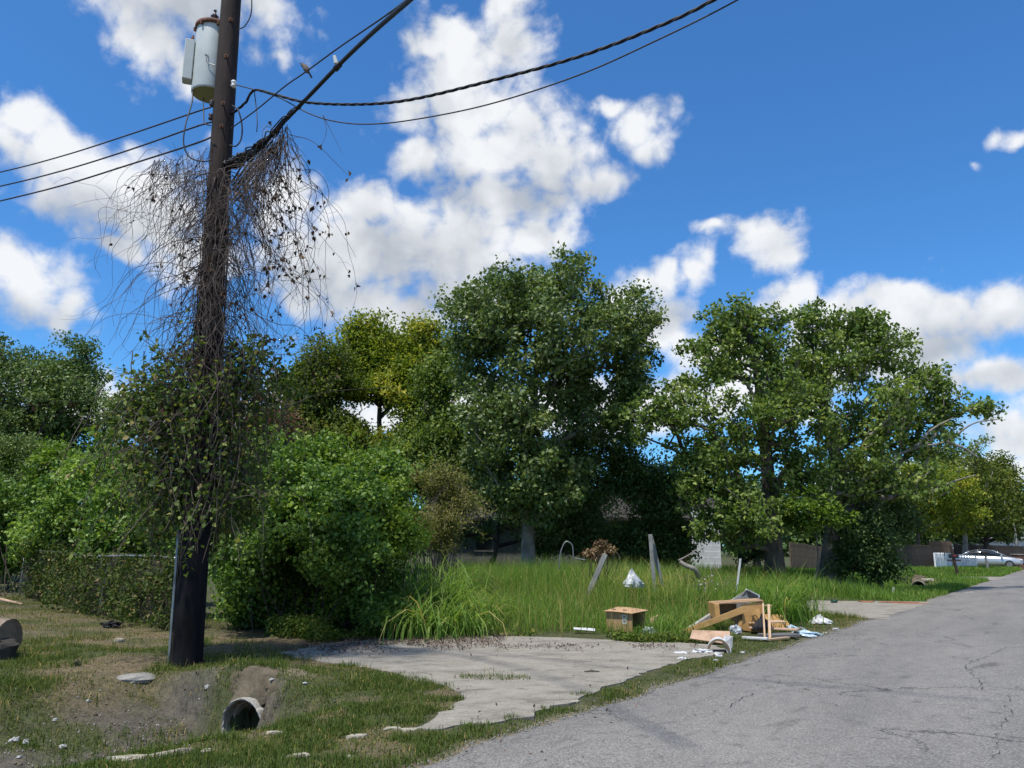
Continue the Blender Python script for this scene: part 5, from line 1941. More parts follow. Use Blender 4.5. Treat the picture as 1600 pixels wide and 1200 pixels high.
def live_vine():
    t = thing('climbing_vine', 'leafy climbing vine thick with stems round the lower pole', 'vine', pole_at(720))
    L, pts = [], []
    # the mantle of hanging stems
    for k in range(250):
        a = rng.uniform(0, 2 * math.pi)
        py = rng.uniform(545, 760)
        rr = abs(rng.normal()) * 0.42 + 0.2
        p = pole_at(py) + np.array((math.cos(a) * rr * 1.25, math.sin(a) * rr * 0.8, 0))
        P, r = strand(p, (rng.normal() * .4, rng.normal() * .4, -0.7), int(rng.integers(6, 17)), 0.11, 0.28, 0.2, 0.009, 0.003)
        P = P[P[:, 2] > 1.2]
        if len(P) > 3:
            L.append((P, r[:len(P)]))
            for i in range(0, len(P), 1):
                if rng.random() < 0.40:
                    pts += [P[i] + rng.normal(size=3) * 0.06 for _ in range(rng.integers(1, 4))]
    # outward sprays
    for k in range(150):
        a = rng.uniform(0, 2 * math.pi)
        p = pole_at(rng.uniform(540, 800)) + np.array((math.cos(a), math.sin(a) * .8, 0)) * rng.uniform(0.2, 0.5)
        P, r = strand(p, (math.cos(a), math.sin(a) * .7, 0.5), int(rng.integers(6, 13)), 0.10, 0.10, 0.2, 0.008, 0.003)
        L.append((P, r))
        for i in range(2, len(P)):
            pts += [P[i] + rng.normal(size=3) * 0.07 for _ in range(rng.integers(1, 4))]
    for wpts in ([(300, 640, Y0 - .4), (240, 660, Y0 - .5), (215, 640, Y0 - .5), (180, 645, Y0 - .6), (130, 652, Y0 - .6), (110, 668, Y0 - .6)], [(240, 665, Y0 - .5), (200, 700, Y0 - .6), (160, 708, Y0 - .6), (120, 710, Y0 - .7)],
                 [(250, 665, Y0 - .6), (230, 690, Y0 - .7), (195, 705, Y0 - .8), (140, 720, Y0 - .8), (105, 745, Y0 - .8)], [(440, 640, Y0), (500, 615, Y0), (560, 608, Y0), (620, 605, Y0)],
                 [(405, 770, Y0 + .8), (450, 765, Y0 + .8), (478, 790, Y0 + .7), (487, 840, Y0 + .6), (488, 860, Y0 + .6)], [(390, 730, Y0 + .4), (420, 700, Y0 + .3), (435, 670, Y0 + .3)], [(360, 780, Y0 - .5), (395, 775, Y0 - .5), (410, 800, Y0 - .5), (412, 840, Y0 - .5)],
                 [(340, 800, Y0 - .4), (325, 850, Y0 - .4), (316, 880, Y0 - .4)], [(330, 790, Y0 - .5), (312, 830, Y0 - .5), (308, 865, Y0 - .5)]):
        P = catmull([at(*q) for q in wpts], 9)
        L.append((P, np.linspace(0.010, 0.004, len(P))))
        for i in range(len(P)):
            if rng.random() < 0.5 and wpts[0][0] < 380 and wpts[0][1] < 700:
                pts.append(P[i] + rng.normal(size=3) * 0.05)
    V, F = tubes_np(L, 4)
    npmesh('stems', V, F, m_vine, t)
    C = np.array(pts)
    # leaf bunches thickening the outline
    Q = np.concatenate([sample_lobes([lobe(275, 600, 55, 50, Y0 + .5), lobe(385, 580, 50, 45, Y0 + .7), lobe(240, 640, 70, 60, Y0 + .3), lobe(330, 640, 55, 60, Y0 + .4), lobe(270, 720, 70, 60, Y0 + .6), lobe(360, 740, 60, 60, Y0 + .8), lobe(280, 790, 60, 50, Y0 + .9), lobe(350, 820, 40, 40, Y0 + .5), lobe(440, 620, 40, 50, Y0 + 1.4)], 170, 1.2)])
    P2 = clump_points(Q, 50, 0.42)
    P = np.concatenate([C, P2])
    leaves_obj('leaves', P, 0.085, L_vine, t, None, droop=0.5, up=0.4, wid=0.7)


L_vine = leaf_mat('vine_leaves', [(0, (0.022, 0.045, 0.012)), (0.5, (0.050, 0.088, 0.022)), (0.82, (0.095, 0.14, 0.035)), (0.92, (0.16, 0.20, 0.055)), (1, (0.22, 0.18, 0.10))], 0.3, 0.5, 0.3, gain=1.35)
live_vine()

# ------------------------------------------------------------------ chain-link fence on the left, overgrown
FA = np.array((*gp(30, 935, 0.1)[:2],))
FB = np.array((*gp(268, 985, 0.08)[:2],))


def chain_fence():
    A = np.array((FA[0], FA[1], float(tz(*FA))))
    B = np.array((FB[0], FB[1], float(tz(*FB))))
    t = thing('chain_link_fence', 'sagging grey chain-link fence overgrown with vines left of the pole', 'fence', A)
    u = B - A
    Lf = np.linalg.norm(u[:2])
    H = 1.32
    top = [A + u * f + np.array((0, 0, H + 0.03 * math.sin(9 * f))) for f in np.linspace(0, 1, 24)]
    MB().tube(top, 0.024, 8).build('top_rail', m_steel, t, True)
    for k, f in enumerate((0.0, 0.65, 1.0)):
        p = A + u * f
        lean = np.array((0.06, 0, 0)) if k == 1 else np.zeros(3)
        MB().tube([p - lean + np.array((0, 0, -0.2)), p + lean + np.array((0, 0, H + (0.0 if k == 1 else 0.06)))], 0.030, 10).build('post', m_steel, t, True)
    # woven diamonds
    L = []
    n = int(Lf / 0.075)
    for k in range(-18, n):
        for sgn in (1, -1):
            a = k * 0.075
            q0, q1 = (a, a + H) if sgn > 0 else (a + H, a)
            z0, z1 = 0.02, H - 0.01
            lo, hi = sorted((q0, q1))
            if hi < 0 or lo > Lf:
                continue
            f = lambda q, z: A + u * (q / Lf) + np.array((0, 0, z))
            # clip to the fence's length
            ts = [0, 1]
            for lim in (0, Lf):
                if (q0 - lim) * (q1 - lim) < 0:
                    ts.append((lim - q0) / (q1 - q0))
            ts = sorted(x for x in ts if -1e-6 <= q0 + (q1 - q0) * x <= Lf + 1e-6)
            if len(ts) < 2:
                continue
            a0, a1 = ts[0], ts[-1]
            L.append((np.array([f(q0 + (q1 - q0) * a0, z0 + (z1 - z0) * a0), f(q0 + (q1 - q0) * a1, z0 + (z1 - z0) * a1)]), 0.0016))
    V, F = tubes_np(L, 3)
    npmesh('wire_mesh', V, F, m_oldwire, t)['kind'] = 'stuff'
    # the vines grown into it
    v = thing('fence_vine', 'dull green and brown vine matted through the chain-link fence', 'vine', A)
    LL, pts = [], []
    back = unit(np.array((-u[1], u[0], 0)))
    if back[1] < 0:
        back = -back
    for k in range(260):
        f = rng.random()
        p = A + u * f + back * (0.05 + abs(rng.normal()) * 0.14) + np.array((0, 0, rng.uniform(0.1, H)))
        P, r = strand(p, rng.normal(size=3) * np.array((1, .3, 1)), int(rng.integers(5, 14)), 0.08, 0.1, 0.3, 0.007, 0.003)
        P = P[P[:, 2] > 0.05]
        if len(P) > 3:
            LL.append((P, r[:len(P)]))
            pts += [q + rng.normal(size=3) * 0.05 for q in P if rng.random() < 0.6]
    V, F = tubes_np(LL, 4)
    npmesh('stems', V, F, m_vine, v)
    n2 = 26000
    f = rng.random(n2)
    zz = rng.random(n2) ** 0.9 * (H + 0.05)
    P = A + u * f[:, None] + back * (0.02 + np.where(rng.random(n2) < 0.25, -0.05, np.abs(rng.normal(size=n2)) * 0.20))[:, None] + np.array((0, 0, 1)) * zz[:, None]
    d = fbm(f * Lf, zz, 2.2, 3)
    P = P[d > 0.50 - 0.14 * rng.random(n2)]
    # swags bulging off the fence and over its top
    fq = rng.random(90)
    Q = A + u * fq[:, None] + back * rng.normal(0, 0.22, 90)[:, None] + np.array((0, 0, 1)) * (rng.uniform(0.1, 1.55, 90) * (1.1 - 0.4 * fq))[:, None]
    P = np.concatenate([P, clump_points(Q, 60, 0.34)])
    P = P[P[:, 2] > 0.05]
    P = np.concatenate([P, np.array(pts)])
    leaves_obj('leaves', P, 0.075, L_fence, v, None, droop=0.6, up=0.3, wid=0.7)


L_fence = leaf_mat('fence_vine_leaves', [(0, (0.016, 0.032, 0.008)), (0.5, (0.036, 0.062, 0.014)), (0.82, (0.065, 0.098, 0.024)), (0.93, (0.085, 0.068, 0.04)), (1, (0.19, 0.15, 0.08))], 0.25, 0.55, 0.3, gain=1.5)
chain_fence()
# ------------------------------------------------------------------ culverts
m_pipe = mat('culvert_concrete', (0.36, 0.34, 0.30), (0.25, 0.235, 0.21), 0.9, 7, None, 0.5, 30)
m_dark = mat('silt', (0.05, 0.045, 0.038), (0.03, 0.027, 0.024), 1.0, 9)


def pipe(label, c, axis, ri, ro, L):
    """short concrete pipe, its mouth at c, running back along axis"""
    c = np.array(c, float)
    ax = unit(np.array(axis, float))
    side = unit(np.cross(ax, (0, 0, 1)))
    n = 40
    a = np.arange(n) * 2 * math.pi / n
    circ = lambda r, d: c + ax * d + np.cos(a)[:, None] * side * r + np.sin(a)[:, None] * np.array((0, 0, 1)) * r
    rings = [circ(ri, L), circ(ri, 0.14), circ(ri + 0.03, 0.135), circ(ri + 0.03, 0.0), circ(ri + 0.045, -0.012), circ(ro - 0.012, -0.012), circ(ro, 0.0), circ(ro, L)]
    P = np.concatenate(rings)
    P[n * 2: n * 7] += rng.normal(size=(n * 5, 3)) * 0.004
    F = [(i * n + j, (i + 1) * n + j, (i + 1) * n + (j + 1) % n, i * n + (j + 1) % n) for i in range(len(rings) - 1) for j in range(n)]
    t = thing('culvert_pipe', label, 'culvert', c)
    MB().add(P, F).build('pipe', m_pipe, t)
    # silt lying along the bottom of the bore
    mb = MB()
    G = np.array([[c + ax * d + side * s_ * ri * 0.85 + np.array((0, 0, -ri * 0.62 + 0.02 * math.sin(7 * d + 3 * s_))) for s_ in np.linspace(-1, 1, 5)] for d in np.linspace(0.02, L, 8)])
    mb.quadpatch(G).build('silt', m_dark, t)
    return t


cc = at(377, 1133, 9.58)
pipe('grey concrete culvert mouth in the ditch below the pole', cc, (0.40, 0.916, -0.02), 0.235, 0.295, 1.6)
c2 = gp(1435, 916, -0.22)
pipe('dark culvert mouth under the narrow driveway by the wide tree', (c2[0], c2[1], -0.28), (RD[0], RD[1], 0), 0.26, 0.33, 1.8)
c3 = gp(1511, 900, -0.2)
pipe('small far culvert mouth in front of the white picket fence', (c3[0], c3[1], -0.22), (RD[0], RD[1], 0), 0.24, 0.31, 1.8)
# the earth lying over the pipes, closing the way the bores were left open
m_bank = mat('dry_bank_soil', (0.135, 0.108, 0.072), (0.085, 0.072, 0.046), 0.95, 9, None, 0.8, 30)
for (c, ax, ri, dep), ro in zip(PIPES, (0.295, 0.33, 0.31)):
    dd = np.linspace(0.07, dep + 0.32, 14)
    ll = np.linspace(-0.75, 0.75, 25)
    Dg, Lg = np.meshgrid(dd, ll, indexing='ij')
    X = c[0] + ax[0] * Dg + ax[1] * Lg
    Y = c[1] + ax[1] * Dg - ax[0] * Lg
    g = tz(X, Y, False)
    arch = c[2] + np.sqrt(np.maximum((ro + 0.05) ** 2 - Lg ** 2, 0)) - 3.0 * np.maximum(np.abs(Lg) - ro * 0.9, 0) - 0.10 * np.maximum(Dg - dep, 0)
    arch += 0.05 * (fbm(X, Y, 6.0, 3) - 0.45)
    Z = np.maximum(np.where(np.abs(Lg) < ro + 0.28, arch, -9), g - 0.015 - 0.25 * sm(np.abs(Lg), ro + 0.05, 0.75))
    Z = Z - 0.25 * (np.arange(14) == 13)[:, None]
    G = np.stack([X, Y, Z], -1)
    lip = G[:1] - np.array((0, 0, 0.10))
    o = MB().quadpatch(np.concatenate([lip, G])[:, ::-1]).build('earth_bank', m_bank, None, True)
    tag(o, 'dry earth bank heaped over the culvert', kind='structure')
# sand and broken concrete round the far culverts
m_stone = mat('broken_concrete', (0.44, 0.40, 0.31), (0.27, 0.245, 0.19), 0.9, 9, None, 0.5, 30)
m_stone2 = mat('grey_stone', (0.30, 0.285, 0.255), (0.20, 0.19, 0.17), 0.95, 9, None, 0.5, 30)


def chunk(name, label, cat, p, size, m, az=0.0, tilt=0.0, rough=0.18, group=None):
    """a broken flat lump: irregular outline, bevelled top, rough faces"""
    n = 11
    a = np.arange(n) * 2 * math.pi / n
    rr = 1 + rng.normal(size=n) * rough
    sx, sy, sz = size
    P = []
    for f, k in ((0.0, 1.0), (0.55, 1.02), (0.9, 0.92), (1.0, 0.74)):
        q = np.stack([np.cos(a) * rr * sx / 2 * k, np.sin(a) * rr * sy / 2 * k, np.full(n, f * sz - sz * 0.35)], 1)
        q += rng.normal(size=q.shape) * np.array((sx, sy, sz)) * 0.03
        P.append(q)
    top = np.array([[0, 0, sz * 0.68 + rng.normal() * sz * 0.05]])
    P = np.concatenate(P + [top]) @ rot(tilt, tilt * 0.6, az).T
    F = [(i * n + j, i * n + (j + 1) % n, (i + 1) * n + (j + 1) % n, (i + 1) * n + j) for i in range(3) for j in range(n)]
    F += [(3 * n + j, 3 * n + (j + 1) % n, 4 * n) for j in range(n)] + [tuple(reversed(range(n)))]
    o = MB().add(P, F).build(name, m)
    o.location = [float(q) for q in p]
    return tag(o, label, cat, group)


def ground_at(px, py, guess=0.0):
    """where the line of sight through this spot first meets the land"""
    d = np.array(ray(px, py))
    k = np.arange(3.0, 110.0, 0.02)
    P = np.array((0, 0, EYE)) + k[:, None] * d
    k0 = np.argmax(P[:, 2] < tz(P[:, 0], P[:, 1]))
    return P[k0]


GC = 'broken concrete bits in the verge'
for px, py, sx, sy, sz, az, lab in (
        (243, 1183, 0.50, 0.09, 0.06, 26, 'longest pale broken concrete strip in the near grass'),
        (203, 1187, 0.24, 0.10, 0.06, 16, 'pale concrete piece at the left end of the long strip'),
        (323, 1177, 0.13, 0.10, 0.06, 35, 'pale lump alone in the grass below the culvert'),
        (472, 1182, 0.16, 0.10, 0.05, 10, 'pale concrete piece at the middle of the bottom grass edge'),
        (460, 1174, 0.10, 0.06, 0.04, 0, 'small pale piece touching the back of a larger concrete piece'),
        (545, 1184, 0.12, 0.06, 0.04, 0, 'flat pale piece nearest the asphalt edge in the grass'),
        (559, 1152, 0.15, 0.08, 0.05, 15, 'pale broken piece between culvert and driveway tip'),
        (615, 1140, 0.16, 0.06, 0.05, 8, 'flat pale piece just left of the driveway tip'),
        (640, 1143, 0.15, 0.07, 0.05, 14, 'pale piece touching the driveway tip'),
        (430, 1146, 0.18, 0.08, 0.04, -8, 'thin pale piece just right of the culvert mouth'),
        (897, 1098, 0.12, 0.08, 0.04, 20, 'pale chip on the grassy strip beside the driveway'),
        (1415, 925, 0.5, 0.3, 0.2, 20, 'tan rubble lump at the left of the dark far culvert'),
        (1448, 908, 0.6, 0.3, 0.18, -10, 'tan rubble lump on top of the dark far culvert'),
        (1512, 928, 0.5, 0.25, 0.1, 0, 'pale broken kerb piece at the road edge past the second driveway'),
        (1500, 936, 0.6, 0.22, 0.08, 30, 'pale edge piece nearest us past the second driveway')):
    p = ground_at(px, py)
    chunk('concrete_piece', lab, 'concrete piece', (p[0], p[1], p[2] + (0.0 if sx < 0.6 and px < 1000 else sz * 0.2)), (sx, sy, sz * 0.75), m_stone, az, rng.normal() * 4, 0.24, GC)
p = ground_at(215, 1060)
chunk('stone_slab', 'flat grey stone slab on the bare ground left of the pole base', 'stone', (p[0], p[1], p[2] - 0.005), (0.56, 0.34, 0.08), m_stone2, 24, 4, 0.16)

# bits of white litter in the ditch
m_paper = mat('dirty_white_paper', (0.48, 0.48, 0.46), (0.32, 0.32, 0.31), 0.8, 8)
m_foam = mat('white_foam', (0.60, 0.60, 0.60), (0.46, 0.46, 0.455), 0.6, 6)
m_bagw = mat('white_plastic_bag', (0.56, 0.58, 0.60), (0.40, 0.42, 0.44), 0.35, 5, spec=0.5)
m_bagb = mat('pale_blue_plastic', (0.52, 0.63, 0.70), (0.38, 0.50, 0.58), 0.35, 5, spec=0.5)
m_black = mat('black_cloth', (0.015, 0.015, 0.017), (0.008, 0.008, 0.009), 0.8, 9)


def crumple(name, label, cat, p, size, m, az=0.0, lump=0.30, peak=0.0, n=14, group=None, seed=None):
    """a crumpled bag or rag: a lumpy closed sheet with creases and a drawn-up peak"""
    g = np.random.default_rng(abs(hash((round(float(p[0]), 3), round(float(p[1]), 3)))) % 99999 if seed is None else seed)
    rows, colsn = (9, n) if max(size) < 0.16 else (15, 30)
    P = []
    off = g.random(3) * 50
    for i in range(rows):
        ph = math.pi * i / (rows - 1)
        for j in range(colsn):
            th = 2 * math.pi * j / colsn
            v = np.array((math.sin(ph) * math.cos(th), math.sin(ph) * math.sin(th), math.cos(ph)))
            k = 1 + lump * (2 * vnoise(np.array(v[0] * 2.2 + off[0]), np.array(v[1] * 2.2 + v[2] * 1.7 + off[1])) - 1) + 0.5 * lump * (2 * vnoise(np.array(th * 2.9 + off[2]), np.array(ph * 4.0)) - 1)
            k += 0.30 * lump * math.sin(7 * th + 5 * float(vnoise(np.array(ph * 2.0 + off[1]), np.array(off[0])))) * math.sin(ph) + 0.22 * lump * (2 * float(vnoise(np.array(v[0] * 6 + off[1]), np.array(v[1] * 6 + v[2] * 5 + off[2]))) - 1)
            v = v * k
            if v[2] > 0:
                v[2] *= 1 + peak * (1 - math.hypot(v[0], v[1])) if peak else 1
                if peak:
                    v[:2] *= 1 - 0.55 * min(1, max(0, v[2]))
            v[2] = max(v[2], -0.35)
            P.append(v * np.array(size) / 2)
    P = np.array(P) @ rot(0, 0, az).T
    F = [(i * colsn + j, (i + 1) * colsn + j, (i + 1) * colsn + (j + 1) % colsn, i * colsn + (j + 1) % colsn) for i in range(rows - 1) for j in range(colsn)]
    o = MB().add(P, F).build(name, m)
    o.location = [float(q) for q in p]
    return tag(o, label, cat, group)


GL = 'white litter in the ditch'
for px, py, s_, lab in ((323, 1077, 0.075, 'white scrap of litter on the bank right under the pole'), (138, 1097, 0.05, 'small white scrap below the stone slab'), (86, 1127, 0.055, 'upright white scrap at the left ditch side'),
                        (98, 1170, 0.075, 'white scrap nearest the bottom left grass'), (22, 1160, 0.09, 'white scrap at the far left in the ditch mud'), (40, 1163, 0.07, 'white scrap beside the one at the far left mud'), (312, 1093, 0.035, 'tiny white scrap below the pole scrap'),
                        (246, 1135, 0.035, 'tiny white scrap in the middle of the ditch'), (424, 1064, 0.05, 'white scrap on the sandy mound above the culvert'), (476, 1070, 0.05, 'white scrap on the right of the sandy mound'), (30, 1185, 0.05, 'white scrap by the corner of the ditch')):
    p = ground_at(px, py, -0.2)
    crumple('litter_scrap', lab, 'litter', (p[0], p[1], p[2] + s_ * 0.25), (s_, s_ * 0.8, s_ * 0.7), m_paper, 30, 0.5, 0, 9, GL)
p = ground_at(172, 981, 0.1)
crumple('black_rag', 'black crumpled rag on the grass in front of the fence', 'rag', (p[0], p[1], p[2] + 0.04), (0.36, 0.22, 0.16), m_black, 10, 0.5)
p = ground_at(186, 1003, 0.08)
chunk('tan_clod', 'small tan clod on the bare ground near the fence', 'clod', (p[0], p[1], p[2] + 0.02), (0.16, 0.08, 0.06), m_stone, 20)
p = ground_at(122, 1040, 0.05)
crumple('dark_scrap', 'small dark scrap on the bare ground at far left', 'litter', (p[0], p[1], p[2] + 0.02), (0.12, 0.09, 0.08), m_black, 0, 0.5)

# logs at the left edge
m_log = mat('sawn_log_bark', (0.26, 0.20, 0.15), (0.15, 0.115, 0.09), 0.95, 5, (1, 1, 1), 0.8, 14)
m_logend = mat('sawn_wood', (0.42, 0.29, 0.19), (0.33, 0.22, 0.14), 0.85, 6)


def log_():
    p = ground_at(-22, 1028, 0.0)
    t = thing('log', 'thick weathered log at the left picture edge', 'log', p)
    A, B = p + np.array((-0.95, 0.2, 0.28)), p + np.array((0.30, -0.02, 0.27))
    pts = [A + (B - A) * f for f in np.linspace(0, 1, 7)]
    MB().tube(pts, [0.30, 0.31, 0.30, 0.30, 0.29, 0.29, 0.27], 18, cap=False, jitter=0.1).build('bark', m_log, t, True)
    MB().tube([B - (B - A) * 0.02, B + (B - A) * 0.004], 0.265, 18).build('cut_end', m_log, t)
    q = p + np.array((0.33, -0.12, 0.0))
    c = chunk('bark_slab', 'dark broken bark slab leaning on the log at the left edge', 'bark', (q[0], q[1], q[2] + 0.12), (0.42, 0.24, 0.22), m_dark, 20, 14)
    p2 = ground_at(-4, 912, 0.1)
    t2 = thing('plank_stack', 'orange-brown sawn slab resting on dark blocks at the left edge', 'timber', p2)
    MB().box(p2 + np.array((-0.25, 0, 0.40)), (1.3, 0.5, 0.16), rot(0, 3, 10), 0.03).build('slab', m_logend, t2)
    for dx in (-0.5, 0.18):
        MB().box(p2 + np.array((dx, 0, 0.15)), (0.22, 0.4, 0.36), rot(0, 0, 10), 0.02).build('block', m_dark, t2)
    s0, s1 = ground_at(-20, 936, 0.1), ground_at(34, 946, 0.1)
    tag(MB().tube([s0 + np.array((0, 0, .08)), (s0 + s1) / 2 + np.array((0, 0, .05)), s1 + np.array((0, 0, .03))], [0.05, 0.045, 0.03], 8).build('fallen_branch', m_logend, None, True), 'short brown branch lying on the grass at the left edge', 'branch')


log_()

# ------------------------------------------------------------------ old posts in the lot
m_greywood = mat('weathered_grey_wood', (0.30, 0.30, 0.285), (0.19, 0.19, 0.18), 0.9, 4, (3, 3, 0.3), 0.5, 14)


def slant_post(name, label, a, b, w, d, m, cat='post', bury=0.25):
    a, b = np.array(a), np.array(b)
    ax = unit(b - a)
    a = a - ax * bury
    L = np.linalg.norm(b - a)
    s = unit(np.cross(ax, (0.2, 1, 0)))
    q = np.cross(ax, s)
    M = np.stack([s, q, ax], 1)
    o = MB().box((0, 0, 0), (w, d, L), M, min(w, d) * 0.08).build(name, m)
    o.location = [float(c) for c in (a + b) / 2]
    return tag(o, label, cat)


slant_post('leaning_post', 'grey square post leaning to the right in the tall grass', at(917, 934, 20.5), at(946, 866, 20.5), 0.13, 0.13, m_greywood, bury=0.35)
slant_post('fence_post', 'upright grey post of the leaning pair in the weeds', at(1022, 908, 20.6), at(1016, 835, 20.6), 0.10, 0.10, m_greywood, bury=0.3)
slant_post('leaning_post', 'grey board slanting off the top of the upright post', at(1031, 897, 20.75), at(1017, 838, 20.75), 0.10, 0.06, m_greywood, bury=0.3)
slant_post('marker_stake', 'thin white stake standing in the grass behind the desk', at(1152, 914, 21), at(1157, 873, 21), 0.05, 0.05, m_foam, 'stake')
slant_post('marker_stake', 'tiny white stake at the grass edge past the second driveway', at(1396, 926, 29), at(1396, 918, 29), 0.08, 0.05, m_foam, 'stake', 0.2)
# bent wire hoop and withered weeds
P = catmull([at(874, 890, 23), at(875, 868, 23), at(880, 852, 23), (at(886, 846, 23)), at(894, 852, 23), at(896, 868, 23), at(898, 872, 23), at(915, 875, 23)], 8)
tag(MB().tube(P, 0.016, 6).build('wire_hoop', m_steel, None, True), 'bent pale wire hoop standing in the grass left of the posts', 'hoop')
bush('withered_weed', 'withered brown and cream weed heads behind the leaning post', [lobe(942, 858, 15, 12, 22.5), lobe(922, 868, 10, 8, 22.5)], 24, 30, 0.09, leaf_mat('withered_leaves', [(0, (0.07, 0.045, 0.035)), (0.6, (0.2, 0.14, 0.10)), (1, (0.45, 0.38, 0.27))], 0.15, 0.8, 0.1), rc=0.16, stems=14)
# bag hung in the weeds
p = at(988, 912, 20.0)
crumple('plastic_bag', 'white plastic bag drawn to a peak between the leaning posts', 'bag', p + np.array((0, 0, 0.0)), (0.46, 0.34, 0.5), m_bagw, 0, 0.35, 0.75, 18)


def brush_pile():
    p = gz(1078, 22.5)
    t = thing('brush_pile', 'heap of dead branches and a broken limb right of the paired posts', 'brush pile', p)
    lines = []
    for k in range(70):
        a = rng.uniform(0, 2 * math.pi)
        s0 = p + np.array((rng.normal() * 0.35, rng.normal() * 0.3, rng.uniform(0.05, 0.35)))
        e = s0 + np.array((math.cos(a) * rng.uniform(.3, .9), math.sin(a) * rng.uniform(.3, .8), rng.uniform(-0.1, 0.55)))
        P = catmull([s0, (s0 + e) / 2 + rng.normal(size=3) * 0.06, e], 5)
        lines.append((P, np.linspace(rng.uniform(.01, .022), 0.004, len(P))))
    V, F = tubes_np(lines, 5)
    npmesh('twigs', V, F, m_bark, t)
    MB().tube(catmull([at(1063, 878, 22.2), at(1072, 884, 22.1), at(1086, 890, 22.1), at(1092, 902, 22.2)], 5), np.linspace(0.055, 0.075, 16), 8).build('limb', m_bark_pale, t, True)
    MB().tube(catmull([at(1060, 876, 22.3), at(1075, 868, 22.3), at(1090, 858, 22.3)], 5), np.linspace(0.03, 0.012, 11), 7).build('limb', m_bark_pale, t, True)


brush_pile()
# tiny white flower heads
q = np.concatenate([at(1102, 912, 19) + rng.normal(size=(26, 3)) * np.array((0.16, 0.1, 0.09))])
tq = thing('white_weed', 'weed with small white flower heads in front of the brush pile', 'weed', at(1102, 925, 19))
leaves_obj('flowers', q, 0.05, m_paper, tq, wid=0.9)['kind'] = 'stuff'
V, F = tubes_np([(np.array([c * np.array((1, 1, 0)) + np.array((0, 0, float(tz(c[0], c[1])))), c]), 0.004) for c in q[::3]], 4)
npmesh('stems', V, F, L_mid, tq)

# ------------------------------------------------------------------ the dumped junk
m_card = mat('cardboard', (0.47, 0.30, 0.165), (0.41, 0.255, 0.135), 0.9, 3)
m_ply = mat('yellow_plywood', (0.58, 0.34, 0.125), (0.46, 0.26, 0.09), 0.6, 4, (0.6, 4, 4), grime=0.35)
m_ply_raw = mat('raw_chipboard', (0.42, 0.27, 0.15), (0.34, 0.21, 0.11), 0.85, 20)
m_tan = mat('tan_board', (0.47, 0.31, 0.21), (0.40, 0.26, 0.17), 0.8, 8)
m_pink = mat('raw_timber', (0.50, 0.35, 0.22), (0.42, 0.28, 0.17), 0.8, 5, (4, 4, 0.5), grime=0.4)
m_greyp = mat('grey_laminate', (0.35, 0.34, 0.31), (0.28, 0.27, 0.25), 0.6, 5)
m_greyd = mat('dark_grey_laminate', (0.16, 0.155, 0.145), (0.12, 0.118, 0.11), 0.6, 5)
m_label = mat('paper_label', (0.62, 0.62, 0.58), (0.55, 0.55, 0.52), 0.7, 6)


def slab(name, corners, thick, m, parent=None, label=None, cat=None, bulge=0.0):
    """a board through four corner points (in order), with real thickness behind it"""
    C = [np.array(c, float) for c in corners]
    nrm = unit(np.cross(C[1] - C[0], C[3] - C[0]))
    if nrm[1] < 0:
        nrm = -nrm
    B = [c + nrm * thick for c in C]
    P = C + B
    F = [(0, 1, 2, 3), (7, 6, 5, 4)] + [(i, (i + 1) % 4, (i + 1) % 4 + 4, i + 4) for i in range(4)]
    o = MB().add(P, F).build(name, m, parent)
    if parent is None:
        tag(o, label, cat)
    return o


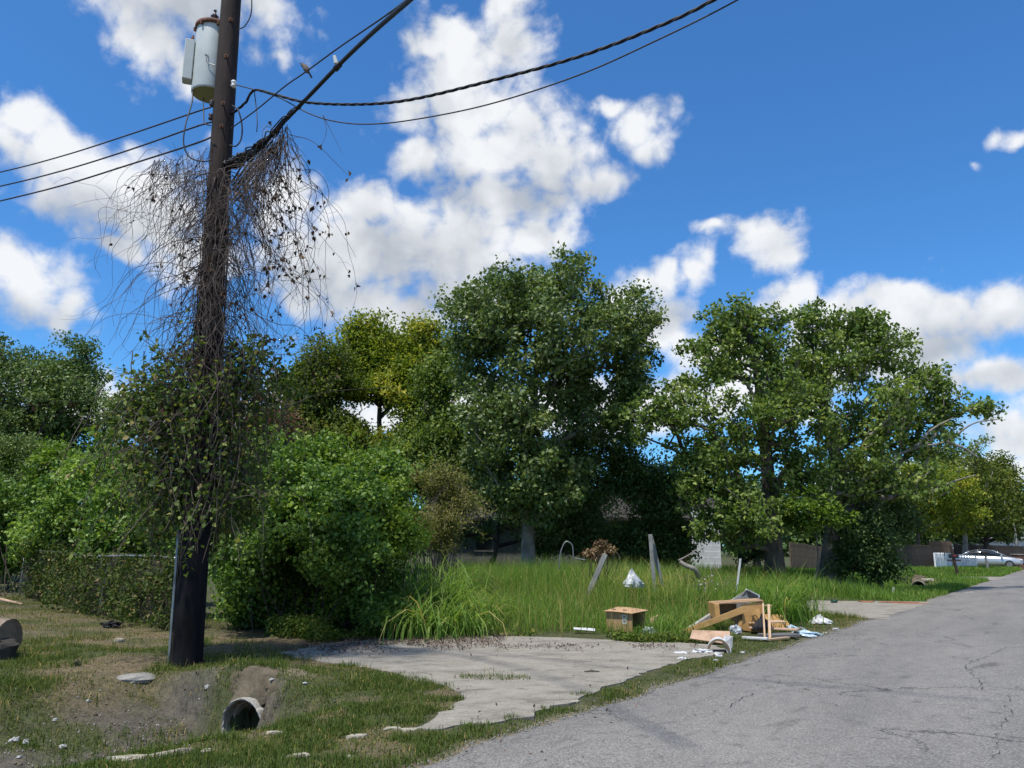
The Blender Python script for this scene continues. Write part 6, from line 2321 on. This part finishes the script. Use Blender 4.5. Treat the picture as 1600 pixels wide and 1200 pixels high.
def card_box():
    b0 = ground_at(948, 989, 0.08)
    b0[2] -= 0.02
    t = thing('cardboard_box', 'brown cardboard box on its side with the open end to the right', 'box', b0)
    W, D, Hh = 0.58, 0.46, 0.45
    Rm = rot(4, 3, -40)
    P = lambda x, y, z: b0 + np.array((x, y, z)) @ Rm.T
    th = 0.008

    def wall(nm, a, lab=None):
        return slab(nm, a, th, m_card, t)
    wall('front_panel', [P(0, 0, 0), P(W, 0, 0), P(W - 0.02, 0.0, Hh - 0.012), P(0, 0, Hh - 0.012)])
    slab('back_panel', [P(0, D - th, 0), P(W, D - th, 0), P(W, D - th, Hh - 0.012), P(0, D - th, Hh - 0.012)], th, m_card, t)
    slab('bottom_panel', [P(0, 0.01, 0), P(W, 0.01, 0), P(W, D - 0.012, 0), P(0, D - 0.012, 0)], th, m_card, t)
    slab('closed_end', [P(0.0, 0.01, 0.01), P(0.0, D - 0.012, 0.01), P(0.0, D - 0.012, Hh - 0.02), P(0.0, 0.01, Hh - 0.02)], th, m_card, t)
    # the top lies a little loose, its near edge lifted past the front
    G = np.array([[P(-0.03 + (W + 0.10) * u - 0.05 * (1 - v) * (u > 0.9), -0.05 + (D + 0.06) * v, Hh + 0.012 * math.sin(3 * u) - 0.015 * (1 - v) * (1 - u)) for u in np.linspace(0, 1, 8)] for v in np.linspace(0, 1, 6)])
    mb = MB().quadpatch(G)
    G2 = G.copy()
    G2[..., 2] -= th
    mb.quadpatch(G2[::-1])
    rim = [(0, j) for j in range(7)] + [(i, 7) for i in range(5)] + [(5, 7 - j) for j in range(7)] + [(5 - i, 0) for i in range(5)]
    Pr = [G[i, j] for i, j in rim] + [G2[i, j] for i, j in rim]
    k = len(rim)
    mb.add(Pr, [(i, k + i, k + (i + 1) % k, (i + 1) % k) for i in range(k)])
    top = mb.build('top_flap', m_card, t)
    for u in (0.10, 0.47):
        c = P(-0.03 + (W + 0.1) * (u + 0.06), 0.14, Hh + 0.012 * math.sin(3 * (u + .06)) + 0.003)
        MB().box(c, (0.095, 0.035, 0.004), Rm).build('hand_slot', m_dark, top)
    lb = slab('shipping_label', [P(0.36, -0.004, Hh - 0.22), P(0.46, -0.004, Hh - 0.22), P(0.455, -0.004, Hh - 0.05), P(0.345, -0.004, Hh - 0.05)], 0.002, m_label, t)
    for z in (0.08, 0.16):
        slab('print_mark', [P(0.385, -0.007, Hh - z - 0.02), P(0.43, -0.007, Hh - z - 0.02), P(0.43, -0.007, Hh - z + 0.012), P(0.385, -0.007, Hh - z + 0.012)], 0.0015, m_greyd, lb)
    MB().box(P(0.50, -0.004, Hh / 2), (0.004, 0.004, Hh * 0.98), Rm).build('fold_line', m_dark, t)


card_box()
p = ground_at(1015, 993, 0.1)
crumple('plastic_bag', 'small crumpled white wrapper right beside the cardboard box', 'bag', (p[0], p[1], p[2] + 0.06), (0.26, 0.22, 0.16), m_bagw, 30, 0.5)
p = ground_at(1018, 982, 0.1)
slab('board_scrap', [p + np.array((-0.06, 0.1, 0.05)), p + np.array((0.10, 0.05, 0.12)), p + np.array((0.16, 0.1, 0.26)), p + np.array((0.02, 0.14, 0.2))], 0.012, m_pink, None, 'pale wood scrap sticking up behind the small wrapper', 'board')
p = ground_at(905, 991, 0.1)
slab('plastic_strip', [p + np.array((-0.1, 0, 0.09)), p + np.array((0.30, 0, 0.06)), p + np.array((0.30, 0.06, 0.10)), p + np.array((-0.1, 0.06, 0.12))], 0.01, m_foam, None, 'white strip lying in the weeds left of the cardboard box', 'litter')


def desk():
    o0 = ground_at(1152, 988, 0.05)
    t = thing('broken_desk', 'broken yellow wooden desk carcass dumped on the verge', 'desk', o0)
    Y = o0[1] + 0.05
    D = 0.50
    k = lambda px, py, dy=0.0: at(px, py, Y + dy)
    # top board, chipped, nearly level
    xl, xr = k(1117, 943)[0], k(1193, 939)[0]
    zt = k(1117, 943)[2]
    zr = k(1193, 938)[2]
    slab('top', [(xl, Y, zt), (xr, Y, zr), (xr + 0.02, Y + D, zr + 0.01), (xl, Y + D, zt + 0.01)], 0.018, m_ply_raw, t)
    zb = float(tz(xr, Y))
    # drawer side: the left end, short
    slab('left_end', [(xl, Y, zt), (xl, Y + D, zt), (xl + 0.02, Y + D, k(1120, 966)[2]), (xl + 0.02, Y, k(1120, 966)[2])], 0.018, m_ply, t)
    MB().box((xl + 0.045, Y - 0.01, (zt + k(1120, 966)[2]) / 2), (0.075, 0.02, zt - k(1120, 966)[2]), rot(0, -3, 0), 0.003).build('stile', m_ply, t)
    slab('back_panel', [(xl + 0.02, Y + D * 0.8, k(1120, 960)[2]), (k(1160, 960)[0], Y + D * 0.8, k(1160, 955)[2]), (k(1160, 944)[0], Y + D * 0.8, zt - 0.03), (xl + 0.02, Y + D * 0.8, zt - 0.03)], 0.012, m_ply_raw, t)
    # the tall front panel of the pedestal
    slab('front_panel', [k(1161, 985, 0.02), k(1192, 989, 0.02), k(1191, 941, 0.02), k(1159, 944, 0.02)], 0.018, m_ply, t)
    slab('right_end', [k(1192, 990, 0.0), k(1192, 990, 0.0) + np.array((0.03, D, 0.0)), np.array((xr + 0.03, Y + D, zr - 0.02)), np.array((xr, Y, zr - 0.02))], 0.018, m_ply, t)
    slab('drawer_front', [k(1174, 958, -0.03), k(1189, 968, -0.16), k(1187, 949, -0.14), k(1172, 953, -0.02)], 0.016, m_ply, t)
    slab('broken_panel', [k(1140, 965, 0.28), k(1162, 987, 0.22), k(1164, 962, 0.22), k(1150, 952, 0.28)], 0.014, m_ply_raw, t)
    slab('broken_panel', [k(1152, 982, 0.12), k(1166, 986, 0.10), k(1163, 970, 0.10), k(1155, 968, 0.12)], 0.014, m_ply, t)
    # long plank leaning out to the left
    slab('leaning_rail', [k(1071, 991, -0.10), k(1162, 958, -0.04), k(1160, 948, -0.04), k(1068, 984, -0.10)], 0.03, m_ply, t)
    P = catmull([k(1176, 985, -.12), k(1175, 972, -.14), k(1179, 961, -.14), k(1185, 968, -.14), k(1188, 984, -.12)], 7)
    MB().tube(P, 0.007, 6).build('wire_loop', m_cable, t, True)


desk()
yd = ground_at(1152, 988, 0.05)[1]
# grey folding panel behind the desk, leaning down to the left
k_ = lambda px, py, Y: at(px, py, Y)
t = thing('grey_panel', 'long grey laminated panel leaning behind the desk', 'panel', k_(1120, 970, yd + 0.7))
slab('face', [k_(1076, 983, yd + 0.30), k_(1173, 944, yd + 0.75), k_(1166, 922, yd + 0.75), k_(1072, 981, yd + 0.34)], 0.035, m_greyp, t)
slab('folded_leaf', [k_(1150, 944, yd + 0.68), k_(1188, 935, yd + 0.95), k_(1184, 930, yd + 1.0), k_(1166, 922, yd + 0.72)], 0.03, m_greyd, t)
MB().tube([k_(1166, 921, yd + 0.71), k_(1186, 931, yd + 1.0)], 0.018, 6).build('edge_strip', m_foam, t)
MB().tube([k_(1186, 931, yd + 0.98), k_(1183, 937, yd + 0.98)], 0.022, 6).build('edge_strip', m_foam, t)
for f in (0.18, 0.46, 0.62):
    a = k_(1076, 983, yd + 0.27) * (1 - f) + k_(1173, 944, yd + 0.72) * f
    MB().box(a + np.array((0, -0.01, 0.02)), (0.05, 0.02, 0.05), rot(0, -22, 0), 0.004).build('hinge', m_greyd, t)

yf = yd - 0.15
slant_post('batten', 'left of two upright battens standing in front of the desk', ground_at(1195, 1001, 0.03), at(1192, 944, yf), 0.028, 0.045, m_pink, 'batten', 0.03)
slant_post('batten', 'right of two upright battens standing in front of the desk', ground_at(1203, 1000, 0.03), at(1201, 945, yf), 0.045, 0.03, m_pink, 'batten', 0.03)
p = ground_at(1203, 1000, 0.03)
tag(MB().box(at(1199, 946, yf + 0.02), (0.17, 0.035, 0.02), rot(0, 0, 4)).build('batten', m_pink), 'short batten lying across the tops of the two upright battens', 'batten')


def flat_board(name, label, a, b, w, th, m, cat='board', lift=0.03, roll=0):
    a, b = ground_at(*a), ground_at(*b)
    c = (a + b) / 2
    L = np.linalg.norm((b - a)[:2])
    az = math.degrees(math.atan2(b[1] - a[1], b[0] - a[0]))
    o = MB().box((0, 0, 0), (L, w, th), rot(roll, 0, az), th * 0.1).build(name, m)
    o.location = (float(c[0]), float(c[1]), float(max(a[2], b[2]) + th / 2 + lift))
    return tag(o, label, cat)


flat_board('board', 'long pale board lying on dark clutter right of the desk', (1172, 990), (1248, 996), 0.24, 0.025, m_tan, lift=0.10)
flat_board('board', 'upper thin board of the pile right of the desk', (1168, 988), (1225, 988), 0.22, 0.02, m_pink, lift=0.17, roll=5)
flat_board('board', 'white-edged board lying in front of the desk', (1160, 1001), (1200, 1003), 0.14, 0.03, m_foam, lift=0.04)
flat_board('board', 'bare wood strip under the battens in front of the desk', (1196, 1003), (1232, 1001), 0.08, 0.03, m_pink, lift=0.02)
flat_board('board', 'dark board under the pale boards right of the desk', (1190, 997), (1244, 998), 0.3, 0.05, m_greyd, lift=0.02)
p = ground_at(1215, 984, 0.04)
slab('plywood_sheet', [p + np.array((-0.16, 0.1, 0.02)), p + np.array((0.34, 0.18, 0.02)), p + np.array((0.24, 0.32, 0.26)), p + np.array((-0.16, 0.25, 0.28))], 0.015, m_ply, None, 'yellow plywood sheet tilted behind the battens', 'board')
p = ground_at(1190, 990, 0.05)
crumple('black_bag', 'black bag slumped against the desk behind the battens', 'bag', (p[0], p[1] - 0.05, p[2] + 0.14), (0.36, 0.3, 0.32), m_black, 0, 0.3, 0.2)
for px, py, sx, sz, mm, lab in ((1258, 994, 0.52, 0.13, m_bagb, 'pale blue plastic bag flattened by the road edge'), (1237, 986, 0.22, 0.15, m_bagb, 'small pale blue bundle on the pale boards'), (1283, 975, 0.40, 0.22, m_foam, 'white bag lying alone right of the junk pile'),
                                (1306, 985, 0.13, 0.07, m_foam, 'white scrap on the road edge beyond the lone bag'), (1149, 991, 0.22, 0.2, m_bagw, 'round white bag left of the desk front'), (1095, 1001, 0.36, 0.10, m_bagw, 'flat white plastic at the left of the tan board'), (1250, 983, 0.2, 0.05, m_paper, 'flat pale scrap in the grass beyond the junk'),
                                (1230, 981, 0.14, 0.06, m_bagb, 'pale scrap beside the tilted plywood sheet'), (1060, 1001, 0.2, 0.07, m_bagw, 'thin white scrap left of the flat plastic'), (1098, 1021, 0.30, 0.09, m_foam, 'broken white foam on the driveway edge'), (1066, 1022, 0.20, 0.05, m_foam, 'flat white foam left on the driveway edge'),
                                (1122, 1026, 0.14, 0.09, m_foam, 'white foam lump below the curved white shell'), (1160, 1021, 0.10, 0.05, m_foam, 'white foam crumb near the road edge'), (1066, 1031, 0.16, 0.05, m_foam, 'white foam sheet on the grass strip'), (1118, 1033, 0.09, 0.04, m_foam, 'white foam crumb on the grass strip'),
                                (1290, 991, 0.09, 0.05, m_foam, 'white crumb nearest the road past the blue bag')):
    p = ground_at(px, py, 0.03)
    crumple('litter_bag' if sx > 0.3 else 'litter_scrap', lab, 'litter', (p[0], p[1], p[2] + sz * 0.25), (sx, sx * 0.7, sz), mm, rng.uniform(-30, 30), 0.42, 0.3 if sz > 0.2 else 0, 14 if sx > 0.2 else 9, 'litter around the dumped desk')
p = ground_at(1110, 1007, 0.05)
slab('tan_board', [p + np.array((-0.34, 0.02, 0.10)), p + np.array((0.28, -0.14, 0.02)), p + np.array((0.36, 0.06, 0.21)), p + np.array((-0.26, 0.16, 0.22))], 0.02, m_tan, None, 'pinkish tan board tilted in front of the desk rail', 'board')


m_shelltan = mat('brown_lining', (0.24, 0.175, 0.11), (0.16, 0.115, 0.075), 0.85, 8)


def curved_shell():
    """a broken piece of white moulded plastic: an arch with a brown inside"""
    c = ground_at(1123, 1021, 0.03)
    t = thing('curved_shell', 'white curved plastic shell with brown inside on the driveway edge', 'shell', c)
    G, G2 = [], []
    for a in np.linspace(R(8), R(172), 16):
        r1, r2 = 0.145, 0.185
        rowo, rowi = [], []
        for d in np.linspace(0, 0.30, 4):
            o = np.array((-math.cos(a), 0, math.sin(a) * 0.85))
            rowo.append(c + o * r2 + np.array((0.25 * d, d, 0.06 * math.sin(a))))
            rowi.append(c + o * r1 + np.array((0.25 * d, d, 0.06 * math.sin(a))))
        G.append(rowo)
        G2.append(rowi)
    G, G2 = np.array(G), np.array(G2)
    mb = MB().quadpatch(G)
    mb.quadpatch(np.stack([G[:, 3], G2[:, 3]], 1))
    mb.build('outer', m_foam, t)
    MB().quadpatch(G2).quadpatch(np.stack([G[:, 0], G2[:, 0]], 1)).build('lining', m_shelltan, t)
    slab('flange', [c + np.array((0.08, 0.02, 0.14)), c + np.array((0.24, 0.10, 0.06)), c + np.array((0.28, 0.16, 0.24)), c + np.array((0.15, 0.12, 0.26))], 0.02, m_foam, t)
    slab('flange', [c + np.array((0.15, 0.0, -0.02)), c + np.array((0.21, 0.02, -0.02)), c + np.array((0.20, 0.06, 0.14)), c + np.array((0.10, 0.03, 0.15))], 0.02, m_foam, t)


curved_shell()
# dark stick on the driveway
p = ground_at(925, 1053, 0.02)
tag(MB().tube([p + np.array((-0.1, 0, 0.03)), p + np.array((0, 0.01, 0.035)), p + np.array((0.1, 0, 0.03))], [0.006, 0.012, 0.006], 6).build('stick', m_dark, None), 'short dark stick on the pale driveway', 'stick')
# reddish clay dust and a green bottle on the second driveway
m_clay = mat('red_clay', (0.30, 0.135, 0.075), (0.22, 0.10, 0.06), 0.95, 6)
for px, py, sx, lab in ((1355, 942, 0.45, 'small reddish clay clod on the second driveway'), (1405, 943, 0.95, 'long reddish clay smear at the back of the second driveway'), (1425, 945, 0.8, 'reddish clay smear nearest the road on the second driveway')):
    p = ground_at(px, py, 0.03)
    chunk('clay_clod', lab, 'clay', (p[0], p[1], p[2] + 0.025), (sx, 0.25, 0.05), m_clay, -20, 0, 0.2)
p = ground_at(1303, 943, 0.03)
crumple('green_scrap', 'dark green crumpled scrap on the second driveway', 'litter', (p[0], p[1], p[2] + 0.05), (0.22, 0.16, 0.12), mat('dark_green_plastic', (0.03, 0.09, 0.05), None, 0.4), 0, 0.4)

# ------------------------------------------------------------------ mailboxes
m_mbox = mat('black_mailbox', (0.015, 0.015, 0.016), (0.01, 0.01, 0.011), 0.4, 8)
m_mpost = mat('dark_brown_post', (0.06, 0.038, 0.030), (0.038, 0.026, 0.022), 0.8, 5)
m_redf = mat('red_flag', (0.45, 0.03, 0.03), (0.35, 0.025, 0.025), 0.5, 5)


def mailbox(label, base, h, lean, box_l, armw, mpost, flag):
    b = np.array(base, float)
    t = thing('mailbox', label, 'mailbox', b)
    top = b + np.array((lean, 0, h))
    ax = unit(top - b)
    s = unit(np.cross(ax, (0, 1, 0)))
    M = np.stack([s, np.cross(ax, s), ax], 1)
    MB().box((b + top) / 2, (0.12, 0.12, h + 0.2), M, 0.008).build('post', mpost, t)
    hb = b + (top - b) * (0.62 if armw else 0.98)
    if armw:
        MB().box(hb - np.array((0, 0, 0.13)), (armw, 0.10, 0.09), rot(0, 0, 0), 0.006).build('cross_arm', mpost, t)
    # barrel-topped box
    n = 9
    w, hh = 0.18, 0.13
    out = [(-w / 2, 0), (w / 2, 0)] + [(w / 2 * math.cos(a), hh + w / 2 * math.sin(a)) for a in np.linspace(0, math.pi, n)]
    V = [hb + np.array((e, 0, 0)) + np.array((0, q[0], q[1])) for e in (-box_l / 2, box_l / 2) for q in out]
    k = len(out)
    body = MB().add(V, [tuple(reversed(range(k))), tuple(range(k, 2 * k))] + [(i, (i + 1) % k, k + (i + 1) % k, k + i) for i in range(k)]).build('box', m_mbox, t)
    if flag:
        MB().box(hb + np.array((0.02, -w / 2 - 0.012, 0.14)), (0.16, 0.012, 0.07)).build('flag', m_redf, body)


b1 = ground_at(1497, 900, 0.05)
mailbox('black mailbox with red flag on a leaning brown cross post', b1, 1.62, -0.22, 0.5, 0.75, m_mpost, True)
b2 = gz(1540, 56)
mailbox('plain black mailbox on a thin grey post before the car door', b2, 1.12, -0.08, 0.52, 0, m_greywood, False)

# ------------------------------------------------------------------ far utility pole and its wires
b = gz(1589, 80)
t = thing('utility_pole', 'distant short utility pole with pale insulators at the right edge', 'utility pole', b)
MB().tube([b, b + np.array((0, 0, 4.1))], [0.14, 0.10], 10).build('shaft', m_greywood, t, True)
MB().box(b + np.array((-0.3, 0, 4.0)), (1.0, 0.1, 0.12)).build('cross_arm', m_greywood, t)
for dx in (-0.7, 0.1):
    MB().tube([b + np.array((dx, 0, 4.06)), b + np.array((dx, 0, 4.35))], [0.10, 0.06], 8).build('insulator', m_porc_w, t)
for i, py in enumerate((745, 749, 753)):
    wire(('uppermost', 'middle', 'lowest')[i] + ' of the three far wires at the right edge', [(1560, py + 1, 75), (1580, py, 72), (1605, py - 1, 68), (1800, py - 14, 45)], 0.02, m_cable)

# ------------------------------------------------------------------ the silver car
m_paint = mat('silver_paint', (0.52, 0.54, 0.56), (0.50, 0.52, 0.54), 0.25, 3, metal=0.55, spec=0.6, grime=0.05)
m_tyre = mat('tyre_rubber', (0.018, 0.018, 0.018), (0.012, 0.012, 0.012), 0.85, 9)
m_trim = mat('black_trim', (0.02, 0.02, 0.021), (0.015, 0.015, 0.016), 0.5, 9)
m_lamp = mat('headlight_lens', (0.75, 0.77, 0.8), (0.65, 0.67, 0.7), 0.1, 9, spec=0.8)


def car():
    c = gz(1541, 64.0)
    t = thing('sedan_car', 'silver sedan parked nose to the road behind the picket fence', 'car', c)
    fw = unit(np.array((0.86, -0.51, 0)))
    sw = np.array((fw[1], -fw[0], 0))          # the side turned towards us
    if sw[1] > 0:
        sw = -sw
    P = lambda x, y, z: c + fw * x + sw * y + np.array((0, 0, z))

    def loft(stations, name, m, parent=t, smooth=True):
        rings = []
        for (x, zb, zt, w, wt) in stations:
            ring = [(-w * 0.92, zb), (-w, zb + (zt - zb) * 0.25), (-w * 0.99, zb + (zt - zb) * 0.62), (-wt, zt - (zt - zb) * 0.06), (-wt * 0.8, zt), (wt * 0.8, zt), (wt, zt - (zt - zb) * 0.06), (w * 0.99, zb + (zt - zb) * 0.62), (w, zb + (zt - zb) * 0.25), (w * 0.92, zb)]
            rings.append([P(x, y, z) for y, z in ring])
        k = 10
        V = [q for r in rings for q in r]
        F = [(i * k + j, i * k + (j + 1) % k, (i + 1) * k + (j + 1) % k, (i + 1) * k + j) for i in range(len(rings) - 1) for j in range(k)]
        F += [tuple(reversed(range(k))), tuple(range((len(rings) - 1) * k, len(rings) * k))]
        return MB().add(V, F).build(name, m, parent, smooth)
    body = loft([(-2.32, 0.45, 0.80, 0.66, 0.55), (-2.26, 0.30, 0.95, 0.80, 0.70), (-2.0, 0.24, 1.03, 0.87, 0.76), (-1.4, 0.22, 1.03, 0.90, 0.80), (-0.6, 0.20, 0.97, 0.91, 0.84), (0.4, 0.20, 0.95, 0.91, 0.84), (1.05, 0.20, 0.93, 0.90, 0.82),
                 (1.6, 0.22, 0.86, 0.89, 0.78), (2.05, 0.25, 0.76, 0.85, 0.72), (2.28, 0.30, 0.66, 0.74, 0.60), (2.36, 0.40, 0.58, 0.60, 0.48)], 'body', m_paint)
    loft([(-1.75, 0.96, 1.03, 0.74, 0.66), (-1.25, 0.96, 1.28, 0.78, 0.60), (-0.75, 0.94, 1.40, 0.80, 0.60), (-0.1, 0.94, 1.43, 0.81, 0.61), (0.35, 0.93, 1.37, 0.81, 0.60), (0.8, 0.92, 1.18, 0.80, 0.62), (1.25, 0.90, 0.96, 0.78, 0.66)], 'glasshouse', m_glass)
    G = np.array([[P(x, y, z) for y in (-w, -w * 0.6, 0, w * 0.6, w)] for x, z, w in ((-1.72, 1.045, 0.66), (-1.25, 1.30, 0.60), (-0.75, 1.42, 0.60), (-0.1, 1.45, 0.61), (0.35, 1.39, 0.60))])
    G[:, (0, 4), 2] -= 0.025
    mb = MB().quadpatch(G)
    G2 = G.copy()
    G2[..., 2] -= 0.03
    mb.quadpatch(G2[::-1])
    mb.build('roof', m_paint, t, True)
    for s_ in (-1, 1):
        mb = MB()
        mb.tube([P(0.36, 0.60 * s_, 1.38), P(0.8, 0.67 * s_, 1.17), P(1.25, 0.72 * s_, 0.95)], 0.032, 6)
        mb.build('pillar', m_paint, t, True)
        mb = MB()
        mb.tube([P(-0.62, 0.625 * s_, 1.41), P(-0.58, 0.83 * s_, 0.96)], 0.03, 6)
        mb.build('pillar', m_paint, t, True)
        mb = MB()
        mb.tube([P(-1.2, 0.60 * s_, 1.30), P(-1.70, 0.74 * s_, 1.02)], 0.05, 6)
        mb.build('pillar', m_paint, t, True)
        MB().box(P(0.95, 0.98 * s_, 0.98), (0.14, 0.2, 0.12), rot(0, 0, math.degrees(math.atan2(fw[1], fw[0]))), 0.03).build('mirror', m_paint, t)
        MB().box(P(2.16, 0.66 * s_, 0.66), (0.34, 0.24, 0.13), rot(0, 10, math.degrees(math.atan2(fw[1], fw[0])) - 18 * s_), 0.03).build('headlight', m_lamp, t)
        for dx in (-1.38, 1.42):
            cw = P(dx, 0.80 * s_, 0.31)
            wdir = sw * s_
            w_ = MB().tube([cw - wdir * 0.10, cw - wdir * 0.09, cw + wdir * 0.09, cw + wdir * 0.115, cw + wdir * 0.118], [0.28, 0.315, 0.315, 0.29, 0.22], 24).build('wheel', m_tyre, t)
            mb = MB().tube([cw + wdir * 0.10, cw + wdir * 0.125], [0.21, 0.20], 20)
            mb.build('rim', m_steel, w_)
        for dx in (-0.15, -0.95):
            MB().box(P(dx, 0.925 * s_, 0.83), (0.16, 0.03, 0.03), rot(0, 0, math.degrees(math.atan2(fw[1], fw[0]))), 0.006).build('door_handle', m_paint, t)
    MB().box(P(2.33, 0, 0.42), (0.16, 1.2, 0.24), rot(0, 0, math.degrees(math.atan2(fw[1], fw[0]))), 0.04).build('bumper_grille', m_trim, t)
    MB().box(P(0, 0, 0.24), (4.2, 1.7, 0.14), rot(0, 0, math.degrees(math.atan2(fw[1], fw[0]))), 0.03).build('sill', m_trim, t)


car()
b = gz(1590, 66)
t = thing('brick_pillar', 'squat reddish brown brick pillar beyond the car bonnet', 'pillar', b)
m_brick = mat('red_brown_brick', (0.22, 0.10, 0.07), (0.15, 0.07, 0.05), 0.9, 6)
MB().box(b + np.array((0, 0, 0.5)), (0.74, 0.74, 1.05), rot(0, 0, 10), 0.02).build('shaft', m_brick, t)
MB().box(b + np.array((0, 0, 1.06)), (0.84, 0.84, 0.08), rot(0, 0, 10), 0.02).build('cap', m_stone2, t)
